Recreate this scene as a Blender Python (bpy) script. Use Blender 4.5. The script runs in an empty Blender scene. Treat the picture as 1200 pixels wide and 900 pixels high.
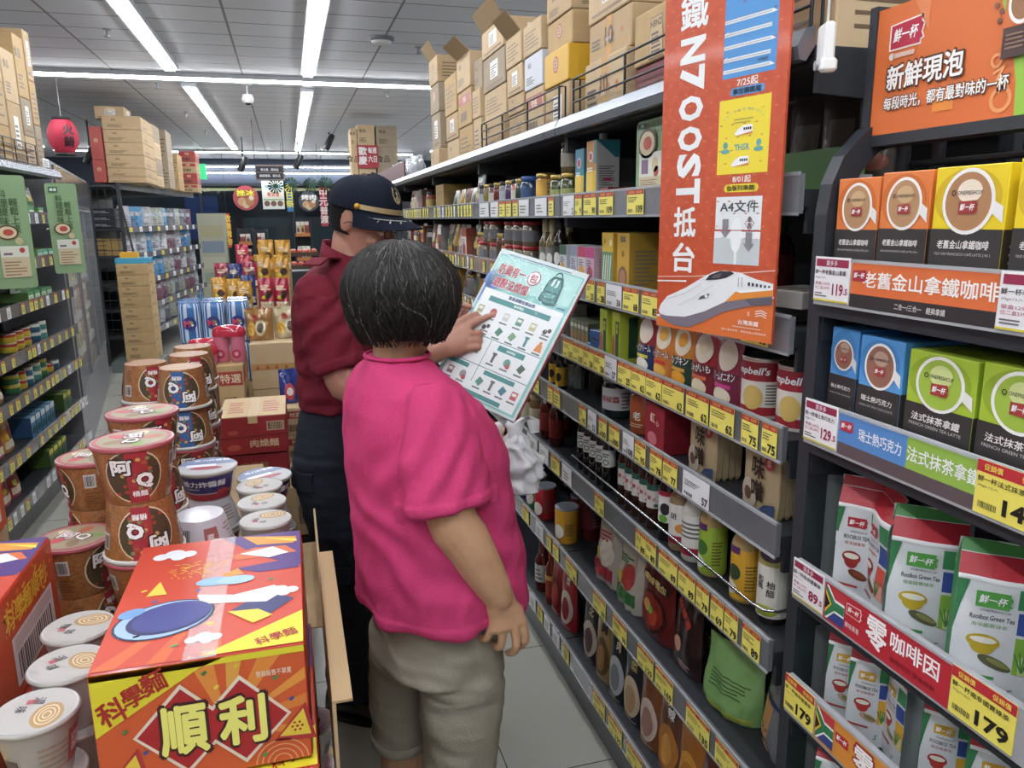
import bpy, math, random
from mathutils import Vector as V, Matrix, noise
R = math.radians; PI = math.pi
SC = bpy.context.scene; COL = SC.collection
# ---------------------------------------------------------------- camera, exposure
CAMZ = 1.6
fwd = V((-264, -192, 900)).normalized()          # aisle direction in camera axes (x right, y down, z forward)
dn = V((50, 4250, 900)).normalized(); dn = (dn - fwd * dn.dot(fwd)).normalized(); up_ = -dn
rt = fwd.cross(up_)
AX = Matrix((rt, fwd, up_))
def ray(px, py): return AX @ V((px - 600, py - 450, 900))
def at(px, py, axis, val):
    r = ray(px, py); o = V((0, 0, CAMZ)); return o + r * ((val - o[axis]) / r[axis])
cd = bpy.data.cameras.new('camera'); cam = bpy.data.objects.new('camera', cd); COL.objects.link(cam)
cd.sensor_width = 36; cd.lens = 27; cd.clip_start = .02; cd.clip_end = 200
rw, uw, bw = AX.col[0], -AX.col[1], -AX.col[2]
cam.matrix_world = Matrix(((rw[0], uw[0], bw[0], 0), (rw[1], uw[1], bw[1], 0), (rw[2], uw[2], bw[2], CAMZ), (0, 0, 0, 1)))
SC.camera = cam
SC.view_settings.view_transform = 'Standard'; SC.view_settings.look = 'None'
SC.view_settings.exposure = EXPOSURE = 0.0; SC.view_settings.gamma = 1; SC.view_settings.use_curve_mapping = False
w = bpy.data.worlds.new('night'); SC.world = w; w.use_nodes = True
w.node_tree.nodes['Background'].inputs[0].default_value = (.02, .025, .04, 1); w.node_tree.nodes['Background'].inputs[1].default_value = .5
LAMP = 29.0
# ---------------------------------------------------------------- materials
MATS = {}
def lin(h):
    h = h.lstrip('#'); c = [int(h[i:i + 2], 16) / 255 for i in (0, 2, 4)]
    g = .3 * c[0] + .59 * c[1] + .11 * c[2]; c = [.03 + .95 * (g + (x - g) * .9) for x in c]
    return [x / 12.92 if x <= .04045 else ((x + .055) / 1.055) ** 2.4 for x in c]
def mat(name, col='808080', rough=.5, metal=0, emit=None, es=1, alpha=1, trans=0, noise_=None, bump=0, bscale=80, spec=.5, coat=0, sub=0):
    if name in MATS: return MATS[name]
    m = bpy.data.materials.new(name); m.use_nodes = True; MATS[name] = m
    nt = m.node_tree; b = nt.nodes['Principled BSDF']; c = lin(col)
    I = b.inputs
    I['Base Color'].default_value = (*c, 1); I['Roughness'].default_value = rough; I['Metallic'].default_value = metal
    I['Specular IOR Level'].default_value = spec; I['Alpha'].default_value = alpha; I['Transmission Weight'].default_value = trans
    I['Coat Weight'].default_value = coat; I['Coat Roughness'].default_value = .08
    if sub: I['Subsurface Weight'].default_value = sub; I['Subsurface Radius'].default_value = (.01, .004, .002); I['Subsurface Scale'].default_value = .5
    if emit: I['Emission Color'].default_value = (*lin(emit), 1); I['Emission Strength'].default_value = es
    if noise_ or bump:
        tc = nt.nodes.new('ShaderNodeTexCoord')
        n = nt.nodes.new('ShaderNodeTexNoise'); n.inputs['Scale'].default_value = bscale; n.inputs['Detail'].default_value = 3
        nt.links.new(tc.outputs['Object'], n.inputs['Vector'])
        if noise_:
            c2, amt = noise_
            mx = nt.nodes.new('ShaderNodeMix'); mx.data_type = 'RGBA'
            mx.inputs[6].default_value = (*c, 1); mx.inputs[7].default_value = (*lin(c2), 1)
            rp = nt.nodes.new('ShaderNodeMapRange'); rp.inputs[1].default_value = .5 - amt; rp.inputs[2].default_value = .5 + amt
            nt.links.new(n.outputs[0], rp.inputs[0]); nt.links.new(rp.outputs[0], mx.inputs[0]); nt.links.new(mx.outputs[2], I['Base Color'])
        if bump:
            bp = nt.nodes.new('ShaderNodeBump'); bp.inputs['Strength'].default_value = bump; bp.inputs['Distance'].default_value = .003
            nt.links.new(n.outputs[0], bp.inputs['Height']); nt.links.new(bp.outputs[0], I['Normal'])
    return m
def C(h, rough=.45, coat=0): return mat('print_%s_%d' % (h, int(rough * 100)), h, rough, coat=coat)   # plain printed / painted colour
# ---------------------------------------------------------------- text outlines
GL = {}
def glyph(s, bold=0.0):
    k = (s, bold)
    if k in GL: return GL[k]
    cu = bpy.data.curves.new('lettering', 'FONT'); cu.body = s; cu.size = 1; cu.align_x = 'CENTER'; cu.offset = bold
    cu.dimensions = '2D'; cu.fill_mode = 'BOTH'; cu.resolution_u = 2
    ob = bpy.data.objects.new('lettering', cu); me = ob.to_mesh()
    vs = [(v.co.x, v.co.y) for v in me.vertices]; fs = [tuple(p.vertices) for p in me.polygons if p.normal.z > 0] or [tuple(p.vertices) for p in me.polygons]
    ob.to_mesh_clear(); bpy.data.objects.remove(ob); bpy.data.curves.remove(cu)
    if not vs: vs = [(0, 0)]
    xs = [v[0] for v in vs]; ys = [v[1] for v in vs]
    x0, x1, y0, y1 = min(xs), max(xs), min(ys), max(ys); cx, cy = (x0 + x1) / 2, (y0 + y1) / 2
    GL[k] = ([(x - cx, y - cy) for x, y in vs], fs, max(x1 - x0, .01), max(y1 - y0, .01))
    return GL[k]
# ---------------------------------------------------------------- mesh builder
class MB:
    def __init__(s): s.v = []; s.f = []; s.mi = []; s.ms = []; s.sm = []
    def m(s, m):
        if isinstance(m, str): m = C(m)
        if m not in s.ms: s.ms.append(m)
        return s.ms.index(m)
    def add(s, vs, fs, m, smooth=False):
        b = len(s.v); s.v += [tuple(p) for p in vs]; i = s.m(m)
        for f in fs: s.f.append(tuple(b + k for k in f)); s.mi.append(i); s.sm.append(smooth)
    def box(s, lo, hi, m, M=None):
        x0, y0, z0 = lo; x1, y1, z1 = hi
        vs = [V(p) for p in ((x0, y0, z0), (x1, y0, z0), (x1, y1, z0), (x0, y1, z0), (x0, y0, z1), (x1, y0, z1), (x1, y1, z1), (x0, y1, z1))]
        if M: vs = [M @ p for p in vs]
        s.add(vs, [(3, 2, 1, 0), (4, 5, 6, 7), (0, 1, 5, 4), (1, 2, 6, 5), (2, 3, 7, 6), (3, 0, 4, 7)], m)
    def cbox(s, c, sz, m, M=None): s.box([c[i] - sz[i] / 2 for i in range(3)], [c[i] + sz[i] / 2 for i in range(3)], m, M)
    def rbox(s, lo, hi, m, r=.004, M=None):          # box with chamfered edges
        x0, y0, z0 = lo; x1, y1, z1 = hi; r = min(r, (x1 - x0) / 2.1, (y1 - y0) / 2.1, (z1 - z0) / 2.1)
        def rg(z, i): return [(x0 + r + i, y0 + i, z), (x1 - r - i, y0 + i, z), (x1 - i, y0 + r + i, z), (x1 - i, y1 - r - i, z), (x1 - r - i, y1 - i, z), (x0 + r + i, y1 - i, z), (x0 + i, y1 - r - i, z), (x0 + i, y0 + r + i, z)]
        L = [rg(z0, r * .7), rg(z0 + r, 0), rg(z1 - r, 0), rg(z1, r * .7)]
        if M: L = [[M @ V(p) for p in q] for q in L]
        s.loft(L, m, smooth=False)
    def prism(s, pts, z0, z1, m, M=None):            # pts counter-clockwise in xy
        n = len(pts); vs = [V((x, y, z0)) for x, y in pts] + [V((x, y, z1)) for x, y in pts]
        if M: vs = [M @ p for p in vs]
        s.add(vs, [tuple(reversed(range(n))), tuple(range(n, 2 * n))] + [(i, (i + 1) % n, n + (i + 1) % n, n + i) for i in range(n)], m)
    def loft(s, rings, m, caps=True, smooth=True, closed=True):
        n = len(rings[0]); vs = [p for r in rings for p in r]; fs = []
        for k in range(len(rings) - 1):
            for i in range(n if closed else n - 1):
                j = (i + 1) % n; fs.append((k * n + i, k * n + j, (k + 1) * n + j, (k + 1) * n + i))
        s.add(vs, fs, m, smooth)
        if caps: s.add(rings[0], [tuple(reversed(range(n)))], m); s.add(rings[-1], [tuple(range(n))], m)
    def lathe(s, prof, m, seg=24, c=(0, 0, 0), M=None, caps=True, a0=0, sx=1, sy=1):   # prof: (r,z) bottom to top; m one or a list per band
        rings = []
        for r, z in prof:
            q = [V((c[0] + r * sx * math.cos(a0 + 2 * PI * i / seg), c[1] + r * sy * math.sin(a0 + 2 * PI * i / seg), c[2] + z)) for i in range(seg)]
            rings.append([M @ p for p in q] if M else q)
        if isinstance(m, (list, tuple)):
            for k in range(len(rings) - 1): s.loft(rings[k:k + 2], m[k], caps=False)
            if caps: s.add(rings[0], [tuple(reversed(range(seg)))], m[0]); s.add(rings[-1], [tuple(range(seg))], m[-1])
        else: s.loft(rings, m, caps)
    def tube(s, pts, r, m, seg=8, caps=True):
        pts = [V(p) for p in pts]; rings = []; u = None
        for i, p in enumerate(pts):
            t = (pts[min(i + 1, len(pts) - 1)] - pts[max(i - 1, 0)]).normalized()
            if u is None: u = t.orthogonal().normalized()
            u = (u - t * u.dot(t)).normalized(); w_ = t.cross(u); rr = r[i] if isinstance(r, (list, tuple)) else r
            rings.append([p + (u * math.cos(2 * PI * k / seg) + w_ * math.sin(2 * PI * k / seg)) * rr for k in range(seg)])
        s.loft(rings, m, caps)
    def sheet(s, fn, nu, nv, m, smooth=True):
        vs = [fn(i / nu, j / nv) for j in range(nv + 1) for i in range(nu + 1)]
        s.add(vs, [(j * (nu + 1) + i, j * (nu + 1) + i + 1, (j + 1) * (nu + 1) + i + 1, (j + 1) * (nu + 1) + i) for j in range(nv) for i in range(nu)], m, smooth)
    def mesh(s, name):
        me = bpy.data.meshes.new(name); me.from_pydata(s.v, [], s.f)
        for m in s.ms: me.materials.append(m)
        me.polygons.foreach_set('material_index', s.mi); me.polygons.foreach_set('use_smooth', s.sm); me.update()
        return me
    def build(s, name, parent=None, loc=None, rot=None):
        o = bpy.data.objects.new(name, s.mesh(name)); COL.objects.link(o)
        if parent: o.parent = parent
        if loc: o.location = loc
        if rot: o.rotation_euler = rot
        return o
class Art:                                            # 2-D drawing laid on a surface: f(x, y, layer) -> point
    def __init__(s, mb, f, nx=1): s.b = mb; s.f = f; s.nx = nx
    def rect(s, x0, y0, x1, y1, m, l=1, nx=None):
        n = nx or max(1, math.ceil(s.nx * abs(x1 - x0)) if s.nx > 1 else 1); xs = [x0 + (x1 - x0) * i / n for i in range(n + 1)]
        ys = [y0, y1] if s.nx <= 1 else [y0 + (y1 - y0) * i / 3 for i in range(4)]
        q = len(xs); s.b.add([s.f(x, y, l) for y in ys for x in xs], [(j * q + i, j * q + i + 1, (j + 1) * q + i + 1, (j + 1) * q + i) for j in range(len(ys) - 1) for i in range(n)], m)
    def poly(s, pts, m, l=1): s.b.add([s.f(x, y, l) for x, y in pts], [tuple(range(len(pts)))], m)
    def disc(s, cx, cy, rx, m, l=1, ry=None, n=24, rings=1, rot=0, a0=0, a1=2 * PI):
        ry = ry or rx; c, sn = math.cos(rot), math.sin(rot)
        def P(t, k): a = a0 + (a1 - a0) * k / n; x, y = rx * t * math.cos(a), ry * t * math.sin(a); return s.f(cx + x * c - y * sn, cy + x * sn + y * c, l)
        if rings == 1 and s.nx <= 1:
            s.b.add([P(1, k) for k in range(n)] if a1 - a0 > 6.2 else [P(1, k) for k in range(n + 1)], [tuple(range(n if a1 - a0 > 6.2 else n + 1))], m); return
        rings = max(rings, 4) if s.nx > 1 else rings
        vs = [s.f(cx, cy, l)] + [P(t / rings, k) for t in range(1, rings + 1) for k in range(n + 1)]; fs = [(0, 1 + k, 2 + k) for k in range(n)]
        for t in range(rings - 1): b = 1 + t * (n + 1); fs += [(b + k, b + n + 1 + k, b + n + 2 + k, b + k + 1) for k in range(n)]
        s.b.add(vs, fs, m)
    def ring(s, cx, cy, r0, r1, m, l=1, n=28, a0=0, a1=2 * PI, asp=1):
        vs = []
        for k in range(n + 1):
            a = a0 + (a1 - a0) * k / n
            for r in (r0, r1): vs.append(s.f(cx + r * math.cos(a), cy + r * asp * math.sin(a), l))
        s.b.add(vs, [(2 * k, 2 * k + 1, 2 * k + 3, 2 * k + 2) for k in range(n)], m)
    def line(s, pts, wd, m, l=1):
        for (xa, ya), (xb, yb) in zip(pts, pts[1:]):
            d = math.hypot(xb - xa, yb - ya) or 1; nx, ny = -(yb - ya) / d * wd / 2, (xb - xa) / d * wd / 2
            s.poly([(xa - nx, ya - ny), (xb - nx, yb - ny), (xb + nx, yb + ny), (xa + nx, ya + ny)], m, l)
    def text(s, t, cx, cy, h, m, l=2, bold=.0, w=None, rot=0, out=None, oc=None, stretch=1, skew=0):
        if out: s.text(t, cx, cy, h * (1 + 2 * (out - bold) * .9), oc, l, out, None if w is None else w + 2 * (out - bold) * h, rot, stretch=stretch, skew=skew); l += 1
        cjk = any(ord(ch) > 0x2000 for ch in t)
        vs, fs, gw, gh = glyph(t, 0 if cjk else bold); k = h / gh; kx = (w / gw) if w else k * stretch; c, sn = math.cos(rot), math.sin(rot)
        sh = [(0, 0)]
        if cjk and bold > .005 and h > .006:
            q = bold * .75; n = 4 if bold < .05 else 8; sh = [(q * math.cos(2 * PI * (i + .5) / n), q * math.sin(2 * PI * (i + .5) / n)) for i in range(n)]
        for i, (dx, dy) in enumerate(sh): s.b.add([s.f(cx + ((x + dx) * kx + (y + dy) * k * skew) * c - (y + dy) * k * sn, cy + ((x + dx) * kx + (y + dy) * k * skew) * sn + (y + dy) * k * c, l + .04 * i) for x, y in vs], fs, m)
    def vtext(s, t, cx, y, h, m, l=2, bold=.0, gap=1.12, out=None, oc=None):   # stacked upright characters, y is the top
        for i, ch in enumerate(t):
            if ch != ' ': s.text(ch, cx, y - h / 2 - i * h * gap, h, m, l, bold, out=out, oc=oc)
    def bars(s, x0, y0, x1, y1, n, m, l=2, fill=.45, rnd=None):
        rnd = rnd or random.Random(int(x0 * 9999 + y0 * 777)); st = (y1 - y0) / n
        for i in range(n): s.rect(x0, y0 + i * st, x0 + (x1 - x0) * rnd.uniform(.6, 1), y0 + i * st + st * fill, m, l, nx=None)
    def code(s, x0, y0, x1, y1, m, l=2, n=14):
        rnd = random.Random(int(x0 * 9999 + y1 * 777)); st = (x1 - x0) / n
        for i in range(n): s.rect(x0 + i * st, y0, x0 + i * st + st * rnd.uniform(.3, .75), y1, m, l)
LAY = .00035
def flat(O, U, W):
    O, U, W = V(O), V(U), V(W); N = U.cross(W).normalized()
    return lambda x, y, l: O + U * x + W * y + N * (l * LAY)
def cyl(r, c=(0, 0), a0=0, z0=0, lay=.0005):          # x = arc length from angle a0 (counter-clockwise), y = height; r number or r(z)
    rf = r if callable(r) else (lambda z: r)
    r0 = rf(0)
    def f(x, y, l):
        q = rf(y) + l * lay; a = a0 + x / r0; return V((c[0] + q * math.cos(a), c[1] + q * math.sin(a), z0 + y))
    return f
def xf(f, M): return lambda x, y, l: M @ f(x, y, l)
# ---------------------------------------------------------------- scene objects
def tag(o, label=None, cat=None, group=None, kind=None):
    if label: o['label'] = label
    if cat: o['category'] = cat
    if group: o['group'] = group
    if kind: o['kind'] = kind
    return o
def empty(name, loc=(0, 0, 0), rz=0, parent=None):
    o = bpy.data.objects.new(name, None); COL.objects.link(o); o.location = loc; o.rotation_euler = (0, 0, rz); o.empty_display_size = .05
    if parent: o.parent = parent
    return o
def dup(o, loc=None, rot=None, label=None, group=None, parent=None):
    c = o.copy(); COL.objects.link(c)
    if parent: c.parent = parent
    if loc is not None: c.location = loc
    if rot is not None: c.rotation_euler = rot if isinstance(rot, (tuple, list)) else (0, 0, rot)
    if label: c['label'] = label
    if group: c['group'] = group
    for ch in list(o.children): dup(ch, parent=c)
    return c
ORD = ['nearest', 'second', 'third', 'fourth', 'fifth', 'sixth', 'seventh', 'eighth', 'ninth', 'tenth', 'eleventh', 'twelfth', 'thirteenth', 'fourteenth', 'fifteenth', 'sixteenth', 'seventeenth', 'eighteenth', 'nineteenth', 'twentieth']
class Kit:                                            # builds one of a kind once, then places copies
    def __init__(s): s.p = {}
    def put(s, key, maker, name, label, cat, loc, rz=0, group=None, rot=None):
        if key in s.p: o = dup(s.p[key], loc, rot or rz)
        else:
            o = empty(name, loc, rz); maker(o)
            if rot: o.rotation_euler = rot
            s.p[key] = o
        if 'group' in o.keys() and not group: del o['group']
        return tag(o, label, cat, group)
KIT = Kit()
STEEL = mat('dark_steel', '2a2d33', .5, noise_=('23262b', .2), bscale=9)
STEEL2 = mat('grey_steel', '5a5d63', .45, noise_=('50535a', .2), bscale=6)
CHROME = mat('chrome', 'c8ccd0', .2, 1)
BLACK = mat('black_plastic', '101114', .4)
WHITE = mat('white_plastic', 'e6e7e6', .4)
CARD = mat('cardboard', 'c0a277', .8, noise_=('b6976b', .25), bscale=25)
CARD2 = mat('cardboard_dark', 'a88a60', .85)
GLASS = mat('clear_glass', 'ffffff', .05, alpha=.18)
FILM = mat('clear_film', 'ffffff', .12, alpha=.13, bump=.6, bscale=30)
# ================================================================ the setting
XL, XR, YN, YF, ZC = -6.0, 3.6, -2.6, 19.5, 3.0
def floor_mat():
    m = mat('floor_tiles', 'aaa89c', .16); nt = m.node_tree; b = nt.nodes['Principled BSDF']
    tc = nt.nodes.new('ShaderNodeTexCoord'); mp = nt.nodes.new('ShaderNodeMapping'); mp.inputs['Location'].default_value = (.14, .11, 0)
    br = nt.nodes.new('ShaderNodeTexBrick'); br.offset = 0; br.inputs['Scale'].default_value = 1; br.inputs['Brick Width'].default_value = .66; br.inputs['Row Height'].default_value = .66
    br.inputs['Mortar Size'].default_value = .0022; br.inputs['Mortar Smooth'].default_value = .2
    br.inputs['Color1'].default_value = (*lin('a19f95'), 1); br.inputs['Color2'].default_value = (*lin('9a988e'), 1); br.inputs['Mortar'].default_value = (*lin('3c3a36'), 1)
    n = nt.nodes.new('ShaderNodeTexNoise'); n.inputs['Scale'].default_value = 3; n.inputs['Detail'].default_value = 4
    mr = nt.nodes.new('ShaderNodeMapRange'); mr.inputs[3].default_value = .1; mr.inputs[4].default_value = .26
    L = nt.links.new
    L(tc.outputs['Object'], mp.inputs[0]); L(mp.outputs[0], br.inputs['Vector']); L(br.outputs[0], b.inputs['Base Color'])
    L(tc.outputs['Object'], n.inputs['Vector']); L(n.outputs[0], mr.inputs[0]); L(mr.outputs[0], b.inputs['Roughness'])
    return m
def ceil_mat():
    m = mat('ceiling_panels', '8a8c92', .45); nt = m.node_tree; b = nt.nodes['Principled BSDF']
    tc = nt.nodes.new('ShaderNodeTexCoord'); mp = nt.nodes.new('ShaderNodeMapping'); mp.inputs['Location'].default_value = (.32, .1, 0)
    br = nt.nodes.new('ShaderNodeTexBrick'); br.offset = 0; br.inputs['Scale'].default_value = 1; br.inputs['Brick Width'].default_value = 1.16; br.inputs['Row Height'].default_value = .4
    br.inputs['Mortar Size'].default_value = .009; br.inputs['Mortar Smooth'].default_value = .1
    br.inputs['Color1'].default_value = (*lin('e2e4ea'), 1); br.inputs['Color2'].default_value = (*lin('dadce3'), 1); br.inputs['Mortar'].default_value = (*lin('74767e'), 1)
    L = nt.links.new; L(tc.outputs['Object'], mp.inputs[0]); L(mp.outputs[0], br.inputs['Vector']); L(br.outputs[0], b.inputs['Base Color'])
    return m
def struct(name, lo, hi, m):
    b = MB(); b.box(lo, hi, m); return tag(b.build(name), kind='structure')
struct('floor', (XL, YN, -.1), (XR, YF, 0), floor_mat())
struct('ceiling', (XL, YN, ZC), (XR, YF, ZC + .1), ceil_mat())
WALLM = mat('wall_paint', 'b9bbbd', .7); DARKW = mat('dark_wall', '23262e', .5)
struct('wall_left', (XL - .1, YN, 0), (XL, YF, ZC), WALLM); struct('wall_right', (XR, YN, 0), (XR + .1, YF, ZC), WALLM)
struct('wall_near', (XL, YN - .1, 0), (XR, YN, ZC), WALLM)
struct('wall_back', (XL, YF, 2.45), (XR, YF + .1, ZC), mat('fascia', '2b3446', .5))
struct('wall_back_base', (XL, YF, 0), (XR, YF + .1, .35), DARKW)
# shop windows in the far wall, night outside
NIGHT = mat('night_glass', '0d1218', .06, spec=.6)
PANE = mat('shop_glass', '1a242c', .04, alpha=.55)
MUL = mat('window_frame_dark', '1b1f27', .4)
for i, (x0, x1) in enumerate([(-6, -3.6), (-3.55, -1.9), (-1.85, .15), (.2, 2.1), (2.15, 3.6)]):
    b = MB(); b.box((x0, YF, .35), (x1, YF + .012, 2.45), PANE); o = tag(b.build('window_%d' % (i + 1)), kind='structure')
    f = MB(); f.box((x0 - .05, YF - .02, .35), (x0, YF + .08, 2.45), MUL); f.box((x0, YF - .02, 2.39), (x1, YF + .08, 2.45), MUL); f.build('window_frame', o)
struct('exterior_street', (XL - 4, YF + .1, -.12), (XR + 4, YF + 12, -.02), mat('asphalt', '26282c', .8))
struct('exterior_awning_lamp', (-5.5, YF + .5, 2.3), (3.4, YF + .56, 2.36), mat('awning_light', 'f0f4c0', .4, emit='eaf2a8', es=2.2))
struct('exterior_billboard', (-3.2, YF + 8.5, 1.0), (-2.2, YF + 8.8, 2.4), mat('blue_sign', '1a3a8a', .4, emit='2a55c0', es=.6)); struct('exterior_lit_shop', (-1.4, YF + 8.6, .4), (1.6, YF + 8.8, 1.7), mat('lit_shop', '3a4a50', .5, emit='40545c', es=.8))
struct('exterior_building', (XL - 4, YF + 9, -.02), (XR + 4, YF + 9.3, 5), mat('far_facade', '141a24', .7))
# ---------------------------------------------------------------- ceiling lamps
TUBE = mat('lamp_diffuser', 'ffffff', .4, emit='f4f8ff', es=LAMP)
HOUS = mat('lamp_housing', 'c9ccd0', .4)
def linear_lamp(x, y0, y1, label, cross=False, z=ZC):
    L = y1 - y0; o = empty('ceiling_lamp', (x, y0, z))
    if cross: o.rotation_euler = (0, 0, -PI / 2)
    b = MB(); b.box((-.07, 0, -.04), (.07, L, -.001), HOUS); b.build('housing', o)
    d = MB(); d.box((-.042, .01, -.056), (.042, L - .01, -.041), TUBE); d.build('diffuser', o)
    return tag(o, label, 'ceiling lamp', 'linear ceiling lamps')
linear_lamp(-.93, 1.6, 8.05, 'long white tube lamp over the left of the aisle, nearer one')
linear_lamp(.29, 1.6, 8.1, 'long white tube lamp above the officer and poster side, nearer one')
linear_lamp(-.88, 9.0, 16.4, 'white tube lamp on the left beyond the first cross lamp')
linear_lamp(.31, 9.1, 16.6, 'white tube lamp on the right beyond the first cross lamp')
linear_lamp(-5.0, 8.5, 8.5 + 7.9, 'nearer white lamp running across the aisle under the ceiling', True)
linear_lamp(-4.2, 17.15, 17.15 + 6.9, 'farther white lamp running across the aisle under the ceiling', True)
linear_lamp(-.9, -2.4, 1.3, 'tube lamp on the left behind the photographer')
linear_lamp(.3, -2.4, 1.3, 'tube lamp on the right behind the photographer')
linear_lamp(-5.0, -.05, -.05 + 7.9, 'added unseen fill lamp running across the aisle above the photographer', True)  # out of view, added to brighten upright faces; continues the cross lamp spacing
for x, n in ((-4.2, 'left'), (3.0, 'right')):
    linear_lamp(x, 1.2, 8.0, 'tube lamp over the %s side aisle, nearer one' % n)
    linear_lamp(x, 9.2, 16.4, 'tube lamp over the %s side aisle, farther one' % n)
for i, zz in enumerate((2.86, 2.72)):
    o = linear_lamp(-3.3, 19.35, 19.35 + 6.3, ['upper', 'lower'][i] + ' white lamp strip along the far window fascia', True, z=zz)
# ceiling fittings
SPK = mat('fitting_metal', '9a9ca0', .35, .6)
def sprinkler(px, py, label, z=ZC):
    p = at(px, py, 2, z); o = empty('sprinkler', (p.x, p.y, z))
    b = MB(); b.lathe([(.03, -.006), (.03, 0)], SPK, 12); b.build('flange', o)
    b = MB(); b.tube([(0, 0, -.006), (0, 0, -.05)], .008, SPK); b.lathe([(.022, -.056), (.022, -.05)], SPK, 10); b.build('nozzle', o)
    tag(o, label, 'sprinkler', 'ceiling sprinklers')
for px, py, l in [(125, 34, 'sprinkler head on the ceiling nearest the left lamp'), (184, 97, 'sprinkler head just beyond the first cross lamp'), (218, 131, 'small sprinkler head left of the farther left lamp'), (241, 153, 'small farther sprinkler head beside the farther left lamp'), (490, 55, 'sprinkler head above the first carton stacks'), (453, 108, 'small sprinkler head right of the smoke detector')]: sprinkler(px, py, l)
p = at(447, 44, 2, ZC); o = empty('smoke_detector', (p.x, p.y, ZC))
b = MB(); b.lathe([(.085, -.03), (.1, -.02), (.1, 0)], mat('detector_grey', '6d7076', .5), 24); b.build('base', o)
b = MB(); b.lathe([(.05, -.048), (.075, -.04), (.08, -.03)], WHITE, 24); b.build('cover', o); tag(o, 'round smoke detector on the ceiling grid', 'smoke detector')
p = at(289, 98, 2, ZC); o = empty('dome_camera', (p.x, p.y, ZC))
b = MB(); b.lathe([(.05, -.02), (.05, 0)], WHITE, 16); b.tube([(0, 0, -.02), (0, 0, -.11)], .012, WHITE); b.build('mount', o)
b = MB(); b.lathe([(.02, -.2), (.055, -.18), (.06, -.15), (.05, -.11)], WHITE, 16); b.lathe([(.01, -.215), (.035, -.2), (.03, -.19)], BLACK, 12); b.build('camera_head', o)
tag(o, 'white surveillance camera hanging beyond the first cross lamp', 'camera')
def spotlight(px, py, Y, label):
    p = at(px, py, 1, Y); o = empty('track_spotlight', (p.x, Y, ZC))
    b = MB(); b.tube([(0, 0, 0), (0, 0, p.z - ZC + .12)], .015, BLACK); b.build('stem', o)
    b = MB(); M = Matrix.Translation((0, 0, p.z - ZC)) @ Matrix.Rotation(.5, 4, 'Y'); b.lathe([(.05, -.14), (.055, -.1), (.05, .1), (.03, .13)], BLACK, 14, M=M); b.build('lamp_head', o)
    tag(o, label, 'spotlight', 'black track spotlights')
spotlight(285, 192, 14.5, 'black spotlight hanging left of the overhead sign'); spotlight(350, 189, 14.5, 'black spotlight hanging right of the overhead sign')
spotlight(106, 181, 12.5, 'black spotlight behind the red paper lantern'); spotlight(386, 166, 13.5, 'grey spotlight in front of the far cross lamp')
# ================================================================ right-hand gondola (aisle face at x = .80)
def proj(p):
    c = AX.transposed() @ (V(p) - V((0, 0, CAMZ))); return 600 + 900 * c.x / c.z, 450 + 900 * c.y / c.z
def Yat(px, x, z, lo=.4, hi=16):                      # depth at which a point of this x and height appears in column px (used to read positions off)
    s = 1 if proj((x, lo, z))[0] > proj((x, hi, z))[0] else -1
    for _ in range(40):
        m = (lo + hi) / 2
        if (proj((x, m, z))[0] - px) * s > 0: lo = m
        else: hi = m
    return lo
GX = .80
YB = [1.09, 2.24, 3.35, 4.46, 5.57, 6.68, 7.79]
RT = [.222, .54, .843, 1.07, 1.247, 1.437, 1.668, 1.885]          # rail tops, lowest shelf first
LVN = ['lowest', 'second lowest', 'third lowest', 'fourth lowest', 'fourth highest', 'third highest', 'second highest', 'top']
SURF = [z - .028 for z in RT]
RAILM = mat('price_rail', '6a6b70', .22, coat=.6, noise_=('5d5e63', .15), bscale=5)
RAILM2 = mat('price_rail_pale', '8a8c92', .2, .3, coat=.5)
LIP = mat('clear_lip', 'cfd4da', .15, alpha=.45)
TOPM = mat('canopy_rail', '8f959e', .22, .55, noise_=('6f757e', .3), bscale=4)
YEL, TRED, TINK, TGRY = 'f2e45e', 'c4222c', '1c1a18', '7a7860'
def price_tag(parent, y, w, h, zc, num=None, yellow=True, x=GX - .0085, red=True, U=(0, -1, 0)):
    b = MB(); k = YEL if yellow else 'e9e9ec'
    sgn = -1 if U[1] < 0 else 1
    b.box((min(x, x - sgn * -.0008), y - w / 2, zc - h / 2), (max(x, x - sgn * -.0008), y + w / 2, zc + h / 2), k)
    fx = x + (-.0009 if sgn < 0 else .0009)
    A = Art(b, flat((fx, y, zc), U, (0, 0, 1)))
    if red and yellow:
        A.rect(-w / 2, h * .32, w / 2, h / 2, TRED)
        for i in range(2): A.text('促銷價', (-.22 + .46 * i) * w, h * .41, h * .1, 'f2c94c', 2, .02, w=w * .34)
    if num:
        nw = min(w * .72, .0115 * len(num)); A.text(num, w * .46 - nw / 2, -h * .28, h * .32, TINK, 2, .03, w=nw)
        A.bars(-w * .42, h * .0, w * .2, h * .26, 3, '4a4a38', 2, .35); A.code(-w * .42, -h * .42, -w * .1, -h * .28, '5a5848', 2, 7)
    else: A.bars(-w * .35, -h * .3, w * .3, h * .25, 3, '6b6a4a', 2, .4)
    return b.build('price_tag', parent)
BAYS = []; SHELF = {}
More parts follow.
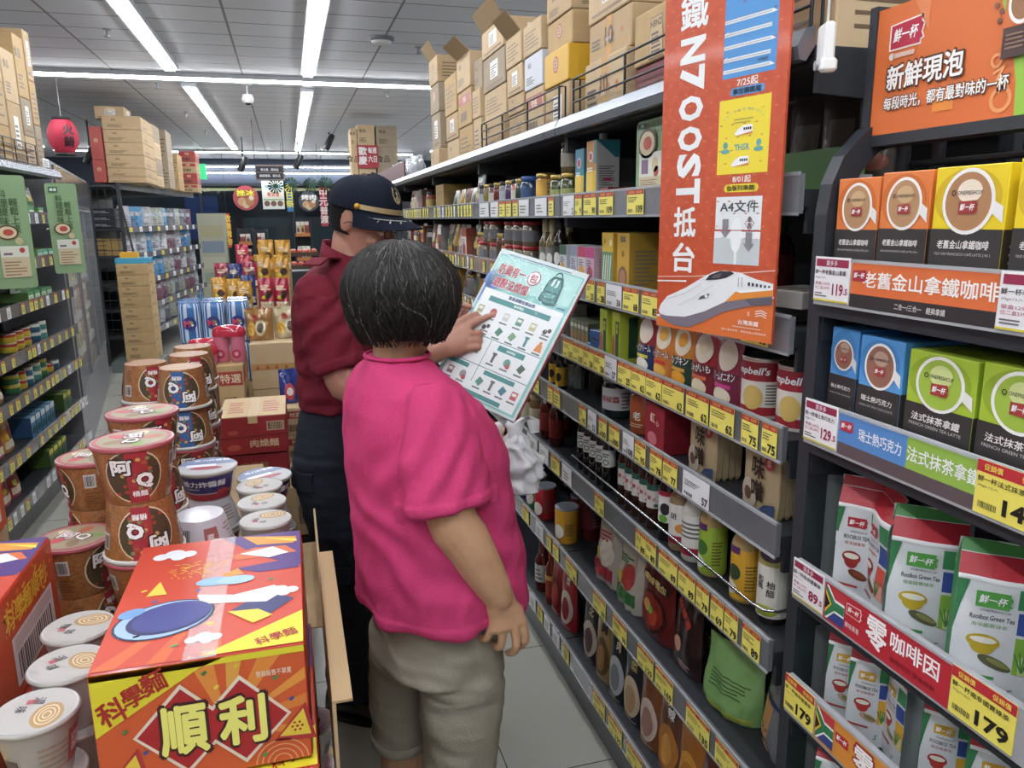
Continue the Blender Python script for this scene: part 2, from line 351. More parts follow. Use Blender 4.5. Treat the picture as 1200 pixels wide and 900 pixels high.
for k in range(6):
    y0, y1 = YB[k], YB[k + 1]
    bay = empty('shelving_bay', (0, 0, 0)); BAYS.append(bay)
    tag(bay, 'dark steel grocery shelving bay on the right, %s bay from the coffee stand' % ORD[k], 'shelving', 'right-hand shelving bays')
    b = MB(); b.box((1.25, y0 + .002, .0), (1.27, y1 - .002, 1.95), STEEL)
    b.build('back_panel', bay)
    for yy in ([y0 + .002] if k else [y0 + .002]) + ([y1 - .03] if k == 5 else []):
        b = MB(); b.box((1.215, yy, 0), (1.249, yy + .028, 2.0), STEEL); 
        for i in range(38): b.box((1.213, yy + .011, .08 + .05 * i), (1.2152, yy + .017, .105 + .05 * i), BLACK)
        b.build('upright', bay)
    b = MB(); b.box((.835, y0 + .002, 0), (1.24, y1 - .002, .135), mat('kick_plate', '45474c', .35)); b.build('kick_plate', bay)
    for i, z in enumerate(RT):
        s = SURF[i]; b = MB(); b.box((.806, y0 + .003, s - .028), (1.214, y1 - .003, s), STEEL)
        for e in (y0 + .003, y1 - .011):                # end brackets
            b.prism([(.812, s - .07), (1.21, s - .095), (1.21, s - .028), (.812, s - .028)], 0, .008, STEEL, Matrix.Translation((0, e + .008, 0)) @ Matrix.Rotation(PI / 2, 4, 'X'))
        sh = b.build('shelf', bay); SHELF[k, i] = sh
        r = MB()
        if i == 7:
            def sec(y): return [V(p) for p in ((.805, y, z - .03), (.79, y, z - .052), (.778, y, z - .05), (.774, y, z - .03), (.788, y, z - .004), (.802, y, z))]
            r.loft([sec(y0 + .004), sec(y1 - .004)], TOPM, smooth=False); r.build('canopy_rail', sh)
        else:
            r.box((GX - .006, y0 + .004, z - .066), (GX + .004, y1 - .004, z - .003), RAILM if i not in (5, 6) else RAILM2)
            r.box((GX - .008, y0 + .004, z - .006), (GX - .004, y1 - .004, z), LIP); r.box((GX - .008, y0 + .004, z - .069), (GX - .004, y1 - .004, z - .064), LIP)
            r.build('price_rail', sh)
def tags(level, lst):                                   # (left column, right column, number or None, yellow)
    z = RT[level] - .035
    for pa, pb, num, yel in lst:
        ya, yb = Yat(pa, GX - .008, z), Yat(pb, GX - .008, z); y = (ya + yb) / 2; k = max(i for i in range(6) if YB[i] <= y + .03)
        price_tag(SHELF[k, level], max(y, YB[k] + .02), abs(ya - yb) * .96, .056, z, num, yel)
T, F_ = True, False
tags(6, [(660, 673, '2', F_), (674, 682, '9', T), (684, 699, '90', T), (702, 719, '109', T), (735, 755, '109', T), (643, 649, None, T), (627, 641, None, F_), (608, 620, None, F_), (601, 607, None, T), (593, 599, None, T), (585, 592, None, T), (575, 584, None, F_), (562, 573, None, F_)])
tags(5, [(687, 697, '25', T), (700, 709, '28', T), (710, 729, '36', F_), (730, 749, '68', T), (752, 772, '85', T), (869, 902, '85', T)])
tags(4, [(660, 672, '135', T), (672, 684, '135', T), (684, 696, '58', T), (696, 709, '58', T), (709, 723, '27', F_), (724, 740, '25', T), (740, 757, '62', T), (757, 776, '62', T), (776, 802, '62', T), (804, 831, '62', T), (832, 861, '62', T), (869, 889, '75', T), (893, 911, '75', T)])
tags(3, [(679, 687, '95', T), (689, 699, '52', F_), (702, 711, '100', T), (714, 726, '100', T), (730, 743, '108', F_), (744, 757, '95', T), (762, 776, '78', T), (777, 794, '77', T), (800, 832, '57', F_), (625, 632, None, T), (642, 648, None, T), (649, 657, None, T)])
tags(2, [(697, 708, '79', T), (745, 757, '89', T), (757, 769, '89', T), (772, 794, '89', T), (795, 815, '89', T), (816, 831, '79', T), (833, 848, '69', T), (849, 865, '79', T), (870, 891, '89', T), (646, 656, None, T), (659, 670, None, F_), (632, 643, None, F_), (618, 630, None, F_)])
tags(1, [(663, 676, '95', T), (695, 710, '99', T), (718, 735, '99', T), (747, 766, '129', T), (768, 789, '169', T), (804, 832, '135', T), (838, 866, '135', T), (641, 646, None, T), (648, 655, None, T), (628, 637, None, F_), (612, 620, None, T)])
tags(0, [(660, 667, None, T), (695, 709, '175', T), (713, 729, '199', T), (734, 753, '169', T), (760, 780, '159', T), (630, 636, None, T), (621, 628, None, F_), (638, 645, None, F_), (648, 656, None, F_)])
rnd = random.Random(5)
for k in range(2, 6):                                   # farther bays: smaller tags along the rails
    for lv in range(3, 7):
        y = YB[k] + .08
        while y < YB[k + 1] - .06:
            wd = rnd.choice((.03, .035, .04)); price_tag(SHELF[k, lv], y, wd, .052, RT[lv] - .035, None, rnd.random() < .7, red=lv != 6); y += wd + rnd.uniform(.01, .07)
for lv in (4, 5):
    for q in range(7): price_tag(SHELF[1, lv], 2.42 + q * .13, .035, .052, RT[lv] - .035, None, q % 3 != 1)
# wire guards above the top shelf
def guard(parent, y0, y1, h=.1):
    b = MB(); x, z = .815, RT[7]
    for q in (.004, h * .37, h * .7, h): b.tube([(x, y0 + .01, z + q), (x, y1 - .01, z + q)], .003, BLACK, 6)
    n = 4
    for i in range(n): y = y0 + .012 + (y1 - y0 - .024) * i / (n - 1); b.tube([(x, y, z), (x, y, z + h)], .0035, BLACK, 6)
    for y in (y0 + .012, y1 - .012): b.tube([(x, y, z + h), (x + .02, y, z + h), (x + .02, y, z)], .003, BLACK, 6)
    b.build('guard_rail', parent)
guard(BAYS[0], 1.11, 2.2); guard(BAYS[1], 2.3, 3.3)
b = MB(); z = SURF[2] + .045
b.tube([(1.2, 1.15, z), (.85, 1.15, z), (.828, 1.165, z), (.822, 1.19, z), (.822, 2.2, z), (.84, 2.215, z), (1.2, 2.215, z)], .0032, CHROME, 8)
b.build('bottle_retainer', BAYS[0])
# ---------------------------------------------------------------- cartons
INK = '3a2c20'
def carton(sx, sy, sz, col=CARD, art=0, tape=True, flap=False, seed=0, side=-1):
    """loc = middle of the base; sx depth, sy along the shelf, sz height; art on the aisle side (side -1 faces -x) and on the near (-y) side"""
    def mk(o):
        rn = random.Random(seed); b = MB(); b.rbox((-sx / 2, -sy / 2, 0), (sx / 2, sy / 2, sz), col, .003)
        A = Art(b, flat((side * (sx / 2 + .0002), 0, sz / 2), (0, -1 if side < 0 else 1, 0), (0, 0, 1))); B = Art(b, flat((0, -sy / 2 - .0002, sz / 2), (1, 0, 0), (0, 0, 1)))
        for Q, w_ in ((A, sy), (B, sx)):
            h = sz
            if art == 1: Q.text('食品', w_ * -.2, h * .22, h * .16, INK, 1, .02); Q.bars(-w_ * .38, -h * .35, w_ * .1, -h * .1, 4, '54412c', 1)
            elif art == 2: Q.disc(0, h * .08, min(w_, h) * .24, 'b02a2a', 1); Q.disc(0, h * .08, min(w_, h) * .19, 'c0a277', 2); Q.text('王', 0, h * .08, min(w_, h) * .22, 'b02a2a', 3, .03)
            elif art == 3: Q.rect(-w_ * .15, -h * .2, w_ * .2, h * .3, 'e8e6e0', 1); Q.bars(-w_ * .12, -h * .15, w_ * .17, h * .2, 5, '555555', 2); Q.rect(-w_ * .4, -h * .4, w_ * .4, -h * .33, '7a5a34', 1)
            elif art == 4: Q.rect(-w_ * .45, h * .12, w_ * .45, h * .38, 'a8322a', 1); Q.text('特選', 0, h * .25, h * .17, 'e8d6b0', 2, .02); Q.code(-w_ * .3, -h * .35, w_ * .2, -h * .1, '2a241c', 1, 10)
            elif art == 5: Q.bars(-w_ * .4, -h * .3, w_ * .4, h * .3, 5, '6a5236', 1, .3)
            elif art == 6:
                for q in (-.3, -.1, .1, .3): Q.disc(w_ * q, 0, h * .07, 'b4632c', 1)
                Q.rect(-w_ * .45, -h * .3, w_ * .45, -h * .24, 'c09030', 1)
        if art == 7: A.bars(-sy * .35, sz * -.35, sy * .3, sz * .3, 6, '4c3a68', 1, .3)
        b.build('body', o)
        if tape:
            t = MB(); T = mat('packing_tape', 'c9ae7c', .25, coat=.4); t.box((-.024, -sy / 2 - .0012, sz - .06), (.024, sy / 2 + .0012, sz + .0008), T)
            t.build('tape', o)
        if flap:
            f = MB(); a = rn.uniform(.5, .9)
            f.prism([(0, 0), (.0035, 0), (.0035, sx * .3), (0, sx * .3)], -sy / 2 + .01, sy / 2 - .01, CARD2, Matrix.Translation((side * sx / 2, 0, sz)) @ Matrix.Rotation(-side * -a, 4, 'Y') @ Matrix.Rotation(PI / 2, 4, 'X'))
            f.build('flap', o)
    return mk
def put_carton(cx, cy, cz, sx, sy, sz, label, group, col=CARD, art=0, tape=True, flap=False, rz=0, side=-1, name='carton', seed=0):
    o = empty(name, (cx, cy, cz), rz); carton(sx, sy, sz, col, art, tape, flap, seed, side)(o); return tag(o, label, 'carton', group)
KR = [CARD, mat('kraft_light', 'cdb086', .8, noise_=('c4a67a', .25), bscale=20), mat('kraft_grey', 'a8957a', .8, noise_=('9c8a70', .25), bscale=20), mat('kraft_warm', 'c2a06c', .8, noise_=('b89662', .25), bscale=20)]
YELC = mat('yellow_carton', 'dba514', .5); WHC = mat('white_carton', 'cfd3da', .6); MARC = mat('maroon_carton', '7c2f38', .6)
STK = [  # far column, near column, heights read at the near edge, (colour, art) from the bottom up
    (505, 515, [192, 172, 128, 92, 58], [(KR[1], 1), (KR[2], 3), (KR[2], 2), (KR[0], 5)]),
    (522, 536, [187, 160, 128, 80], [(KR[1], 1), (KR[0], 3), (KR[3], 5)]),
    (537, 553, [181, 143, 98, 55], [(KR[3], 5), (KR[3], 4), (KR[1], 1)]),
    (554, 564, [176, 135, 100, 63], [(KR[1], 7), (KR[1], 5), (KR[2], 1)]),
    (565, 591, [168, 130, 94, 50, 14], [(KR[0], 1), (KR[1], 5), (KR[2], 3), (KR[1], 3)]),
    (593, 612, [160, 128, 105, 70, 32], [(KR[0], 5), (KR[0], 1), (KR[1], 3), (KR[1], 5)]),
    (613, 635, [151, 97, 55, 15], [(KR[1], 4), (WHC, 1), (KR[1], 5)]),
    (637, 667, [139, 92, 48, 8, -30], [(KR[0], 3), (YELC, 2), (KR[3], 2), (KR[0], 1)]),
    (684, 735, [112, 52, 0, -60], [(KR[1], 6), (KR[0], 6), (KR[1], 3)]),
    (737, 795, [84, 57, -12], [(MARC, 5), (KR[3], 0)]),
]
STN = ['first', 'second', 'third', 'fourth', 'fifth', 'sixth', 'seventh', 'eighth', 'ninth', 'tenth']
LEVN = ['bottom', 'second up', 'third up', 'topmost']
for i, (pf, pn, ys, mats_) in enumerate(STK):
    xf_ = .852; z0 = RT[7] - .027
    yf = Yat(pf, xf_, 1.9); yn = Yat(pn, xf_, 1.9); zp = z0
    for j, (m, art) in enumerate(mats_):
        zt = at(pn, ys[j + 1], 1, yn); zt = CAMZ + (ray(pn, ys[j + 1]).z / ray(pn, ys[j + 1]).x) * xf_
        d = .3 - (j % 2) * .02; dx = (j * 7 + i * 3) % 4 * .004
        cn = {YELC: 'yellow', WHC: 'white', MARC: 'maroon'}.get(m, 'kraft')
        o = put_carton(xf_ + dx + d / 2, (yf + yn) / 2, zp, d, yf - yn - .02, max(zt - zp - .002, .05), '%s carton %s in the %s stack from the far end, right top shelf' % (cn, LEVN[j] if j < len(mats_) - 1 else 'topmost', STN[i]), 'cartons on the right top shelf', m, art, tape=art in (1, 5, 6), flap=(i, j) in ((0, 3), (2, 2), (4, 3), (5, 3)), seed=i * 9 + j)
        if i == 9 and j == 1:
            b = MB(); sy, sz = yf - yn, zt - zp; A = Art(b, flat((-d / 2 - .0006, 0, sz / 2), (0, -1, 0), (0, 0, 1)))
            q = [(-.05, .06), (.05, .06), (.05, .03), (.06, .0), (.06, -.09), (-.06, -.09), (-.06, 0), (-.05, .03)]; s_ = sz / .2
            A.poly([(x * s_, y * s_) for x, y in q], '6a4a34', 1); A.poly([(x * s_ * .92, y * s_ * .94) for x, y in q], 'c2a06c', 2)
            A.text('HEINZ', 0, .035 * s_, .024 * s_, '5a3a28', 3, .03, w=.09 * s_); A.bars(-.04 * s_, -.07 * s_, .045 * s_, .01 * s_, 5, '5a3a28', 3, .5); b.build('print', o)
        if i == 8 and j < 2:
            b = MB(); sy, sz = yf - yn, zt - zp; A = Art(b, flat((-d / 2 - .0006, 0, sz / 2), (0, -1, 0), (0, 0, 1)))
            A.rect(-.02, -sz * .48, .02, sz * .48, 'c98a2e', 1); A.text('10', .0, sz * .2 - .02, .05, '2c2620', 2, .03); A.bars(-sy * .4, -sz * .2, -.04, sz * .1, 3, '4a3a28', 1); A.code(-.02, -sz * .1, .02, -sz * .02, 'e0e0e0', 3, 4); b.build('print', o)
        zp = zt
put_carton(1.03, 1.32, RT[7] - .027, .34, .4, .17, 'brown kraft carton on the right top shelf behind the hanging poster', None, KR[1], 5)
# ================================================================ goods on the right-hand shelves
TIN = mat('tin', 'c2bfb4', .3, .9); GOLD = mat('gold_lid', 'b89a4a', .3, .7); LIDG = mat('plastic_lid', '8b9099', .35)
DARKG = mat('dark_bottle', '1c120d', .1, coat=.5); BROWNG = mat('brown_sauce', '3a1a0c', .1, coat=.6); REDS = mat('red_sauce', '5c1410', .12, coat=.6)
def side_angle(): return PI + R(38)
def can(r, h, body, lid=TIN, top=None, bot=None, txt='', tc='ffffff', blob=None, n=20):
    def mk(o):
        b = MB(); b.lathe([(r * .95, 0), (r, .004), (r, h - .006), (r * .97, h - .004)], body if not isinstance(body, str) else C(body, .35), n); b.build('body', o)
        l = MB(); l.lathe([(r * 1.0, h - .007), (r * 1.02, h - .004), (r * 1.02, h), (r * .95, h), (r * .93, h - .0015)], lid, n); l.build('lid', o)
        p = MB(); A = Art(p, cyl(r, a0=side_angle()), nx=90); W_ = r * 1.5
        if top: A.rect(-W_ * 2, h * .62, W_ * 2, h * .93, top, 1)
        if bot: A.rect(-W_ * 2, h * .06, W_ * 2, h * .2, bot, 1)
        if blob: A.disc(-r * .2, h * .35, r * .5, blob, 2, ry=h * .2)
        A.bars(r * .4, h * .25, r * 1.3, h * .6, 7, '55504a', 2, .4)
        if txt: A.text(txt, -r * .55, h * .77, h * .16, tc, 3, .03, w=r * 2.2, skew=.2)
        p.build('label', o)
    return mk
def jar(r, h, content, lid=GOLD, label='e8e4da', txt='', tc='b02a2a', lr=.86, y0=.18, y1=.62, n=20):
    def mk(o):
        b = MB(); b.lathe([(r * .9, 0), (r, .006), (r, h * .74), (r * .9, h * .82), (r * .84, h * .86)], content if not isinstance(content, str) else mat('jar_' + content, content, .12, coat=.6), n); b.build('body', o)
        l = MB(); l.lathe([(r * lr, h * .84), (r * (lr + .03), h * .86), (r * (lr + .03), h * .985), (r * lr * .96, h)], lid, n); l.build('lid', o)
        if label:
            p = MB(); A = Art(p, cyl(r, a0=side_angle()), nx=90); A.rect(-r * 1.6, h * y0, r * 1.6, h * y1, label, 1)
            if txt: A.text(txt, -r * .1, h * (y0 + y1) / 2, h * .15, tc, 2, .03, w=min(r * 1.5, h * .17 * len(txt)))
            A.bars(r * .7, h * (y0 + .05), r * 1.4, h * (y1 - .05), 5, '77736a', 2); p.build('label', o)
    return mk
def bottle(r, h, body, cap, neck=.4, shoulder=.62, capz=.86, label=None, z0=.1, z1=.5, txt='', tc='2a2a26', band=None, art=None, n=16, sx=1, sleeve=None):
    def mk(o):
        b = MB(); b.lathe([(r * .92, 0), (r, .005), (r, h * shoulder), (r * .92, h * (shoulder + .05)), (r * (neck + .12), h * (shoulder + .14)), (r * neck, h * (shoulder + .18)), (r * neck, h * capz)], body, n, sx=sx); b.build('body', o)
        c = MB(); c.lathe([(r * (neck + .06), h * (capz - .1)), (r * (neck + .08), h * (capz - .09)), (r * (neck + .06), h * .99), (r * neck * .7, h)], cap, n); c.build('cap', o)
        p = MB(); A = Art(p, cyl(r, a0=side_angle()), nx=110)
        if label: A.rect(-r * 2.2, h * z0, r * 2.2, h * z1, label, 1)
        if band: A.rect(-r * 2.2, h * (z1 - .08), r * 2.2, h * z1, band, 2)
        if art: art(A, r, h)
        if txt: A.vtext(txt, -r * .15, h * (z1 - .1), r * .5, tc, 3, .03)
        if p.v: p.build('label', o)
    return mk
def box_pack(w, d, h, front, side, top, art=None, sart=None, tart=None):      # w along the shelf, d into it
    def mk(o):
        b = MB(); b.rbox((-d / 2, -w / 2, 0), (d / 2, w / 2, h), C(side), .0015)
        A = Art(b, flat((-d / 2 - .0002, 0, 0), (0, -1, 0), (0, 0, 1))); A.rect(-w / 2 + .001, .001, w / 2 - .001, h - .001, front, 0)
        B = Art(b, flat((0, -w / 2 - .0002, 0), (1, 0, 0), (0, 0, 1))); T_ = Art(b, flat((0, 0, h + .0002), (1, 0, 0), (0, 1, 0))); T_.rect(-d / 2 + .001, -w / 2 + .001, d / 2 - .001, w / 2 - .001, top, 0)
        if art: art(A, w, h)
        if sart: sart(B, d, h)
        else: B.bars(-d * .35, h * .12, d * .3, h * .75, 9, '77746a', 1, .35)
        if tart: tart(T_, d, w)
        b.build('pack', o)
    return mk
def pouch(w, h, d, col, back=None, art=None, top=None, seed=0, lean=0, wr=.004, rough=.3, seal=.06, taper=0):
    """stand-up pouch facing -x: full at the base, flat and crimped at the top"""
    def S(x, y, sg, l=0, lay=.0011):
        t = min(max(y / h, 0), 1); wx = w * (1 - taper * t); q = max(0, 1 - abs(2 * x / w) ** 2.6) ** .6; prof = (1 - max(0, (t - .1) / (.9 - seal + .06)) ** 1.7) if t > .1 else .86 + 1.4 * t
        dd = d / 2 * q * max(prof, .02) + .0008
        n = noise.noise(V((x * 28 + seed * 3.1, y * 20, seed * 1.7 + sg))) * wr + noise.noise(V((x * 70 + seed, y * 55, seed + sg))) * wr * .35
        return V((sg * (dd + n * min(1, q * 1.5)) + (-l * lay if sg < 0 else 0) + lean * y, -x * wx / w, y))
    def mk(o):
        b = MB(); m = mat('film_%s' % col, col, rough, coat=.5) if isinstance(col, str) else col; m2 = mat('film_%s' % back, back, rough, coat=.5) if isinstance(back, str) else (back or m)
        b.sheet(lambda u, v: S((u - .5) * w, v * h, -1), 20, 24, m); b.sheet(lambda u, v: S((.5 - u) * w, v * h, 1), 20, 24, m2)
        L = [S((i / 12 - .5) * w, 0, -1) for i in range(13)] + [S((.5 - i / 12) * w, 0, 1) for i in range(1, 12)]
        b.add([(p.x, p.y, 0) for p in L], [tuple(reversed(range(len(L))))], m2)
        b.build('pouch', o)
        if art or top:
            p = MB(); A = Art(p, lambda x, y, l: S(x, y, -1, l), nx=120)
            if top: A.rect(-w / 2 * .98, h * (1 - seal), w / 2 * .98, h, top, 1)
            if art: art(A, w, h)
            p.build('print', o)
    return mk
def P(level, px, x, n=0): return (x, Yat(px, x, SURF[level]), SURF[level] + .0015)
LVL = ['lowest shelf', 'second shelf up', 'third shelf up', 'fourth shelf up', 'fifth shelf up', 'sixth shelf up', 'second shelf from the top', 'top shelf']
# --- fifth shelf up: soup pouches, soup tins, flat boxes
def soup_art(main, name, dish, accent):
    def a(A, w, h):
        A.rect(-w * .47, h * .02, w * .47, h * .44, main, 1)
        A.disc(w * .06, h * .66, w * .36, 'f3e6cc', 2, ry=h * .2, rot=.4); A.disc(w * .1, h * .69, w * .22, dish, 3, ry=h * .1, rot=.5)
        A.disc(-w * .3, h * .9, w * .13, '1c2f6b', 2); A.text('NONO', -w * .3, h * .84, h * .04, 'ffffff', 4, .03, w=w * .25)
        A.text(name, 0, h * .39, h * .11, 'ffffff', 4, .03, w=w * .84, rot=.06, out=.06, oc='2a1408'); A.rect(-w * .3, h * .24, w * .32, h * .29, accent, 3)
        A.disc(0, h * .13, w * .34, dish, 2, ry=h * .11)
    return a
SOUP = [('corn', 'e0802a', 'コーンクリーム', 'f0b23c', 'd8281e', 'e68a2a', 782), ('pumpkin', '1f4a3a', 'パンプキン', 'f0a020', 'e0a83a', 'e08a22', 803), ('potato', '8e1f2c', 'じゃがいも', 'ecd9b0', 'e86a3c', 'c22a34', 832), ('onion', '7c1f3c', 'クリームオニオン', 'f0e0c0', 'd43a8c', 'a82a4a', 861), ('cheese', '1f3668', 'チーズクリーム', 'f2ead8', 'e4d43a', '9c2430', 766)]
for k, main, nm, dish, acc, col, px in SOUP:
    x = .848; KIT.put('soup_' + k, pouch(.092, .165, .04, col, 'b8b4ae', soup_art(main, nm, dish, acc), seed=px, wr=.0015), 'soup_pouch', '%s soup pouch on the fifth shelf up' % {'corn': 'orange corn', 'pumpkin': 'dark green and orange pumpkin', 'potato': 'crimson potato', 'onion': 'purple onion cream', 'cheese': 'navy cheese cream'}[k], 'soup pouch', P(4, px, x), group='instant soup pouches')
TINC = can(.042, .118, 'e8e2d4', TIN, 'a81c28', 'a81c28', "Campbell's", 'ffffff', 'd8b45a')
for px, x, l in ((893, .865, 'red and white soup tin right of the onion soup pouch'), (936, .875, 'red and white soup tin at the near end of the fifth shelf up'), (929, .97, 'red and white soup tin behind the end tin, fifth shelf up')):
    KIT.put('soup_tin', TINC, 'soup_tin', l, 'tin', P(4, px, x), group='soup tins')
def lime_art(A, w, h):
    A.rect(w * .0, h * .1, w * .42, h * .82, '22492a', 1); A.vtext('抹茶', w * .2, h * .78, w * .26, 'd8e04a', 2, .03); A.disc(-w * .25, h * .3, w * .2, 'a85a3a', 1, ry=h * .25)
for px, x, l in ((732, .875, 'lime green upright box, farther one on the fifth shelf up'), (747, .88, 'lime green upright box, nearer one beside the soup pouches')):
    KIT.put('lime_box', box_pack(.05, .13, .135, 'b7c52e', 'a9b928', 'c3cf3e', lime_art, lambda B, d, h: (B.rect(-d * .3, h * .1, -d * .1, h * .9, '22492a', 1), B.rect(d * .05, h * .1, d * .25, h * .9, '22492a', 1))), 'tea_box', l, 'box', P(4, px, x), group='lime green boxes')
for i in range(5):
    KIT.put('curry_box', box_pack(.028, .15, .075, '6f7a58', '5e6a52', '7a8468', lambda A, w, h: (A.disc(0, h * .4, w * .35, '9a6a3a', 1, ry=h * .2), A.rect(-w * .4, h * .7, w * .4, h * .85, 'd8d8c8', 1))), 'curry_box', 'grey green curry box on the fifth shelf up, %s of five from the right' % ['first', 'second', 'third', 'fourth', 'fifth'][i], 'box', (.9, Yat(711, .86, SURF[4] + .0012) + i * .034, SURF[4] + .0012), group='grey green curry boxes')
for i in range(3): KIT.put('blue_flat', box_pack(.12, .1, .022, '2f5a9c', 'd8dce0', '4a7ab8', None, None, lambda T_, d, w: T_.bars(-d * .4, -w * .4, d * .4, w * .4, 4, 'e8ecf0', 1)), 'seasoning_box', 'flat blue and white box lying beside the curry boxes, %s of three' % ['bottom', 'middle', 'top'][i], 'box', (.87, Yat(716, .87, SURF[4] + .0012) - .035, SURF[4] + .0012 + i * .0225), rz=.12 * i, group='flat blue boxes')
# --- fourth shelf up: jars, tin of red spice, miso packs
MISO = mat('kraft_film', 'b29c74', .35, coat=.3)
def miso(o):
    for k in range(1):
        b = MB(); b.sheet(lambda u, v: V((-.03 + .004 * math.sin(v * PI) - .006 * math.sin(u * PI) * math.sin(v * PI), (.5 - u) * .115, v * .125)), 10, 12, MISO)
        for j in range(4):
            x0 = -.028 + j * .0155; b.loft([[V((x0 + .0075 + .0075 * q * (1 if i_ in (1, 2) else -1), (-.056 if i_ in (0, 1) else .056) * (.94 + .06 * q), v)) for i_ in range(4)] for v, q in ((.0, .3), (.008, .9), (.06, 1), (.115, .9), (.124, .15))], MISO, smooth=False)
        b.build('pack', o)
        p = MB(); A = Art(p, lambda x, y, l: V((-.031 - .006 * math.sin((x / .115 + .5) * PI) * math.sin(y / .125 * PI) - l * .0006, -x, y)))
        A.vtext('味噌', -.002, .108, .04, '2c1a12', 1, .04); A.disc(.03, .105, .014, 'b0323a', 1); A.text('信', .03, .105, .012, 'e8d8b0', 2, .02); A.disc(-.03, .03, .026, 'c8b8a0', 1, ry=.03); A.disc(-.034, .028, .012, '6f4a3a', 2, ry=.014); A.poly([(.0, .004), (.05, .004), (.05, .028), (.02, .02)], '3a4f7a', 1)
        p.build('print', o)
for px, x, l in ((836, .87, 'tan miso pack bundle beside the red box on the fourth shelf up'), (905, .865, 'tan miso pack bundle at the near end of the fourth shelf up'), (928, .955, 'tan miso pack bundle behind the near end bundle')):
    KIT.put('miso', miso, 'miso_pack', l, 'miso pack', P(3, px, x), group='miso packs')
def redbox_art(A, w, h): A.text('紅', -w * .1, h * .7, h * .2, 'f0d8c8', 1, .03); A.text('心', w * .16, h * .62, h * .12, 'f0d8c8', 1, .03); A.disc(-w * .1, h * .25, w * .25, 'd8707a', 1, ry=h * .14)
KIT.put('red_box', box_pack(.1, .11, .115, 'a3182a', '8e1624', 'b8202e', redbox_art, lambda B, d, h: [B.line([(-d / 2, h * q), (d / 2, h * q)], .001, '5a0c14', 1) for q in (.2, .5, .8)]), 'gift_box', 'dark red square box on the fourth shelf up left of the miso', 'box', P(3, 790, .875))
KIT.put('bigjar', jar(.045, .12, '15262a', LIDG, 'cfd0d2', '辣椒醬', 'b02a2a', .95, .2, .72), 'sauce_jar', 'wide jar with grey lid and white label on the fourth shelf up', 'jar', P(3, 724, .875))
KIT.put('orjar', jar(.042, .125, 'b8501c', mat('lid_smoke', '5c5248', .3), None, lr=.95), 'kimchi_jar', 'orange pickle jar with smoky lid on the fourth shelf up', 'jar', P(3, 756, .875))
o = KIT.p['orjar']; p = MB(); A = Art(p, cyl(.0424, a0=side_angle()), nx=90); A.text('老', -.005, .05, .022, 'f4ead8', 2, .04); A.bars(-.03, .02, .03, .032, 2, 'e0b090', 1); p.build('label', o)
KIT.put('clrjar', jar(.045, .11, '9c988a', mat('lid_pale', '9fa0a0', .3), None, lr=.95), 'glass_jar', 'pale glass jar behind the dark red square box', 'jar', P(3, 793, .985))
KIT.put('clrjar2', jar(.035, .1, '4a3f30', BLACK, None, lr=.9), 'glass_jar', 'dark glass jar half behind the wide grey lidded jar', 'jar', P(3, 705, .95))
KIT.put('bagpl', pouch(.11, .15, .05, mat('clear_bag', 'b6bdb6', .15, alpha=.45, coat=.5), None, seed=4, wr=.008), 'rice_cracker_bag', 'clear plastic bag leaning on the fourth shelf up beside the jars', 'bag', P(3, 683, .9))
for px, l in ((650, 'small black and yellow bottle on the fourth shelf up, farther one'), (658, 'small black and yellow bottle on the fourth shelf up, nearer one')):
    KIT.put('spice', bottle(.02, .12, DARKG, BLACK, .7, .68, .86, 'd8a81e', .1, .62, '', art=lambda A, r, h: A.disc(0, h * .35, r * .5, '2a1a14', 2, ry=h * .12)), 'spice_bottle', l, 'bottle', P(3, px, .84), group='black and yellow spice bottles')
KIT.put('greyblk', box_pack(.1, .1, .07, '3a4046', '2f353b', '454b52'), 'seasoning_box', 'dark grey box behind the small black and yellow bottles', 'box', P(3, 668, .98))
# --- third shelf up: sauce bottles behind the chrome wire
for i in range(5):
    KIT.put('whiteneck', bottle(.02, .23, mat('soy_dark', '140f0c', .1, coat=.6), mat('white_sleeve', 'dcdedd', .35), .55, .62, .8, 'e2e4df', .38, .64, '', art=lambda A, r, h: (A.ring(0, h * .45, r * .35, r * .5, '3a6a3a', 2), A.bars(-r * .6, h * .53, r * .6, h * .6, 2, '2a3a2a', 2))), 'sauce_bottle', 'white necked soy sauce bottle behind the wire, %s from the right of five' % ORD[i].replace('nearest', 'first'), 'bottle', (.856, Yat(713, .856, SURF[2] + .0012) + i * .0505, SURF[2] + .0012), group='white necked sauce bottles')
for i in range(5):
    KIT.put('brownneck', bottle(.02, .225, BROWNG, mat('amber_sleeve', '8a5a28', .3), .55, .62, .8, 'e4dcd4', .3, .62, '', band='1f5a4a', art=lambda A, r, h: (A.text('蘭', -r * .3, h * .44, r * .6, 'c23a4a', 2, .03), A.text('花', r * .4, h * .42, r * .5, 'c23a4a', 2, .03), A.disc(r * .6, h * .34, r * .28, '3a6a5a', 2))), 'sauce_bottle', 'amber necked sauce bottle with green band behind the wire, %s from the right of five' % ORD[i].replace('nearest', 'first'), 'bottle', (.856, Yat(766, .856, SURF[2] + .0012) + i * .0455, SURF[2] + .0012), group='amber necked sauce bottles')
CREAM = mat('cream_plastic', 'c8b48c', .35, coat=.3); SESA = mat('sesame_dressing', '9a7e52', .3, coat=.4)
KIT.put('panda', bottle(.026, .2, DARKG, BLACK, .55, .66, .88, 'e8e6e0', .25, .66, '', art=lambda A, r, h: (A.rect(-r * 1.2, h * .6, r * 1.2, h * .66, 'b0203a', 2), A.disc(0, h * .43, r * .5, '2a2a2a', 2, ry=h * .08), A.disc(-r * .2, h * .3, r * .5, '6fb03a', 2, ry=h * .05))), 'sauce_bottle', 'dark sauce bottle with white label and black cap behind the wire', 'bottle', P(2, 783, .86))
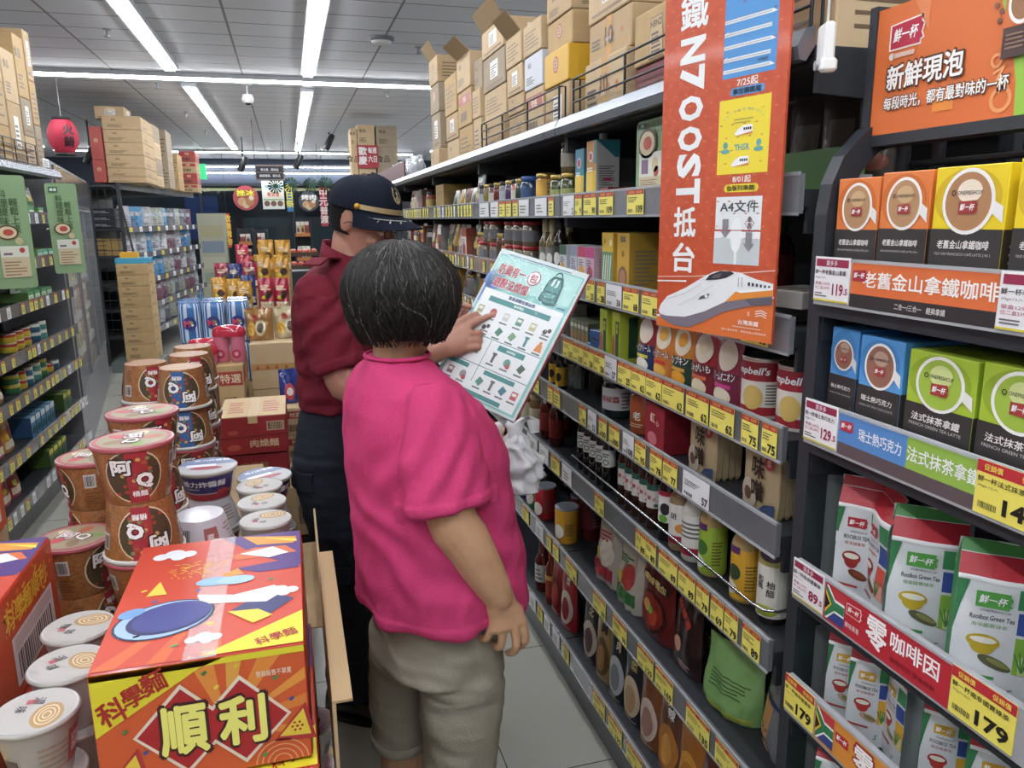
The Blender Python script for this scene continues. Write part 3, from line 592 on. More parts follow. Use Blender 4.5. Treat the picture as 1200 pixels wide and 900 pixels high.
KIT.put('sesame', bottle(.029, .215, SESA, mat('brown_cap', '4a2f1e', .3), .5, .62, .9, 'e4e2dc', .12, .6, '', art=lambda A, r, h: (A.text('胡', -r * .3, h * .45, r * .6, '3a3a3a', 2, .03), A.rect(-r * 2.2, h * .1, r * 2.2, h * .2, 'b8203a', 2), A.disc(r * .4, h * .3, r * .5, 'e0902a', 2, ry=h * .06))), 'dressing_bottle', 'dressing bottle with brown cap and white label behind the wire', 'bottle', P(2, 797, .862))
KIT.put('ceasar', bottle(.03, .22, mat('white_dressing', 'd8d4c6', .35), CREAM, .5, .6, .9, 'eceae4', .1, .58, '', art=lambda A, r, h: (A.bars(-r, h * .3, r, h * .52, 4, '6a6a6a', 2), A.rect(-r * 2.2, h * .08, r * 2.2, h * .18, 'b81e3a', 2))), 'dressing_bottle', 'cream capped white dressing bottle behind the wire', 'bottle', P(2, 813, .864))
DR = lambda col, blob: bottle(.031, .21, mat('dressing_' + col, 'b89a58', .3, coat=.4), CREAM, .52, .62, .92, col, .04, .6, '', art=lambda A, r, h: (A.rect(-r * 1.6, h * .55, -r * .1, h * .63, '5a2a6a', 2), A.disc(-r * .5, h * .34, r * .5, blob, 2, ry=h * .09), A.disc(-r * .9, h * .16, r * .7, 'eef0e4', 2, ry=h * .08), A.bars(r * .3, h * .15, r * 1.2, h * .45, 8, '6a5a2a', 2)))
KIT.put('greendress', DR('9cc02e', '3f7a2a'), 'dressing_bottle', 'lime labelled dressing bottle behind the wire', 'bottle', P(2, 834, .866))
KIT.put('yellowdress', DR('e2a51c', '2a4a2a'), 'dressing_bottle', 'yellow labelled dressing bottle behind the wire, front one', 'bottle', P(2, 872, .868))
KIT.put('yellowdress', None, 'dressing_bottle', 'yellow labelled dressing bottle standing behind the front yellow one', 'bottle', P(2, 885, .95))
WA = bottle(.031, .185, DARKG, BLACK, .62, .7, .9, 'e9e6d8', .08, .66, '', art=lambda A, r, h: (A.vtext('柚醋', r * .1, h * .5, r * .5, '2a2a22', 2, .03), A.vtext('和風', -r * .6, h * .54, r * .42, '2a2a22', 2, .03), A.rect(-r * 1.4, h * .66, r * 1.4, h * .9, 'b8ac58', 1), A.disc(0, h * .78, r * .8, '4a3a4a', 2, ry=h * .07), A.disc(-r * .2, h * .16, r * .8, 'b8c232', 2, ry=h * .06)))
KIT.put('wafu', WA, 'dressing_bottle', 'white labelled yuzu dressing bottle nearest the end bracket', 'bottle', P(2, 904, .872))
KIT.put('wafu', None, 'dressing_bottle', 'yuzu dressing bottle deeper on the shelf by the end bracket', 'bottle', P(2, 945, 1.0))
KT = bottle(.026, .2, REDS, mat('white_cap', 'd8d8d4', .3), .5, .6, .88, '8e2420', .15, .5, '')
for i, (px, x) in enumerate(((652, .86), (641, .86), (662, .93))): KIT.put('ketchup', KT, 'ketchup_bottle', 'dark red ketchup bottle on the third shelf up, %s' % ['right one', 'left one', 'one behind'][i], 'bottle', P(2, px, x), group='ketchup bottles')
for i, px in enumerate((620, 630)): KIT.put('smalljar', jar(.03, .14, '7a5a2a', mat('beige_lid', 'a89a7a', .4), 'd8cfa8', '', '', .95), 'sauce_jar', 'tan jar on the third shelf up beside the plastic carrier bag, %s' % ['left one', 'right one'][i], 'jar', P(2, px, .86), group='tan sauce jars')
for i, px in enumerate((614, 622, 632)): KIT.put('redcap', bottle(.018, .16, mat('chili', 'a8481c', .15, coat=.5), mat('red_cap', 'b0261c', .3), .5, .6, .88, 'd8a83a', .15, .5), 'chili_bottle', 'small red capped chili bottle on the third shelf up, %s' % ['left', 'middle', 'right'][i], 'bottle', P(2, px, .95), group='red capped chili bottles')
# --- second shelf up: tins, noodle bags, hot pot pouches
for i, (px, col, n_, x) in enumerate(((617, '2a3a8a', 'blue', .85), (629, '4a8a4a', 'green', .852), (639, 'b01e24', 'red', .848), (664, 'd89a1e', 'yellow', .852))):
    KIT.put('tin_' + col, can(.04, .125, col, LIDG, None, None, '', 'ffffff', 'eee6dc'), 'powder_tin', '%s powder tin with grey plastic lid on the second shelf up' % n_, 'tin', P(1, px, x), group='powder tins with grey lids')
KIT.put('darkjar', jar(.042, .15, '5a1418', mat('maroon_lid', '4a1a1e', .3), '6a1a20', '', '', .95, .3, .8), 'chili_jar', 'dark red jar at the back of the second shelf up', 'jar', P(1, 692, .94))
NOOD = mat('noodle_bag', 'cfc4b4', .12, alpha=.9, coat=.7, bump=.5, bscale=40)
def noodle_art(c1, c2):
    def a(A, w, h): A.rect(-w * .4, h * .1, w * .4, h * .3, c1, 1); A.disc(w * .1, h * .5, w * .25, c2, 1); A.bars(-w * .35, h * .65, w * .3, h * .8, 3, c1, 1, .6); A.disc(-w * .2, h * .42, w * .12, 'd8c83a', 2)
    return a
KIT.put('noodA', pouch(.16, .2, .07, NOOD, None, noodle_art('b02a34', 'e8dcc8'), seed=2, wr=.01), 'noodle_bag', 'clear bag of noodles with red print on the second shelf up', 'noodle bag', P(1, 717, .88))
KIT.put('noodB', pouch(.15, .19, .07, NOOD, None, noodle_art('3a7a3a', 'c23a34'), seed=7, wr=.01), 'noodle_bag', 'clear bag of noodles with green top left of the maroon pouch', 'noodle bag', P(1, 746, .88))
def hot_art(A, w, h):
    A.disc(0, h * .32, w * .42, '2a0f0c', 1, ry=h * .26); A.disc(0, h * .33, w * .36, '8a1f14', 2, ry=h * .22); A.disc(-w * .1, h * .38, w * .1, 'd8a050', 3); A.disc(w * .12, h * .28, w * .12, 'c23a1e', 3); A.disc(w * .02, h * .35, w * .06, '7ac23a', 4)
    A.rect(-w * .4, h * .64, w * .42, h * .76, '2a1a10', 2); A.text('麻辣鴨血', 0, h * .7, h * .09, 'e0c070', 3, .03, w=w * .7); A.text('大', -w * .2, h * .87, h * .09, 'e8d8a8', 3, .03)
KIT.put('hotA', pouch(.17, .21, .06, '6a1614', None, hot_art, seed=3, wr=.005), 'hot_pot_pouch', 'maroon duck blood hot pot pouch on the second shelf up', 'pouch', P(1, 781, .882))
def red_art(A, w, h): A.text('麻辣燙', .0, h * .72, h * .1, 'd83a2a', 3, .03, w=w * .6, rot=-.5); A.poly([(-w * .4, h * .05), (w * .2, h * .05), (-w * .05, h * .6)], 'a81c1e', 1); A.disc(-w * .08, h * .3, w * .12, 'e0a080', 2, ry=h * .1); A.bars(w * .0, h * .05, w * .4, h * .15, 3, 'd8b0a0', 2)
KIT.put('hotB', pouch(.15, .2, .055, '2a1616', None, red_art, seed=9, wr=.006), 'hot_pot_pouch', 'black and red spicy stew pouch right of the maroon pouch', 'pouch', P(1, 822, .88), rz=-.12)
KIT.put('hotC', pouch(.13, .18, .05, '1c2a26', None, lambda A, w, h: (A.disc(0, h * .6, w * .28, 'c2884a', 1, ry=h * .12), A.bars(-w * .3, h * .2, w * .3, h * .4, 4, 'a89a6a', 1)), seed=11, wr=.006), 'hot_pot_pouch', 'dark pouch with fried topping picture behind the spicy stew pouch', 'pouch', P(1, 842, .96))
KIT.put('greenbag', pouch(.17, .15, .1, mat('green_film', '7fae62', .25, coat=.5), None, lambda A, w, h: (A.bars(-w * .25, h * .35, w * .4, h * .62, 5, '2f4a24', 1, .3), A.rect(-w * .45, h * .03, w * .45, h * .12, 'a8b23a', 1)), seed=5, wr=.008), 'green_bag', 'pale green plastic food bag slumped on the second shelf up', 'bag', P(1, 868, .9), rz=.2)
KIT.put('silverbag', pouch(.14, .19, .07, mat('silver_film', '9a9c9e', .25, .5), mat('silver_film', '9a9c9e', .25, .5), lambda A, w, h: (A.rect(-w * .48, h * .02, -w * .05, h * .55, 'c28a4a', 1), A.text('BM', -w * .25, h * .6, h * .07, '1a1a22', 2, .04), A.rect(-w * .48, h * .56, w * .48, h * .61, '22285a', 1)), seed=8, wr=.005), 'silver_pouch', 'silver and tan pouch at the near end of the second shelf up', 'pouch', P(1, 922, .91), rz=-.15)
KIT.put('tinred2', can(.036, .11, '8a1c1c', LIDG, '701414', None), 'powder_tin', 'dark red tin behind the yellow tin, second shelf up', 'tin', P(1, 680, .95))
# --- lowest shelf: bottles and pouches
KIT.put('winebot', bottle(.033, .2, REDS, mat('maroon_cap', '6a1a1a', .3), .45, .6, .86, 'c9c8c4', .2, .55, '', art=lambda A, r, h: A.bars(-r * .6, h * .26, r * .6, h * .5, 3, '6a6a6a', 2)), 'sauce_bottle', 'dark red bottle with white label on the lowest shelf', 'bottle', P(0, 637, .86))
for i, px in enumerate((660, 664)): KIT.put('redbot', bottle(.024, .22, mat('amber', '7a2a14', .12, coat=.6), mat('red_cap', 'b0261c', .3), .45, .6, .88, 'a8341e', .12, .52, band='d8a83a'), 'chili_oil_bottle', 'amber bottle with red cap on the lowest shelf, %s' % ['farther one', 'nearer one'][i], 'bottle', P(0, px, .855 + .07 * i), group='amber red capped bottles')
def pz(c1, c2, t='', tc='f0d8c0'):
    def a(A, w, h):
        A.disc(0, h * .34, w * .42, c1, 1, ry=h * .26); A.disc(w * .02, h * .32, w * .24, c2, 2, ry=h * .18)
        if t: A.vtext(t, w * .1, h * .95, h * .12, tc, 3, .04, out=.09, oc='1a1010')
        A.bars(-w * .4, h * .03, w * .3, h * .08, 2, 'c8b8a0', 1)
    return a
LOWP = [(676, '9c1c22', pz('7a1418', 'c23a34', '紅'), 'dark red'), (690, 'b81c24', pz('e0d0c0', 'a81820', '酸菜', 'e8d8c0'), 'bright red'), (704, '2a2226', pz('d8c8b8', '6a4a4a', '東北'), 'black with a pale hot pot picture'), (715, 'a8884a', pz('6a4a24', 'a8783a', '羊肉', '3a2414'), 'gold'), (727, '1e2226', pz('c8ccd0', '8a9298', '白肉'), 'black with a white soup picture'), (746, '1a2030', pz('e0c8a0', 'c8a070', '酸菜', 'd8c070'), 'navy with a cream bowl picture'), (764, '8a4a24', pz('e0c8b8', 'b08070', '', ''), 'brown'), (790, '6a3a24', pz('c87a2a', 'e0983a', '麻辣', 'f4f0e8'), 'brown with big white characters'), (816, 'b0641c', pz('e09a2a', 'c8781e', ''), 'orange'), (838, '5a2a1a', pz('b8442a', 'd87a3a', ''), 'reddish brown')]
for i, (px, col, art, n_) in enumerate(LOWP):
    KIT.put('low%d' % i, pouch(.1, .235, .045, col, None, art, seed=20 + i, wr=.004), 'stew_pouch', '%s hot pot soup pouch standing on the lowest shelf' % n_, 'pouch', P(0, px, .86), rz=.12, group='soup pouches on the lowest shelf')
# --- sixth shelf up: packs, bottles, yellow boxes
def pk(c1, c2): return lambda A, w, h: (A.rect(-w * .5, h * .72, w * .5, h, c1, 1), A.disc(0, h * .3, w * .36, c2, 1, ry=h * .2), A.bars(-w * .35, h * .5, w * .3, h * .68, 3, '5a5a62', 1))
for i, (px, f, s, c1, c2) in enumerate(((679, 'c4c6cc', 'b4b8c0', '2f5a44', 'd89a3a'), (690, 'b9bcc8', 'a8aab8', '8a8ca0', '9a9aa8'), (700, 'c8c4c8', 'b8b4b8', 'c23a5a', 'd8983a'), (710, 'c8a0b4', 'b890a4', 'b83a7a', 'a83a4a'))):
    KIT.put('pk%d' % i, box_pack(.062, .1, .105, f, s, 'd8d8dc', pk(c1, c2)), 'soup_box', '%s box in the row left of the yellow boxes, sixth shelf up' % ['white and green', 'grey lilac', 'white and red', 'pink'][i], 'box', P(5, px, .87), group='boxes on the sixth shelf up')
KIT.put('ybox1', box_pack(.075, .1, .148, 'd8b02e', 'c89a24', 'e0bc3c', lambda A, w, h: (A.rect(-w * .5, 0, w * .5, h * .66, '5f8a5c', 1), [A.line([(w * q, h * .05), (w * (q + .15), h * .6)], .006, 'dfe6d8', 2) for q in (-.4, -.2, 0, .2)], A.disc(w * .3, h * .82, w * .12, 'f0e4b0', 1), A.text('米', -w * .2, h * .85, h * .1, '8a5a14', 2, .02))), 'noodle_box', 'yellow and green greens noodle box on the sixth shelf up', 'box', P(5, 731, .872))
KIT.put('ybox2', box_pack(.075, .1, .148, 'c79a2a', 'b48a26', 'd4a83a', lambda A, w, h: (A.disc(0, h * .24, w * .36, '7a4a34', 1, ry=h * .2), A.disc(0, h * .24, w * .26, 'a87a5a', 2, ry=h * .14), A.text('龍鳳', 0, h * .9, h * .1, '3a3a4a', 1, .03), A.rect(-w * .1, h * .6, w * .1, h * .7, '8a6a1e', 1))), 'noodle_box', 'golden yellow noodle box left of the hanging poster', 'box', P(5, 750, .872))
for i, (px, x, kind) in enumerate(((640, .85, 'olive'), (648, .85, 'olive'), (657, .852, 'dark'), (667, .9, 'olive'))):
    KIT.put('oil' + kind, bottle(.024, .185 if kind == 'olive' else .2, mat('oil_glass', '6a5a2a', .1, coat=.6) if kind == 'olive' else DARKG, mat('cream_cap', 'b8a878', .3) if kind == 'olive' else BLACK, .45, .55, .86, '7a7a72' if kind == 'olive' else '2a2a2a', .12, .5, art=lambda A, r, h: A.disc(0, h * .3, r * .5, 'd8d8d0', 2, ry=h * .1)), 'oil_bottle', '%s bottle on the sixth shelf up behind the white board, %s' % ('pale' if kind == 'olive' else 'black', ORD[3 - i].replace('nearest', 'first') + ' from the right'), 'bottle', P(5, px, x), group='oil bottles')
for i, (px, lid) in enumerate(((577, 'a81e24'), (584, 'a81e24'), (602, 'a81e24'), (612, 'a81e24'), (624, 'a81e24'))):
    for j in range(2): KIT.put('redjar', jar(.036, .088, '6a5a44', mat('red_lid', 'a81e24', .3), '6f7076', '', '', .95), 'preserve_jar', 'red lidded jar %s, %s along the sixth shelf up from the bottles' % (['below', 'on top'][j], ['fifth', 'fourth', 'third', 'second', 'first'][i]), 'jar', (.856, Yat(px, .856, SURF[5] + .0012), SURF[5] + .0012 + j * .0885), group='red lidded jars')
for i, (px, a) in enumerate(((893, 0), (918, .2))): KIT.put('silverpk', box_pack(.11, .12, .03, 'b8b4ac', '9a968e', 'c8c4bc', None, None, lambda T_, d, w: T_.bars(-d * .4, -w * .4, d * .3, w * .4, 3, '8a5a3a', 1)), 'flat_packet', 'flat silver packet lying on the sixth shelf up, %s' % ['lower', 'upper'][i], 'packet', (.885, 1.19, SURF[5] + .0012 + .0302 * i), rz=a, group='flat silver packets')
for i, (px, x) in enumerate(((925, .98), (905, .99), (890, .99))): KIT.put('cokes', bottle(.04, .2, REDS, mat('green_cap', '2a5a3a', .3), .5, .6, .85, '8a2a24', .2, .55, art=lambda A, r, h: A.disc(0, h * .38, r * .5, 'd8c8b8', 2, ry=h * .12)), 'chili_bottle', 'chili sauce bottle with green cap deep on the sixth shelf up, %s' % ['nearest the post', 'middle', 'behind the poster'][i], 'bottle', P(5, px, x) if i else (.98, 1.15, SURF[5] + .0012), group='green capped chili bottles')
# --- second shelf from the top
def juice_art(A, w, h):
    A.rect(-w * .5, 0, w * .5, h * .5, 'e3c23e', 1); A.poly([(w * .1, 0), (w * .5, 0), (w * .5, h * .45), (w * .2, h * .5)], 'd8a81e', 2); A.disc(-w * .05, h * .74, w * .22, 'd8e0dc', 1); A.disc(-w * .05, h * .74, w * .16, 'c8364a', 2); A.bars(-w * .4, h * .5, w * .3, h * .58, 2, 'f4f0e0', 2, .6)
    A.poly([(w * .22, h * .62), (w * .5, h * .62), (w * .5, h), (w * .35, h)], '2a8a94', 1)
def juice(col, top):
    def mk(o):
        box_pack(.072, .07, .19, col, 'a8a8a4', 'b88a4a', juice_art, lambda B, d, h: (B.poly([(-d / 2, h), (d * .3, h * .72), (d / 2, h * .72), (d / 2, h)], '2a8a94', 1), B.bars(-d * .4, h * .15, d * .35, h * .6, 12, '5a5a5a', 1), B.rect(-d * .2, h * .34, d * .15, h * .39, 'a82a4a', 2)))(o)
        c = MB(); c.lathe([(.012, .19), (.012, .21), (.01, .212)], mat('spout', 'b8b4a8', .4), 12); c.build('spout', o)
    return mk
KIT.put('juiceO', juice('c88a3a', 0), 'juice_carton', 'orange topped juice carton with grey side, second shelf from the top', 'carton', P(6, 706, .862))
KIT.put('juiceB', box_pack(.07, .07, .15, '3a8aa4', '2a6a84', '5aa4bc', juice_art), 'juice_carton', 'smaller blue drink carton beside the orange juice carton', 'carton', P(6, 692, .86))
PKL = jar(.034, .092, '3f4a1e', GOLD, '9aa05a', '', '', .95, .2, .5); PKL2 = jar(.034, .092, '6a5a34', mat('brown_lid', '5a4a34', .3), 'a09a88', '', '', .95)
KIT.put('pk_g', PKL, 'pickle_jar', 'green pickle jar with gold lid left of the drink cartons', 'jar', P(6, 657, .858), group='pickle jars'); KIT.put('pk_g', None, 'pickle_jar', 'green pickle jar with gold lid, nearer of the bottom pair', 'jar', P(6, 670, .858), group='pickle jars')
KIT.put('pk_b', PKL2, 'pickle_jar', 'brown lidded jar stacked on the nearer green pickle jar', 'jar', (.858, Yat(670, .858, SURF[6] + .0012), SURF[6] + .0945), group='pickle jars')
KIT.put('orangejar', jar(.034, .105, 'c8601e', GOLD, 'e0a83a', '', '', .95, .1, .8), 'preserve_jar', 'orange preserve jar beside the green pickle jars', 'jar', P(6, 640, .858)); KIT.put('bluejar', jar(.042, .105, '23406a', mat('blue_lid', '2a5ab0', .3), '2f4f80', '', '', .95), 'preserve_jar', 'navy jar with bright blue lid, second shelf from the top', 'jar', P(6, 624, .868))
sm = ['3a3f46', '7a6a1e', '5a2020', '6a1a1a', '77766a', '4a2a5a', 'b8583a', '2a3a2a']
for i, px in enumerate((568, 574, 580, 586, 593, 600, 607, 613)): KIT.put('sm%d' % i, jar(.026, .1, sm[i], [BLACK, GOLD][i % 2], ['a8b0b8', None, 'c8c0b0', None][i % 4], '', '', .9), 'small_jar', '%s small jar, second shelf from the top, left of the blue lidded jar' % ['blue grey', 'olive', 'dark red', 'maroon', 'grey', 'purple', 'orange', 'green'][i], 'jar', P(6, px, .85), group='small jars in a row')
KIT.put('redbase', box_pack(.05, .1, .035, '8a1c20', '7a181c', '9a2428'), 'packet', 'low dark red packet right of the orange juice carton', 'packet', P(6, 728, .87))
# green recipe board standing on that shelf
o = empty('recipe_board', (.83, Yat(764, .83, SURF[6] + .1), SURF[6] + .001))
b = MB(); Mx = Matrix.Rotation(PI / 2, 4, 'X'); 
def rr(w, h, r): return [(sx * (w / 2 - r) + r * math.cos(a), (h - r if sy > 0 else r) + r * math.sin(a)) for sx, sy, a0 in ((1, -1, -PI / 2), (1, 1, 0), (-1, 1, PI / 2), (-1, -1, PI)) for a in [a0 + PI / 2 * i / 5 for i in range(6)]]
def board_green(o, w, h, big):
    b = MB(); gm = mat('recipe_green', '86a878', .4); b.prism([(-y, x) for x, y in [(p[0], p[1]) for p in rr(w, h, .015)]], 0, .004, gm, Matrix(((0, 0, 1, 0), (0, -1, 0, 0), (-1, 0, 0, 0), (0, 0, 0, 1))))
    b.build('panel', o)
    p = MB(); A = Art(p, flat((-.0045, 0, 0), (0, -1, 0), (0, 0, 1)))
    A.rect(-w * .4, h * .9, -w * .12, h * .96, '1f5a3c', 1); A.text('康寶', -w * .26, h * .93, h * .035, 'ffffff', 2, .02)
    if big: A.text('料理提味', w * .14, h * .93, h * .06, '3a5a34', 1, .02, w=w * .5); A.text('輕鬆上桌', w * .16, h * .84, h * .055, '3a5a34', 1, .02, w=w * .5)
    else: A.vtext('料理提味', -w * .12, h * .87, h * .07, '3a5a34', 1, .02); A.vtext('輕鬆上桌', w * .14, h * .8, h * .07, '3a5a34', 1, .02)
    yb = .7 if big else .5; A.disc(-w * .1, h * yb, w * .28, '6a4a34', 1, ry=w * .2); A.disc(-w * .1, h * yb, w * .23, 'd8c8a0', 2, ry=w * .16); A.disc(-w * .08, h * yb, w * .13, 'c2483a', 3, ry=w * .09)
    A.rect(-w * .34, h * .1, w * .36, h * (yb - .12), 'd8dccc', 1); A.rect(-w * .34, h * .1, w * .36, h * .28, 'cdbf98', 2); A.bars(-w * .28, h * .12, w * .3, h * .26, 5, '8a5a34', 3, .3)
    A.rect(-w * .26, h * .32, -w * .05, h * (yb - .2), '7a5a7a', 2); A.disc(w * .16, h * .42, w * .1, 'c8ba8a', 2); A.disc(w * .2, h * .34, w * .07, 'c23a2a', 2)
    p.build('print', o)
board_green(o, .17, .18, True); tag(o, 'green recipe board standing left of the orange hanging poster', 'sign')
# --- farther bays: mixed goods, upper shelves
rnd = random.Random(11)
FARC = ['8a1c24', 'c8b8a0', '3a3a2a', 'b8862a', 'd8d4cc', '6a3a24', '2a4a3a', '9a3a2a', 'a8a49c', '4a2a1e', 'c2a050', '7a7a80']
FARN = {'8a1c24': 'crimson', 'c8b8a0': 'beige', '3a3a2a': 'dark olive', 'b8862a': 'mustard', 'd8d4cc': 'white', '6a3a24': 'brown', '2a4a3a': 'dark green', '9a3a2a': 'rust', 'a8a49c': 'grey', '4a2a1e': 'dark brown', 'c2a050': 'tan', '7a7a80': 'steel grey'}
KIT.put('tanbox', box_pack(.22, .16, .14, 'a8863a', '9a7a34', 'b89446', lambda A, w, h: [A.line([(w * q, 0), (w * q, h * .75)], .012, '5a4424', 1) for q in (-.3, -.1, .1, .3)]), 'display_box', 'mustard display box above the cap visor, second shelf from the top', 'box', (.9, 4.3, SURF[6] + .0012))
cnt = {}
def far_goods(level, y0, y1, wh, hmin, hmax, where):
    y = y0
    while y < y1:
        e = [q for q in YB if y - .02 < q < y + .14]
        if e: y = e[0] + .03
        c = rnd.choice(FARC); t = rnd.randrange(3); wd = rnd.uniform(*wh); h = rnd.uniform(hmin, hmax); k = 'far_%s_%d_%d' % (c, t, level)
        nm = ['food_packet', 'food_box', 'sauce_jar'][t]; wd_ = [.12, .09, .075][t]
        mk = [pouch(.12, hmax, .05, c, None, noodle_art(rnd.choice(FARC), rnd.choice(FARC)), seed=rnd.randrange(99), wr=.006), box_pack(.09, .1, hmax * .9, c, rnd.choice(FARC), c, pk(rnd.choice(FARC), rnd.choice(FARC))), jar(.036, hmax * .8, c, [GOLD, BLACK][rnd.randrange(2)], rnd.choice(FARC))][t]
        kk = (c, t, where); cnt[kk] = cnt.get(kk, 0) + 1
        KIT.put(k, mk, nm, '%s %s, %s, %s along' % (FARN[c], nm.replace('_', ' '), where, ORD[cnt[kk] - 1].replace('nearest', 'first')), nm.split('_')[1], (.865, y + wd_ / 2, SURF[level] + .0012), rz=rnd.uniform(-.05, .05), group='mixed goods on the far right shelves'); y += wd_ + rnd.uniform(.012, .025)
far_goods(6, 4.75, 5.5, (.08, .1), .12, .15, 'far part of second highest right shelf'); far_goods(6, 3.42, 4.08, (.08, .1), .07, .1, 'middle part of second highest right shelf')
far_goods(5, 3.0, 5.5, (.08, .1), .12, .16, 'far part of sixth right shelf up'); far_goods(4, 2.32, 4.4, (.08, .1), .11, .14, 'far part of fifth right shelf up'); far_goods(3, 3.1, 3.8, (.08, .1), .1, .13, 'far part of fourth right shelf up')
far_goods(2, 2.85, 3.3, (.08, .1), .1, .16, 'far part of third right shelf up'); far_goods(1, 2.85, 3.3, (.08, .1), .1, .16, 'far part of second right shelf up')
# ================================================================ the two people
def ring(c, u, a, v, b, n=30, pw=2.0, front=None):
    c = V(c); L = []
    for i in range(n):
        t = 2 * PI * i / n; x, y = math.cos(t), math.sin(t); x = math.copysign(abs(x) ** (2 / pw), x); y = math.copysign(abs(y) ** (2 / pw), y)
        L.append(c + u * (x * (front if front and x > 0 else a)) + v * (y * b))
    return L
def smooth_path(pts, rad, k=5):
    P_ = [V(p) for p in pts]; out = []; rr = []
    for i in range(len(P_) - 1):
        p0, p1, p2, p3 = P_[max(i - 1, 0)], P_[i], P_[i + 1], P_[min(i + 2, len(P_) - 1)]
        for j in range(k):
            t = j / k; out.append(.5 * ((2 * p1) + (p2 - p0) * t + (2 * p0 - 5 * p1 + 4 * p2 - p3) * t * t + (3 * p1 - p0 - 3 * p2 + p3) * t ** 3)); rr.append(rad[i] + (rad[i + 1] - rad[i]) * t)
    return out + [P_[-1]], rr + [rad[-1]]
def limb(b, pts, rad, m, seg=14, k=5, cap0=True, cap1=True):
    p, r = smooth_path(pts, rad, k)
    if cap1: d = (p[-1] - p[-2]).normalized(); q = r[-1]; p += [p[-1] + d * q * .55, p[-1] + d * q * .85, p[-1] + d * q]; r += [q * .83, q * .5, q * .08]
    if cap0: d = (p[0] - p[1]).normalized(); q = r[0]; p = [p[0] + d * q, p[0] + d * q * .85, p[0] + d * q * .55] + p; r = [q * .08, q * .5, q * .83] + r
    b.tube(p, r, m, seg)
def ball(b, c, r, m, sq=(1, 1, 1), M=None, n=14):
    b.lathe([(r * math.sin(PI * (i + .15) / 10.3), -r * math.cos(PI * (i + .15) / 10.3) * sq[2]) for i in range(11)], m, n, c=c, sx=sq[0], sy=sq[1], M=M)
def fuse(b, name, parent, vox, it=6, disp=None, keep=True):
    """one continuous surface from overlapping lofts"""
    t = bpy.data.objects.new('tmp', b.mesh('tmp')); COL.objects.link(t)
    rm = t.modifiers.new('r', 'REMESH'); rm.mode = 'VOXEL'; rm.voxel_size = vox; rm.use_smooth_shade = True
    if it: sm = t.modifiers.new('s', 'SMOOTH'); sm.factor = .5; sm.iterations = it
    dg = bpy.context.evaluated_depsgraph_get(); dg.update(); me = bpy.data.meshes.new_from_object(t.evaluated_get(dg)); bpy.data.objects.remove(t)
    me.name = name; me.materials.clear(); me.materials.append(b.ms[0])
    if disp:
        ns = [v.normal.copy() for v in me.vertices]
        for v, n in zip(me.vertices, ns): v.co += n * disp(v.co, n)
    me.polygons.foreach_set('use_smooth', [True] * len(me.polygons)); me.update()
    o = bpy.data.objects.new(name, me); COL.objects.link(o); o.parent = parent; return o
def skin_mat(name, c1, c2): return mat(name, c1, .5, noise_=(c2, .25), bscale=22, sub=.06, bump=.08)
SKW = skin_mat('skin_tan', 'd6a47c', 'c6926a'); SKO = skin_mat('skin_officer', 'b27a62', 'a26a52'); NAILM = mat('nail', 'c89a86', .3)
def cloth(name, c, c2, sc=260, rough=.85, bump=.35): return mat(name, c, rough, noise_=(c2, .3), bscale=sc, bump=bump, spec=.2)
PINK = cloth('pink_jersey', 'd83a74', 'cc3068'); KHAKI = cloth('khaki_cotton', 'a09888', '968e7d'); MAROON = cloth('maroon_shirt', '701426', '66101f'); NAVY = cloth('navy_twill', '1a1f2b', '151923'); LEATH = mat('black_leather', '0b0b0c', .18, coat=.7, bump=.25, bscale=40)
def finger(b, base, dirs, lens, rad, m): 
    p = [V(base)]
    for d, l in zip(dirs, lens): p.append(p[-1] + V(d).normalized() * l)
    r = [rad * 1.05, rad * 1.0, rad * .92, rad * .78][:len(p)]
    limb(b, p, r, m, 10, 4, cap0=False); return p
# ---------------------------------------------------------------- woman in pink
wth = R(18); WF = V((math.cos(wth), math.sin(wth), 0)); WR = V((math.sin(wth), -math.cos(wth), 0)); UP = V((0, 0, 1))
wo = empty('person', (.24, 1.57, 0)); OFF = V((.24, 1.57, 0))
def L_(p): return V(p) - OFF
b = MB()
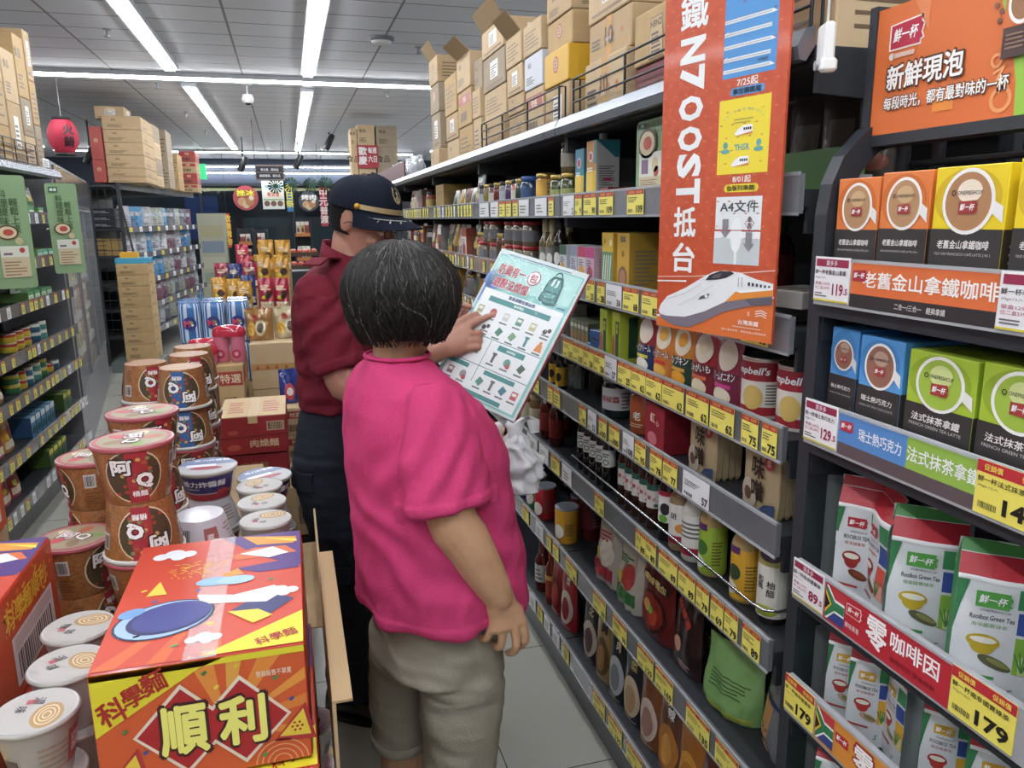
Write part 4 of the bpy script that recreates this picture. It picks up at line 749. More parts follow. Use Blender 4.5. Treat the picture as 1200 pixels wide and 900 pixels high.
# skin: head, neck, arms, lower legs
HC = V((.212, 1.565, 1.455))
neck = [L_((.195, 1.565, 1.25)), L_((.2, 1.566, 1.33)), L_(HC - V((.0, 0, .06)))]
limb(b, [L_((.24, 1.572, .8)), L_((.23, 1.572, 1.0)), L_((.2, 1.567, 1.22))], [.06, .06, .06], SKW); limb(b, neck, [.05, .05, .052], SKW)
hf = V((math.cos(R(48)), math.sin(R(48)), -.35)).normalized(); hl = UP.cross(hf).normalized(); hu = hf.cross(hl)
def head_rings(b, M, m, s=1):
    T_ = [(0.0, .075, .03, .02), (.012, .088, .005, .042), (.03, .092, -.02, .055), (.05, .09, -.045, .062), (.075, .088, -.07, .067), (.1, .088, -.085, .071), (.125, .089, -.093, .074), (.15, .09, -.095, .076), (.175, .082, -.092, .074), (.2, .06, -.078, .064), (.215, .03, -.05, .045), (.224, .0, -.02, .02)]
    b.loft([[M @ V(((xf + xb) / 2 + (xf - xb) / 2 * math.cos(t) * (1 if True else 1), hw * math.sin(t), z - .12)) * 1 for t in [2 * PI * i / 28 for i in range(28)]] for z, xf, xb, hw in T_], m)
    b.loft([[M @ V((x + .0 * math.cos(t), w_ * math.sin(t), z - .12 + w_ * .9 * math.cos(t))) for t in [2 * PI * i / 12 for i in range(12)]] for x, z, w_ in ((.08, .118, .007), (.098, .108, .008), (.108, .092, .0105), (.115, .085, .011), (.114, .077, .0105), (.1, .073, .014), (.085, .07, .012))], m)   # nose
    for x, z, ry, rz in ((.089, .05, .021, .0065), (.087, .0395, .018, .007)): ball(b, (x, 0, z - .12), 1, m, (.008, ry, rz), M)   # lips
    ball(b, (.082, 0, .016 - .12), 1, m, (.014, .02, .012), M)
    for s_ in (-1, 1):
        ball(b, (.083, s_ * .032, .128 - .12), 1, m, (.008, .022, .006), M); ball(b, (.066, s_ * .05, .085 - .12), 1, m, (.018, .014, .016), M)
        b.loft([[M @ V((-.006 + c_ * .9 * math.cos(t) + dx, s_ * (.072 + o_), .0 + d_ + c_ * 1.5 * math.sin(t))) for t in [2 * PI * i / 12 for i in range(12)]] for o_, c_, dx, d_ in ((-.006, .012, .004, -.004), (.004, .019, 0, 0), (.0085, .021, -.004, .002), (.011, .014, -.004, .002))], m)  # ear
MH = Matrix.Translation(L_(HC) - V((0, 0, .022))) @ Matrix((hf, hl, hu)).transposed().to_4x4() @ Matrix.Scale(.9, 4)
head_rings(b, MH, SKW)
SH = V((.247, 1.425, 1.262)); EL = V((.268, 1.385, 1.035)); WRI = V((.362, 1.392, .848))
limb(b, [L_((.2, 1.56, 1.2)), L_(SH - V((0, -.03, .04))), L_((SH + EL) / 2), L_(EL), L_(EL.lerp(WRI, .3)), L_(EL.lerp(WRI, .7)), L_(WRI)], [.03, .03, .046, .05, .05, .042, .032], SKW, 16)
# right hand hanging, fingers curled; back of the hand to the near side
hd = (V((.385, 1.398, .768)) - WRI).normalized(); across = V((1, .12, .12)).normalized()
K = [V((.35, 1.392, .782)), V((.371, 1.386, .772)), V((.393, 1.385, .77)), V((.412, 1.391, .777))]        # little, ring, middle, index knuckles
b.loft([ring(L_(WRI + V((0, 0, .01))), across, .031, V((0, 1, .2)).normalized(), .024, 16), ring(L_(WRI - V((-.006, 0, .02))), across, .034, V((0, 1, .1)).normalized(), .021, 16), ring(L_(V((.379, 1.395, .805))), across, .04, V((0, 1, .1)).normalized(), .019, 16), ring(L_(V((.382, 1.392, .778))), across, .04, V((0, 1, .1)).normalized(), .015, 16), ring(L_(V((.383, 1.394, .768))), across, .036, V((0, 1, .1)).normalized(), .009, 16)], SKW)
FL = [(.028, .02, .016), (.034, .024, .019), (.038, .027, .02), (.036, .026, .02)]
FD = [((-.25, .1, -1), (-.45, .75, -.6), (-.2, 1, .1)), ((-.08, .05, -1), (-.2, .75, -.7), (-.1, 1, .0)), ((.12, .02, -1), (-.12, .5, -.9), (-.35, .8, -.5)), ((.2, .1, -1), (-.1, .45, -1), (-.5, .6, -.6))]
TIP = []
for k, d, l, r in zip(K, FD, FL, (.0088, .0096, .01, .0098)): TIP.append(finger(b, L_(k + V((0, .004, .012))), d, (l[0] + .012, l[1], l[2]), r, SKW))
finger(b, L_(V((.388, 1.412, .822))), ((.35, .35, -.75), (.15, .2, -1), (-.1, .1, -1)), (.035, .03, .025), .0115, SKW)
# left arm bent forward behind the body, holding the carrier bag
LHO = V((-.085, .03, -.03)); SL, ELL, WL = V((.185, 1.735, 1.26)), V((.26, 1.83, 1.03)), V((.44, 1.70, 1.11)) + LHO
limb(b, [L_((.2, 1.56, 1.2)), L_(SL - V((0, .03, .04))), L_((SL + ELL) / 2), L_(ELL), L_(ELL.lerp(WL, .5)), L_(WL)], [.03, .03, .045, .05, .042, .03], SKW)
b.loft([ring(L_(WL), V((0, .3, 1)), .024, V((-.5, 1, -.3)).normalized(), .018, 14), ring(L_((V((.48, 1.672, 1.125)) + LHO)), V((0, .2, 1)), .036, V((-.5, 1, -.2)).normalized(), .016, 14), ring(L_((V((.505, 1.655, 1.13)) + LHO)), V((0, .2, 1)), .036, V((-.5, 1, -.2)).normalized(), .012, 14)], SKW)
for i in range(4): finger(b, L_((V((.5, 1.655, 1.158 - i * .019)) + LHO)), ((1, -.4, -.1), (.1, -1, -.2), (-1, -.3, -.1)), (.03, .022, .018), .009, SKW)
finger(b, L_((V((.455, 1.672, 1.145)) + LHO)), ((.6, -.6, .3), (.9, -.4, .1)), (.035, .028), .0105, SKW)
for x, y in ((.315, 1.508), (.207, 1.67)):                # lower legs and feet
    limb(b, [L_((.24, 1.572, .8)), L_((x - .02, y, .55)), L_((x - .022, y, .3)), L_((x - .03, y, .1)), L_((x - .035, y, .07))], [.04, .04, .054, .037, .036], SKW); 
    b.loft([ring(L_((x - .07 + q, y - q * .15, h * .55 + .012)), V((0, 0, 1)), h * .5, V((0, 1, 0)), w_, 14) for q, h, w_ in ((0, .04, .02), (.02, .08, .032), (.06, .09, .036), (.12, .06, .042), (.17, .04, .045), (.2, .03, .035), (.215, .015, .02))], SKW)
wb = fuse(b, 'body', wo, .0042, 4)
for x, y in ((.315, 1.508), (.207, 1.67)):
    b = MB(); b.loft([ring(L_((x - .08 + q, y - q * .15, h * .5 + .004)), V((0, 0, 1)), h * .5, V((0, 1, 0)), w_, 18, 2.6) for q, h, w_ in ((0, .05, .03), (.02, .085, .042), (.07, .095, .046), (.13, .07, .052), (.18, .055, .054), (.22, .045, .044), (.238, .02, .026))], C('4a4a50', .7)); b.build('shoe', wo)
# shirt
def wring(z, cx, cy, a, bb, pw=2.3, front=None): return ring(L_((cx, cy, z)), WF, a, -WR, bb, 40, pw, front)
b = MB()
b.loft([wring(.775, .278, 1.575, .172, .198), wring(.8, .28, 1.575, .177, .202), wring(.85, .279, 1.575, .178, .202), wring(.95, .268, 1.575, .17, .196), wring(1.04, .258, 1.574, .165, .19), wring(1.1, .25, 1.572, .158, .188, 2.3, .172), wring(1.16, .24, 1.571, .148, .188, 2.2, .16), wring(1.22, .226, 1.57, .128, .187, 2.1, .13), wring(1.262, .212, 1.568, .102, .175, 2, .1), wring(1.296, .204, 1.567, .078, .128, 2), wring(1.318, .2, 1.567, .065, .08, 2), wring(1.326, .2, 1.567, .062, .07, 2)], PINK)
for s_, e_ in ((SH, EL), (SL, ELL)):
    d = (e_ - s_).normalized(); u = d.cross(WR).normalized(); v = d.cross(u)
    b.loft([ring(L_(s_ + d * t + (V((0, 0, 0)))), u, a_, v, c_, 24) for t, a_, c_ in ((-.03, .03, .02), (-.015, .05, .036), (.02, .064, .048), (.06, .073, .056), (.1, .08, .061), (.15, .085, .064), (.195, .087, .066), (.212, .088, .067))], PINK)
def wshirt(p, n):
    q = p + OFF; r = (q - V((.247, 1.43, 1.26)));f = 0
    f += .0055 * noise.noise(V((q.x * 16 + q.z * 6, q.y * 9, q.z * 5))) + .003 * noise.noise(V((q.x * 34 - q.z * 16, q.y * 26, q.z * 12 + 5)))
    rd = math.hypot(q.x - .19, 1.16 - q.z)                 # soft folds running up and down from the armpit
    if q.y < 1.6: f += .0042 * math.sin((q.x * 1.0 - q.z * .55 + .03 * noise.noise(q * 6)) * 95) * math.exp(-(rd / .13) ** 2) + .003 * math.sin((q.x * .8 + q.z * 1.1) * 62 + 3 * noise.noise(q * 8)) * math.exp(-((q.z - .95) / .14) ** 2)
    if q.z < .88: f += .007 * math.sin(math.atan2(q.y - 1.575, q.x - .276) * 7 + 8 * q.z) * (.88 - q.z) / .1
    if q.z < .798: f += .0028
    t = (q - SH).dot((EL - SH).normalized())
    if .193 < t < .23 and (q - SH - (EL - SH).normalized() * t).length < .11 and q.y < 1.46: f += .003
    return f
sh = fuse(b, 'shirt', wo, .0048, 6, wshirt); sh['label'] = 'pink short sleeved T-shirt'
b = MB()                                                  # collar band
b.tube([p for p in wring(1.327, .2, 1.567, .064, .072, 2)] + [wring(1.327, .2, 1.567, .064, .072, 2)[0]], .0045, PINK, 8)
b.build('collar', sh)
# trousers
b = MB()
b.loft([wring(z, cx, cy, a, bb, 2.3) for z, cx, cy, a, bb in ((.86, .27, 1.575, .12, .15), (.78, .272, 1.577, .134, .166), (.7, .266, 1.578, .136, .174), (.64, .258, 1.58, .134, .178))], KHAKI)
RL = [(.7, .3, 1.5, .096, .085), (.62, .303, 1.495, .095, .088), (.52, .302, 1.5, .09, .085), (.42, .298, 1.505, .084, .08), (.33, .294, 1.508, .078, .074), (.3, .293, 1.508, .077, .073)]
LL = [(.7, .232, 1.655, .094, .085), (.62, .21, 1.66, .092, .088), (.52, .196, 1.665, .082, .084), (.44, .19, 1.668, .075, .078), (.375, .187, 1.67, .071, .074), (.355, .186, 1.67, .07, .073)]
for Q in (RL, LL): b.loft([wring(z, cx, cy, a, bb, 2.2) for z, cx, cy, a, bb in Q], KHAKI)
tr = fuse(b, 'trousers', wo, .005, 7, lambda p, n: .006 * noise.noise(V((p.x * 9, p.y * 9, p.z * 16))) + .0035 * noise.noise(V((p.x * 14 + p.z * 20, p.y * 18, p.z * 34))) + (.003 * math.sin(p.z * 60 + 5 * noise.noise(p * 6)) if p.z > .6 else 0)); tr['label'] = 'khaki cropped trousers'
b = MB(); b.loft([wring(z, .2935, 1.508, .077 + e, .073 + e) for z, e in ((.322, .001), (.32, .005), (.3, .004), (.297, 0))], KHAKI, caps=False); b.loft([wring(z, .1865, 1.67, .07 + e, .073 + e) for z, e in ((.378, .001), (.376, .005), (.355, .004), (.352, 0))], KHAKI, caps=False); b.build('trouser_hem', tr)
# hair: a black bob going grey
HB = mat('hair_black', '16140f', .5, spec=.3); HB2 = mat('hair_dark_grey', '2a2826', .5, spec=.3); HG = mat('hair_grey', '55524e', .5)
hx = V((math.cos(R(40)), math.sin(R(40)), 0)); hy = UP.cross(hx)
def hsurf(ph, t, out=1.0):
    c, s = math.cos(ph), math.sin(ph); fr = max(0, c)
    if t < .55:
        a = t / .55 * PI * .53; rr_ = math.sin(a); zz = math.cos(a)
    else: q = (t - .55) / .45; rr_ = .995 - .27 * q ** 1.5; zz = -.09 - q * .84
    zz = zz * 1.0
    x = (.112 + .012 * fr) * c * rr_; y = .113 * s * rr_; z = .098 * zz if zz > 0 else .103 * zz
    return L_(HC + hx * (x * out) + hy * (y * out) + V((0, 0, z * (out if zz > 0 else 1) + .002 + .012 * (1 - rr_) * 0)))
b = MB(); b.sheet(lambda u, v: hsurf(u * 2 * PI, v * .97) + V((noise.noise(V((u * 40, v * 3, 0))) * .003, noise.noise(V((u * 40, v * 3, 9))) * .003, -max(0, v - .85) * .12 * noise.noise(V((u * 30, 0, 2))))), 80, 26, HB)
def strand(ph, t0, t1, out, m, wd, rnd, flare=0):
    pts = []; n = 9; sw = rnd.gauss(.08, .3)
    for i in range(n):
        t = t0 + (t1 - t0) * i / (n - 1); q = i / (n - 1); p = hsurf(ph + sw * q + .05 * math.sin(q * 7 + sw * 30), min(t, 1.04), out + .02 * math.sin(q * PI) * abs(sw) + flare * q ** 3 * .1); pts.append(p)
    vs = []
    for i, p in enumerate(pts):
        tg = (pts[min(i + 1, n - 1)] - pts[max(i - 1, 0)]).normalized(); nr = (p - L_(HC)).normalized(); sd = tg.cross(nr).normalized(); k = wd * (1 - (i / (n - 1)) ** 3 * .9); vs += [p - sd * k + nr * -.0008, p + nr * .0012, p + sd * k + nr * -.0008]
    b.add(vs, [f for i in range(n - 1) for f in ((3 * i, 3 * i + 1, 3 * i + 4, 3 * i + 3), (3 * i + 1, 3 * i + 2, 3 * i + 5, 3 * i + 4))], m, True)
rnd = random.Random(4)
for i in range(3000):
    ph = rnd.uniform(0, 2 * PI); strand(ph, rnd.uniform(.03, .6), rnd.uniform(.7, 1.06), 1 + rnd.uniform(-.01, .07), HG if rnd.random() < .05 else HB2 if rnd.random() < .3 else HB, rnd.uniform(.0008, .002), rnd, rnd.choice((0, 0, .3, .6, -.3, -.6)))
for i in range(90): strand(rnd.gauss(PI * 1.1, .8), .03, rnd.uniform(.3, .7), 1 + rnd.uniform(.02, .05), HG, .0007, rnd)
b.build('hair', wo)['label'] = 'black chin length hair going grey'
tag(wo, 'person with grey streaked black hair in pink T-shirt and khaki trousers, seen from behind', 'person')
# carrier bag
PB = mat('carrier_film', 'e4e6ea', .25, alpha=.62, coat=.5, bump=.5, bscale=25)
bo = empty('carrier_bag', (.495, 1.62, 1.125))
def bagf(u, v):
    a = u * 2 * PI; q = v; w_ = .012 + .05 * min(1, q * 2.2) ** .8; k = noise.noise(V((math.cos(a) * 2.2, math.sin(a) * 2.2, q * 5))) * .026 * min(1, q * 3) + .007 * noise.noise(V((math.cos(a) * 7, math.sin(a) * 7, q * 16)))
    if q > .92: w_ *= 1 - (q - .92) * 8
    return V(((w_ * .95 + k) * math.cos(a) - .028, (w_ * .75 + k) * math.sin(a), .0 - q * .15))
b = MB(); b.sheet(bagf, 48, 40, PB); b.build('bag', bo)
b = MB()
for s in (-1, 1): b.loft([[V((-.028 + q * s + dx * w_, dy + s * .01, z)) for dx, dy in ((-.5, -.004), (.5, -.004), (.5, .004), (-.5, .004))] for q, z, w_ in ((0, -.02, .03), (.008, .012, .03), (.03, .03, .02), (.045, .02, .03), (.05, -.01, .02))], PB)
b.build('handle', bo); tag(bo, 'crumpled translucent white carrier bag held at the chest of the person in pink', 'bag')
# ---------------------------------------------------------------- officer
oo = empty('person', (.145, 2.3, 0)); OFF = V((.12, 2.3, 0))
oth = R(-28); F = V((math.cos(oth), math.sin(oth), 0)); RR = V((math.sin(oth), -math.cos(oth), 0))
b = MB()
EC = V((.186, 2.3, 1.592)); hth = R(-33); pit = R(17)
MO = Matrix.Translation(L_(EC)) @ Matrix.Rotation(hth, 4, 'Z') @ Matrix.Rotation(pit, 4, 'Y') @ Matrix.Scale(1.03, 4)
head_rings(b, MO, SKO)
limb(b, [L_((.12, 2.3, 1.25)), L_((.14, 2.3, 1.46)), MO @ V((-.02, 0, -.05))], [.05, .056, .058], SKO)
S1 = V((.028, 2.135, 1.425)); E1 = V((.1, 2.075, 1.165)); W1 = V((.35, 2.0, 1.262))
limb(b, [L_((.12, 2.3, 1.3)), L_(S1 + V((.02, .03, -.05))), L_((S1 + E1) / 2), L_(E1), L_(E1.lerp(W1, .25)), L_(E1.lerp(W1, .7)), L_(W1)], [.03, .03, .046, .05, .05, .038, .029], SKO, 16)
# pointing right hand: index out, others folded
hd = (V((.428, 1.985, 1.292)) - W1).normalized(); pl = V((.1, .35, .9)).normalized(); sdv = hd.cross(pl).normalized()
b.loft([ring(L_(W1 + hd * t), pl, a_, sdv, c_, 16) for t, a_, c_ in ((0, .03, .022), (.025, .035, .02), (.055, .041, .018), (.078, .04, .015), (.086, .036, .01))], SKO)
kn = [W1 + hd * .078 + pl * q for q in (.03, .011, -.009, -.028)]
finger(b, L_(kn[0] - hd * .012), (hd + V((.2, 0, .25)) * .6, hd + V((.2, .02, .05)) * .5, hd + V((.1, .02, -.1))), (.052, .027, .022), .0092, SKO)
for i in (1, 2, 3): finger(b, L_(kn[i] - hd * .012), (hd + V((0, -.35, -.2)), V((.1, .7, -.2)) - hd * .2 + V((0, 0, -.2)), -hd + V((0, .5, 0))), (.046 - i * .002, .026, .02), .0094, SKO)
finger(b, L_(W1 + hd * .03 + pl * .03 + V((0, .004, 0))), (hd + pl * .9, hd + pl * .25, hd), (.032, .03, .024), .011, SKO)
# left hand gripping the board edge
S2 = V((.212, 2.465, 1.425)); E2 = V((.4, 2.44, 1.19)); W2 = V((.4, 2.178, 1.318))
limb(b, [L_((.12, 2.3, 1.3)), L_(S2 + V((-.02, -.03, -.05))), L_((S2 + E2) / 2), L_(E2), L_(E2.lerp(W2, .5)), L_(W2)], [.03, .03, .045, .05, .042, .029], SKO)
BD = V((.525, .143, .839)); BXv = V((.547, -.811, -.205)); BN = V((-.651, -.567, .504)); EDG = V((.513, 1.927, 1.311)) - BXv * .1485 + BD * .004
pd = (EDG - BN * .028 - BXv * .035 - W2).normalized()
b.loft([ring(L_(W2 + pd * t), BD, a_, BN, c_, 16) for t, a_, c_ in ((0, .029, .022), (.03, .037, .02), (.07, .042, .017), (.09, .038, .012))], SKO)
kb = W2 + pd * .08
for i in range(4): finger(b, L_(kb + BD * (.03 - .02 * i)), (BXv + BN * -.1, BXv * 1 + BN * .12, BXv), (.035, .026, .02), .0092, SKO)
finger(b, L_(W2 + pd * .05 + BD * .02 + BN * .014), (BN * .9 + BXv * .55 + BD * .2, BXv + BN * .25, BXv), (.042, .032, .026), .0112, SKO)
ob = fuse(b, 'body', oo, .0042, 4)
HK = mat('hair_short_black', '0f0e0d', .75, spec=.15)
b = MB(); b.loft([[MO @ V(((xf + xb) / 2 + (xf - xb) / 2 * math.cos(t), hw * math.sin(t), z - .12)) for t in [PI * .36 + (2 * PI - PI * .72) * i / 22 for i in range(23)]] for z, xf, xb, hw in ((.085, .05, -.083, .0715), (.1, .06, -.09, .0735), (.125, .07, -.098, .077), (.15, .075, -.1, .079), (.165, .08, -.098, .079))], HK, caps=False, closed=False); 
for s_ in (-1, 1): ball(b, (.088, s_ * .032, .0205), 1, HK, (.004, .019, .0032), MO)
b.build('hair', oo)['label'] = 'short black hair under the cap'
b = MB(); EYW = mat('eye_white', 'd8d4cc', .2)
for s_ in (-1, 1): ball(b, (.077, s_ * .032, -.004), .0115, EYW, M=MO); ball(b, (.083, s_ * .032, -.005), .0062, BLACK, M=MO); ball(b, (.08, s_ * .032, .003), 1, SKO, (.0095, .0145, .005), MO)
b.build('eye', oo)
b = MB()
for s_ in (-1, 1):
    b.tube([MO @ V((.105 - abs(y_) * .12, s_ * (.034) + .021 * math.cos(a) * s_, -.004 + .014 * math.sin(a))) for a in [2 * PI * k / 20 for k in range(21)] for y_ in [.034 + .021 * math.cos(a)]], .0011, BLACK, 6)
    b.tube([MO @ V(p) for p in ((.098, s_ * .055, .0), (.07, s_ * .074, .002), (.0, s_ * .083, .003), (-.012, s_ * .083, -.006))], .0012, BLACK, 6)
b.tube([MO @ V((.102, -.013, 0)), MO @ V((.104, 0, .003)), MO @ V((.102, .013, 0))], .0011, BLACK, 6); b.build('eyeglasses', oo)
# cap
CAPM = cloth('cap_navy', '0e1628', '0b1120', 300); GOLD_ = mat('gold_thread', 'b49c6a', .45, .3, bump=.5, bscale=300); GBT = mat('gold_button', 'd29a22', .3, .6); SLV = mat('silver_thread', 'b8b8ac', .5, .2)
MC = MO @ Matrix.Translation((-.003, 0, .037)) @ Matrix.Rotation(-.06, 4, 'Y')
def capsurf(a, t, o=0): 
    fr = max(0, math.cos(a)); rr_ = math.sqrt(max(0, 1 - t ** 2.4)); h = .092 + .012 * fr
    return V(((.106 + o) * math.cos(a) * (rr_ + .05 * fr * (1 - t) * 0), (.09 + o) * math.sin(a) * rr_, h * t * (1 + o * 8)))
b = MB(); b.sheet(lambda u, v: MC @ capsurf(u * 2 * PI, v * .999), 48, 18, CAPM)
for k in range(6): a = k * PI / 3 + PI / 6; b.tube([MC @ capsurf(a, t, .0006) for t in [j / 10 for j in range(10)]], .0011, CAPM, 5)
ball(b, (0, 0, .093), .008, CAPM, (1, 1, .5), MC)
cpo = b.build('cap', oo); cpo['label'] = 'navy peaked cap with gold band and emblem'
b = MB()
def brim(u, v, dz=0):
    a = (u - .5) * PI * .92; r0x, r0y = .104, .089; ex = .072 * math.cos((u - .5) * PI * .98) ** .7
    x = r0x * math.cos(a) + ex * v * 1.0; y = r0y * math.sin(a) * (1 + .04 * v); return MC @ V((x, y, .002 + dz - .016 * v - .03 * (y / .09) ** 2 * (.15 + v * .8)))
b.sheet(lambda u, v: brim(u, v, .0022), 28, 8, CAPM); b.sheet(lambda u, v: brim(1 - u, v, -.0018), 28, 8, CAPM)
b.tube([brim(i / 28, 1) for i in range(29)], .0024, CAPM, 6); b.build('brim', cpo)
b = MB(); b.loft([[MC @ capsurf(a, t, o) for t, o in ((.06, .002), (.06, .0045), (.19, .0045), (.19, .002))] for a in [-PI * .42 + PI * .84 * i / 24 for i in range(25)]], GOLD_, caps=True, smooth=False); b.build('gold_band', cpo)
b = MB()
for s_ in (-1, 1): ball(b, tuple(capsurf(s_ * PI * .43, .12, .005)), .0085, GBT, M=MC)
b.build('button', cpo)
b = MB(); A = Art(b, lambda x, y, l: MC @ capsurf(x / .1 - .12, min(.98, y / .1), .0012 + .0006 * l), nx=100)
A.ring(0, .058, .0, .0045, SLV, 2); 
for s_ in (-1, 1): A.ring(0, .055, .0155, .021, GOLD_, 1, a0=-PI / 2 if s_ > 0 else PI / 2 + .5, a1=PI / 2 - .5 if s_ > 0 else PI * 1.5)
for q in (-.8, -.3, .3, .8): A.poly([(q * .003, .053), (q * .016 - .002, .045), (q * .016 + .002, .043)], SLV, 2)
A.disc(0, .045, .006, GOLD_, 2, ry=.009); b.build('emblem', cpo)
b = MB()
for s_ in (-1, 1):
    for i in range(7):
        u0 = .5 + s_ * (.09 + i * .045); v0 = .5 - .015 * i; p0, p1 = brim(u0, v0, .0035), brim(u0 + s_ * .04, v0 + (.22 if i % 2 else -.12), .0035); q = brim(u0 + s_ * .03, v0 + .03, .0035); n_ = (p1 - p0).cross(MC.to_3x3() @ V((0, 0, 1))).normalized() * .0028
        b.add([p0, (p0 + p1) / 2 + n_, p1, (p0 + p1) / 2 - n_], [(0, 1, 2, 3)], SLV)
    b.tube([brim(.5 + s_ * (.06 + i * .05), .5 - .02 * i, .0035) for i in range(7)], .0013, SLV, 5)
b.build('leaf_embroidery', cpo)
# shirt
def oring(z, cx, cy, a, bb, pw=2.4, front=None): return ring(L_((cx, cy, z)), F, a, -RR, bb, 40, pw, front)
b = MB(); b.loft([oring(z, cx, cy, a, bb, 2.3) for z, cx, cy, a, bb in ((1.062, .122, 2.3, .134, .174), (1.09, .124, 2.3, .138, .176), (1.14, .126, 2.3, .14, .178), (1.22, .124, 2.3, .138, .182), (1.31, .12, 2.3, .132, .19), (1.38, .116, 2.3, .118, .195), (1.425, .116, 2.3, .1, .185), (1.458, .12, 2.3, .082, .135), (1.482, .128, 2.3, .07, .085), (1.5, .134, 2.3, .064, .07))], MAROON)
for s_, e_ in ((S1, E1), (S2, E2)):
    d = (e_ - s_).normalized(); u = d.cross(RR).normalized(); v = d.cross(u)
    b.loft([ring(L_(s_ + d * t), u, a_, v, c_, 24) for t, a_, c_ in ((-.03, .025, .02), (-.015, .048, .036), (.02, .06, .05), (.06, .068, .058), (.13, .073, .064), (.19, .073, .064), (.232, .074, .066))], MAROON)
def oshirt(p, n):
    q = p + OFF; f = .0045 * noise.noise(V((q.x * 13, q.y * 13, q.z * 9))) + .0025 * noise.noise(V((q.x * 30, q.y * 30 + q.z * 20, q.z * 30)))
    if q.x < .12 and q.y < 2.2 and q.z < 1.4: f += .004 * math.sin((q.z - q.x * .9) * 75 + 4 * noise.noise(q * 8))
    t = (q - S1).dot((E1 - S1).normalized())
    if .208 < t < .25 and q.y < 2.2 and (q - S1 - (E1 - S1).normalized() * t).length < .1: f += .003
    if 1.085 < q.z < 1.18: f += .005 * math.sin(q.z * 80 + 3 * noise.noise(q * 9))
    return f
os_ = fuse(b, 'shirt', oo, .0048, 6, oshirt); os_['label'] = 'maroon short sleeved uniform shirt'
# collar, epaulette, pocket, badge
b = MB()
def cpt(a, z, o): return L_(V((.136, 2.3, 0)) + F * (math.cos(a) * (.062 + o)) - RR * (math.sin(a) * (.067 + o)) + UP * z)
b.loft([[cpt(a, 1.462 - .02 * math.cos(a), .004), cpt(a, 1.510 - .03 * math.cos(a), -.002), cpt(a, 1.515 - .03 * math.cos(a), .004), cpt(a, 1.452 - .035 * math.cos(a), .02), cpt(a, 1.450 - .035 * math.cos(a), .014)] for a in [R(25) + R(310) * i / 30 for i in range(31)]], MAROON, closed=True)
for s_ in (-1, 1):
    a0 = R(22) * s_; b.loft([[cpt(a0 + s_ * R(38), 1.490, .006), cpt(a0 + s_ * R(38), 1.433, .022), cpt(a0 + s_ * R(38), 1.430, .016)], [cpt(a0 + s_ * R(12), 1.478, .008), cpt(a0 + s_ * R(14), 1.396, .034), cpt(a0 + s_ * R(14), 1.393, .026)], [cpt(a0, 1.470, .01), cpt(a0 + s_ * R(4), 1.378, .045), cpt(a0 + s_ * R(4), 1.375, .036)]], MAROON, smooth=False)
b.build('collar', os_)
b = MB(); e0, e1 = L_((.098, 2.228, 1.492)), L_((.03, 2.128, 1.492)); dr = (e1 - e0).normalized(); sd = dr.cross(UP).normalized()
b.loft([[e0 + sd * .02 + UP * 0, e0 - sd * .02, e0 - sd * .02 + UP * .005, e0 + sd * .02 + UP * .005], [e0.lerp(e1, .6) + sd * .024 + UP * .004, e0.lerp(e1, .6) - sd * .024 + UP * .004, e0.lerp(e1, .6) - sd * .024 + UP * .009, e0.lerp(e1, .6) + sd * .024 + UP * .009], [e1 + sd * .026 - UP * .012, e1 - sd * .026 - UP * .012, e1 - sd * .026 - UP * .007, e1 + sd * .026 - UP * .007]], MAROON, smooth=False); b.build('epaulette', os_)
def chest(x, z): 
    p = L_(V((.12, 2.3, z)) + F * (.137 * (1 - (abs(x) / .2) ** 2.2) ** .42) - RR * -x); return p
b = MB(); bc = chest(.085, 1.36); b.lathe([(.017, 0), (.018, .002), (.012, .004)], mat('badge_rim', '3a2a1e', .5), 16, M=Matrix.Translation(bc) @ (F * .8 + RR * .6).to_track_quat('Z', 'Y').to_matrix().to_4x4()); b.lathe([(.009, .004), (.005, .007)], GBT, 10, M=Matrix.Translation(bc) @ (F * .8 + RR * .6).to_track_quat('Z', 'Y').to_matrix().to_4x4()); b.build('badge', os_)
# trousers with cargo pockets
b = MB(); b.loft([oring(z, cx, cy, a, bb) for z, cx, cy, a, bb in ((1.1, .122, 2.3, .11, .15), (1.04, .118, 2.3, .127, .167), (.95, .108, 2.3, .14, .182), (.86, .1, 2.3, .138, .185))], NAVY)
for Q in ([(.93, .045, 2.215, .105, .09), (.84, .05, 2.21, .105, .092), (.7, .062, 2.205, .092, .084), (.55, .075, 2.23, .08, .075), (.42, .08, 2.255, .078, .074), (.25, .08, 2.29, .08, .076), (.12, .08, 2.31, .082, .078), (.085, .08, 2.31, .08, .077)], [(.93, .16, 2.4, .105, .09), (.84, .175, 2.4, .1, .09), (.7, .195, 2.4, .09, .082), (.55, .215, 2.41, .08, .075), (.25, .228, 2.44, .078, .075), (.085, .228, 2.44, .08, .076)]):
    b.loft([oring(z, cx, cy, a, bb, 2.1) for z, cx, cy, a, bb in Q], NAVY)
ot = fuse(b, 'trousers', oo, .0055, 6, lambda p, n: .006 * noise.noise(V((p.x * 10, p.y * 10, p.z * 14))) + .004 * noise.noise(V((p.x * 20, p.y * 20, p.z * 38)))); ot['label'] = 'dark navy cargo trousers'
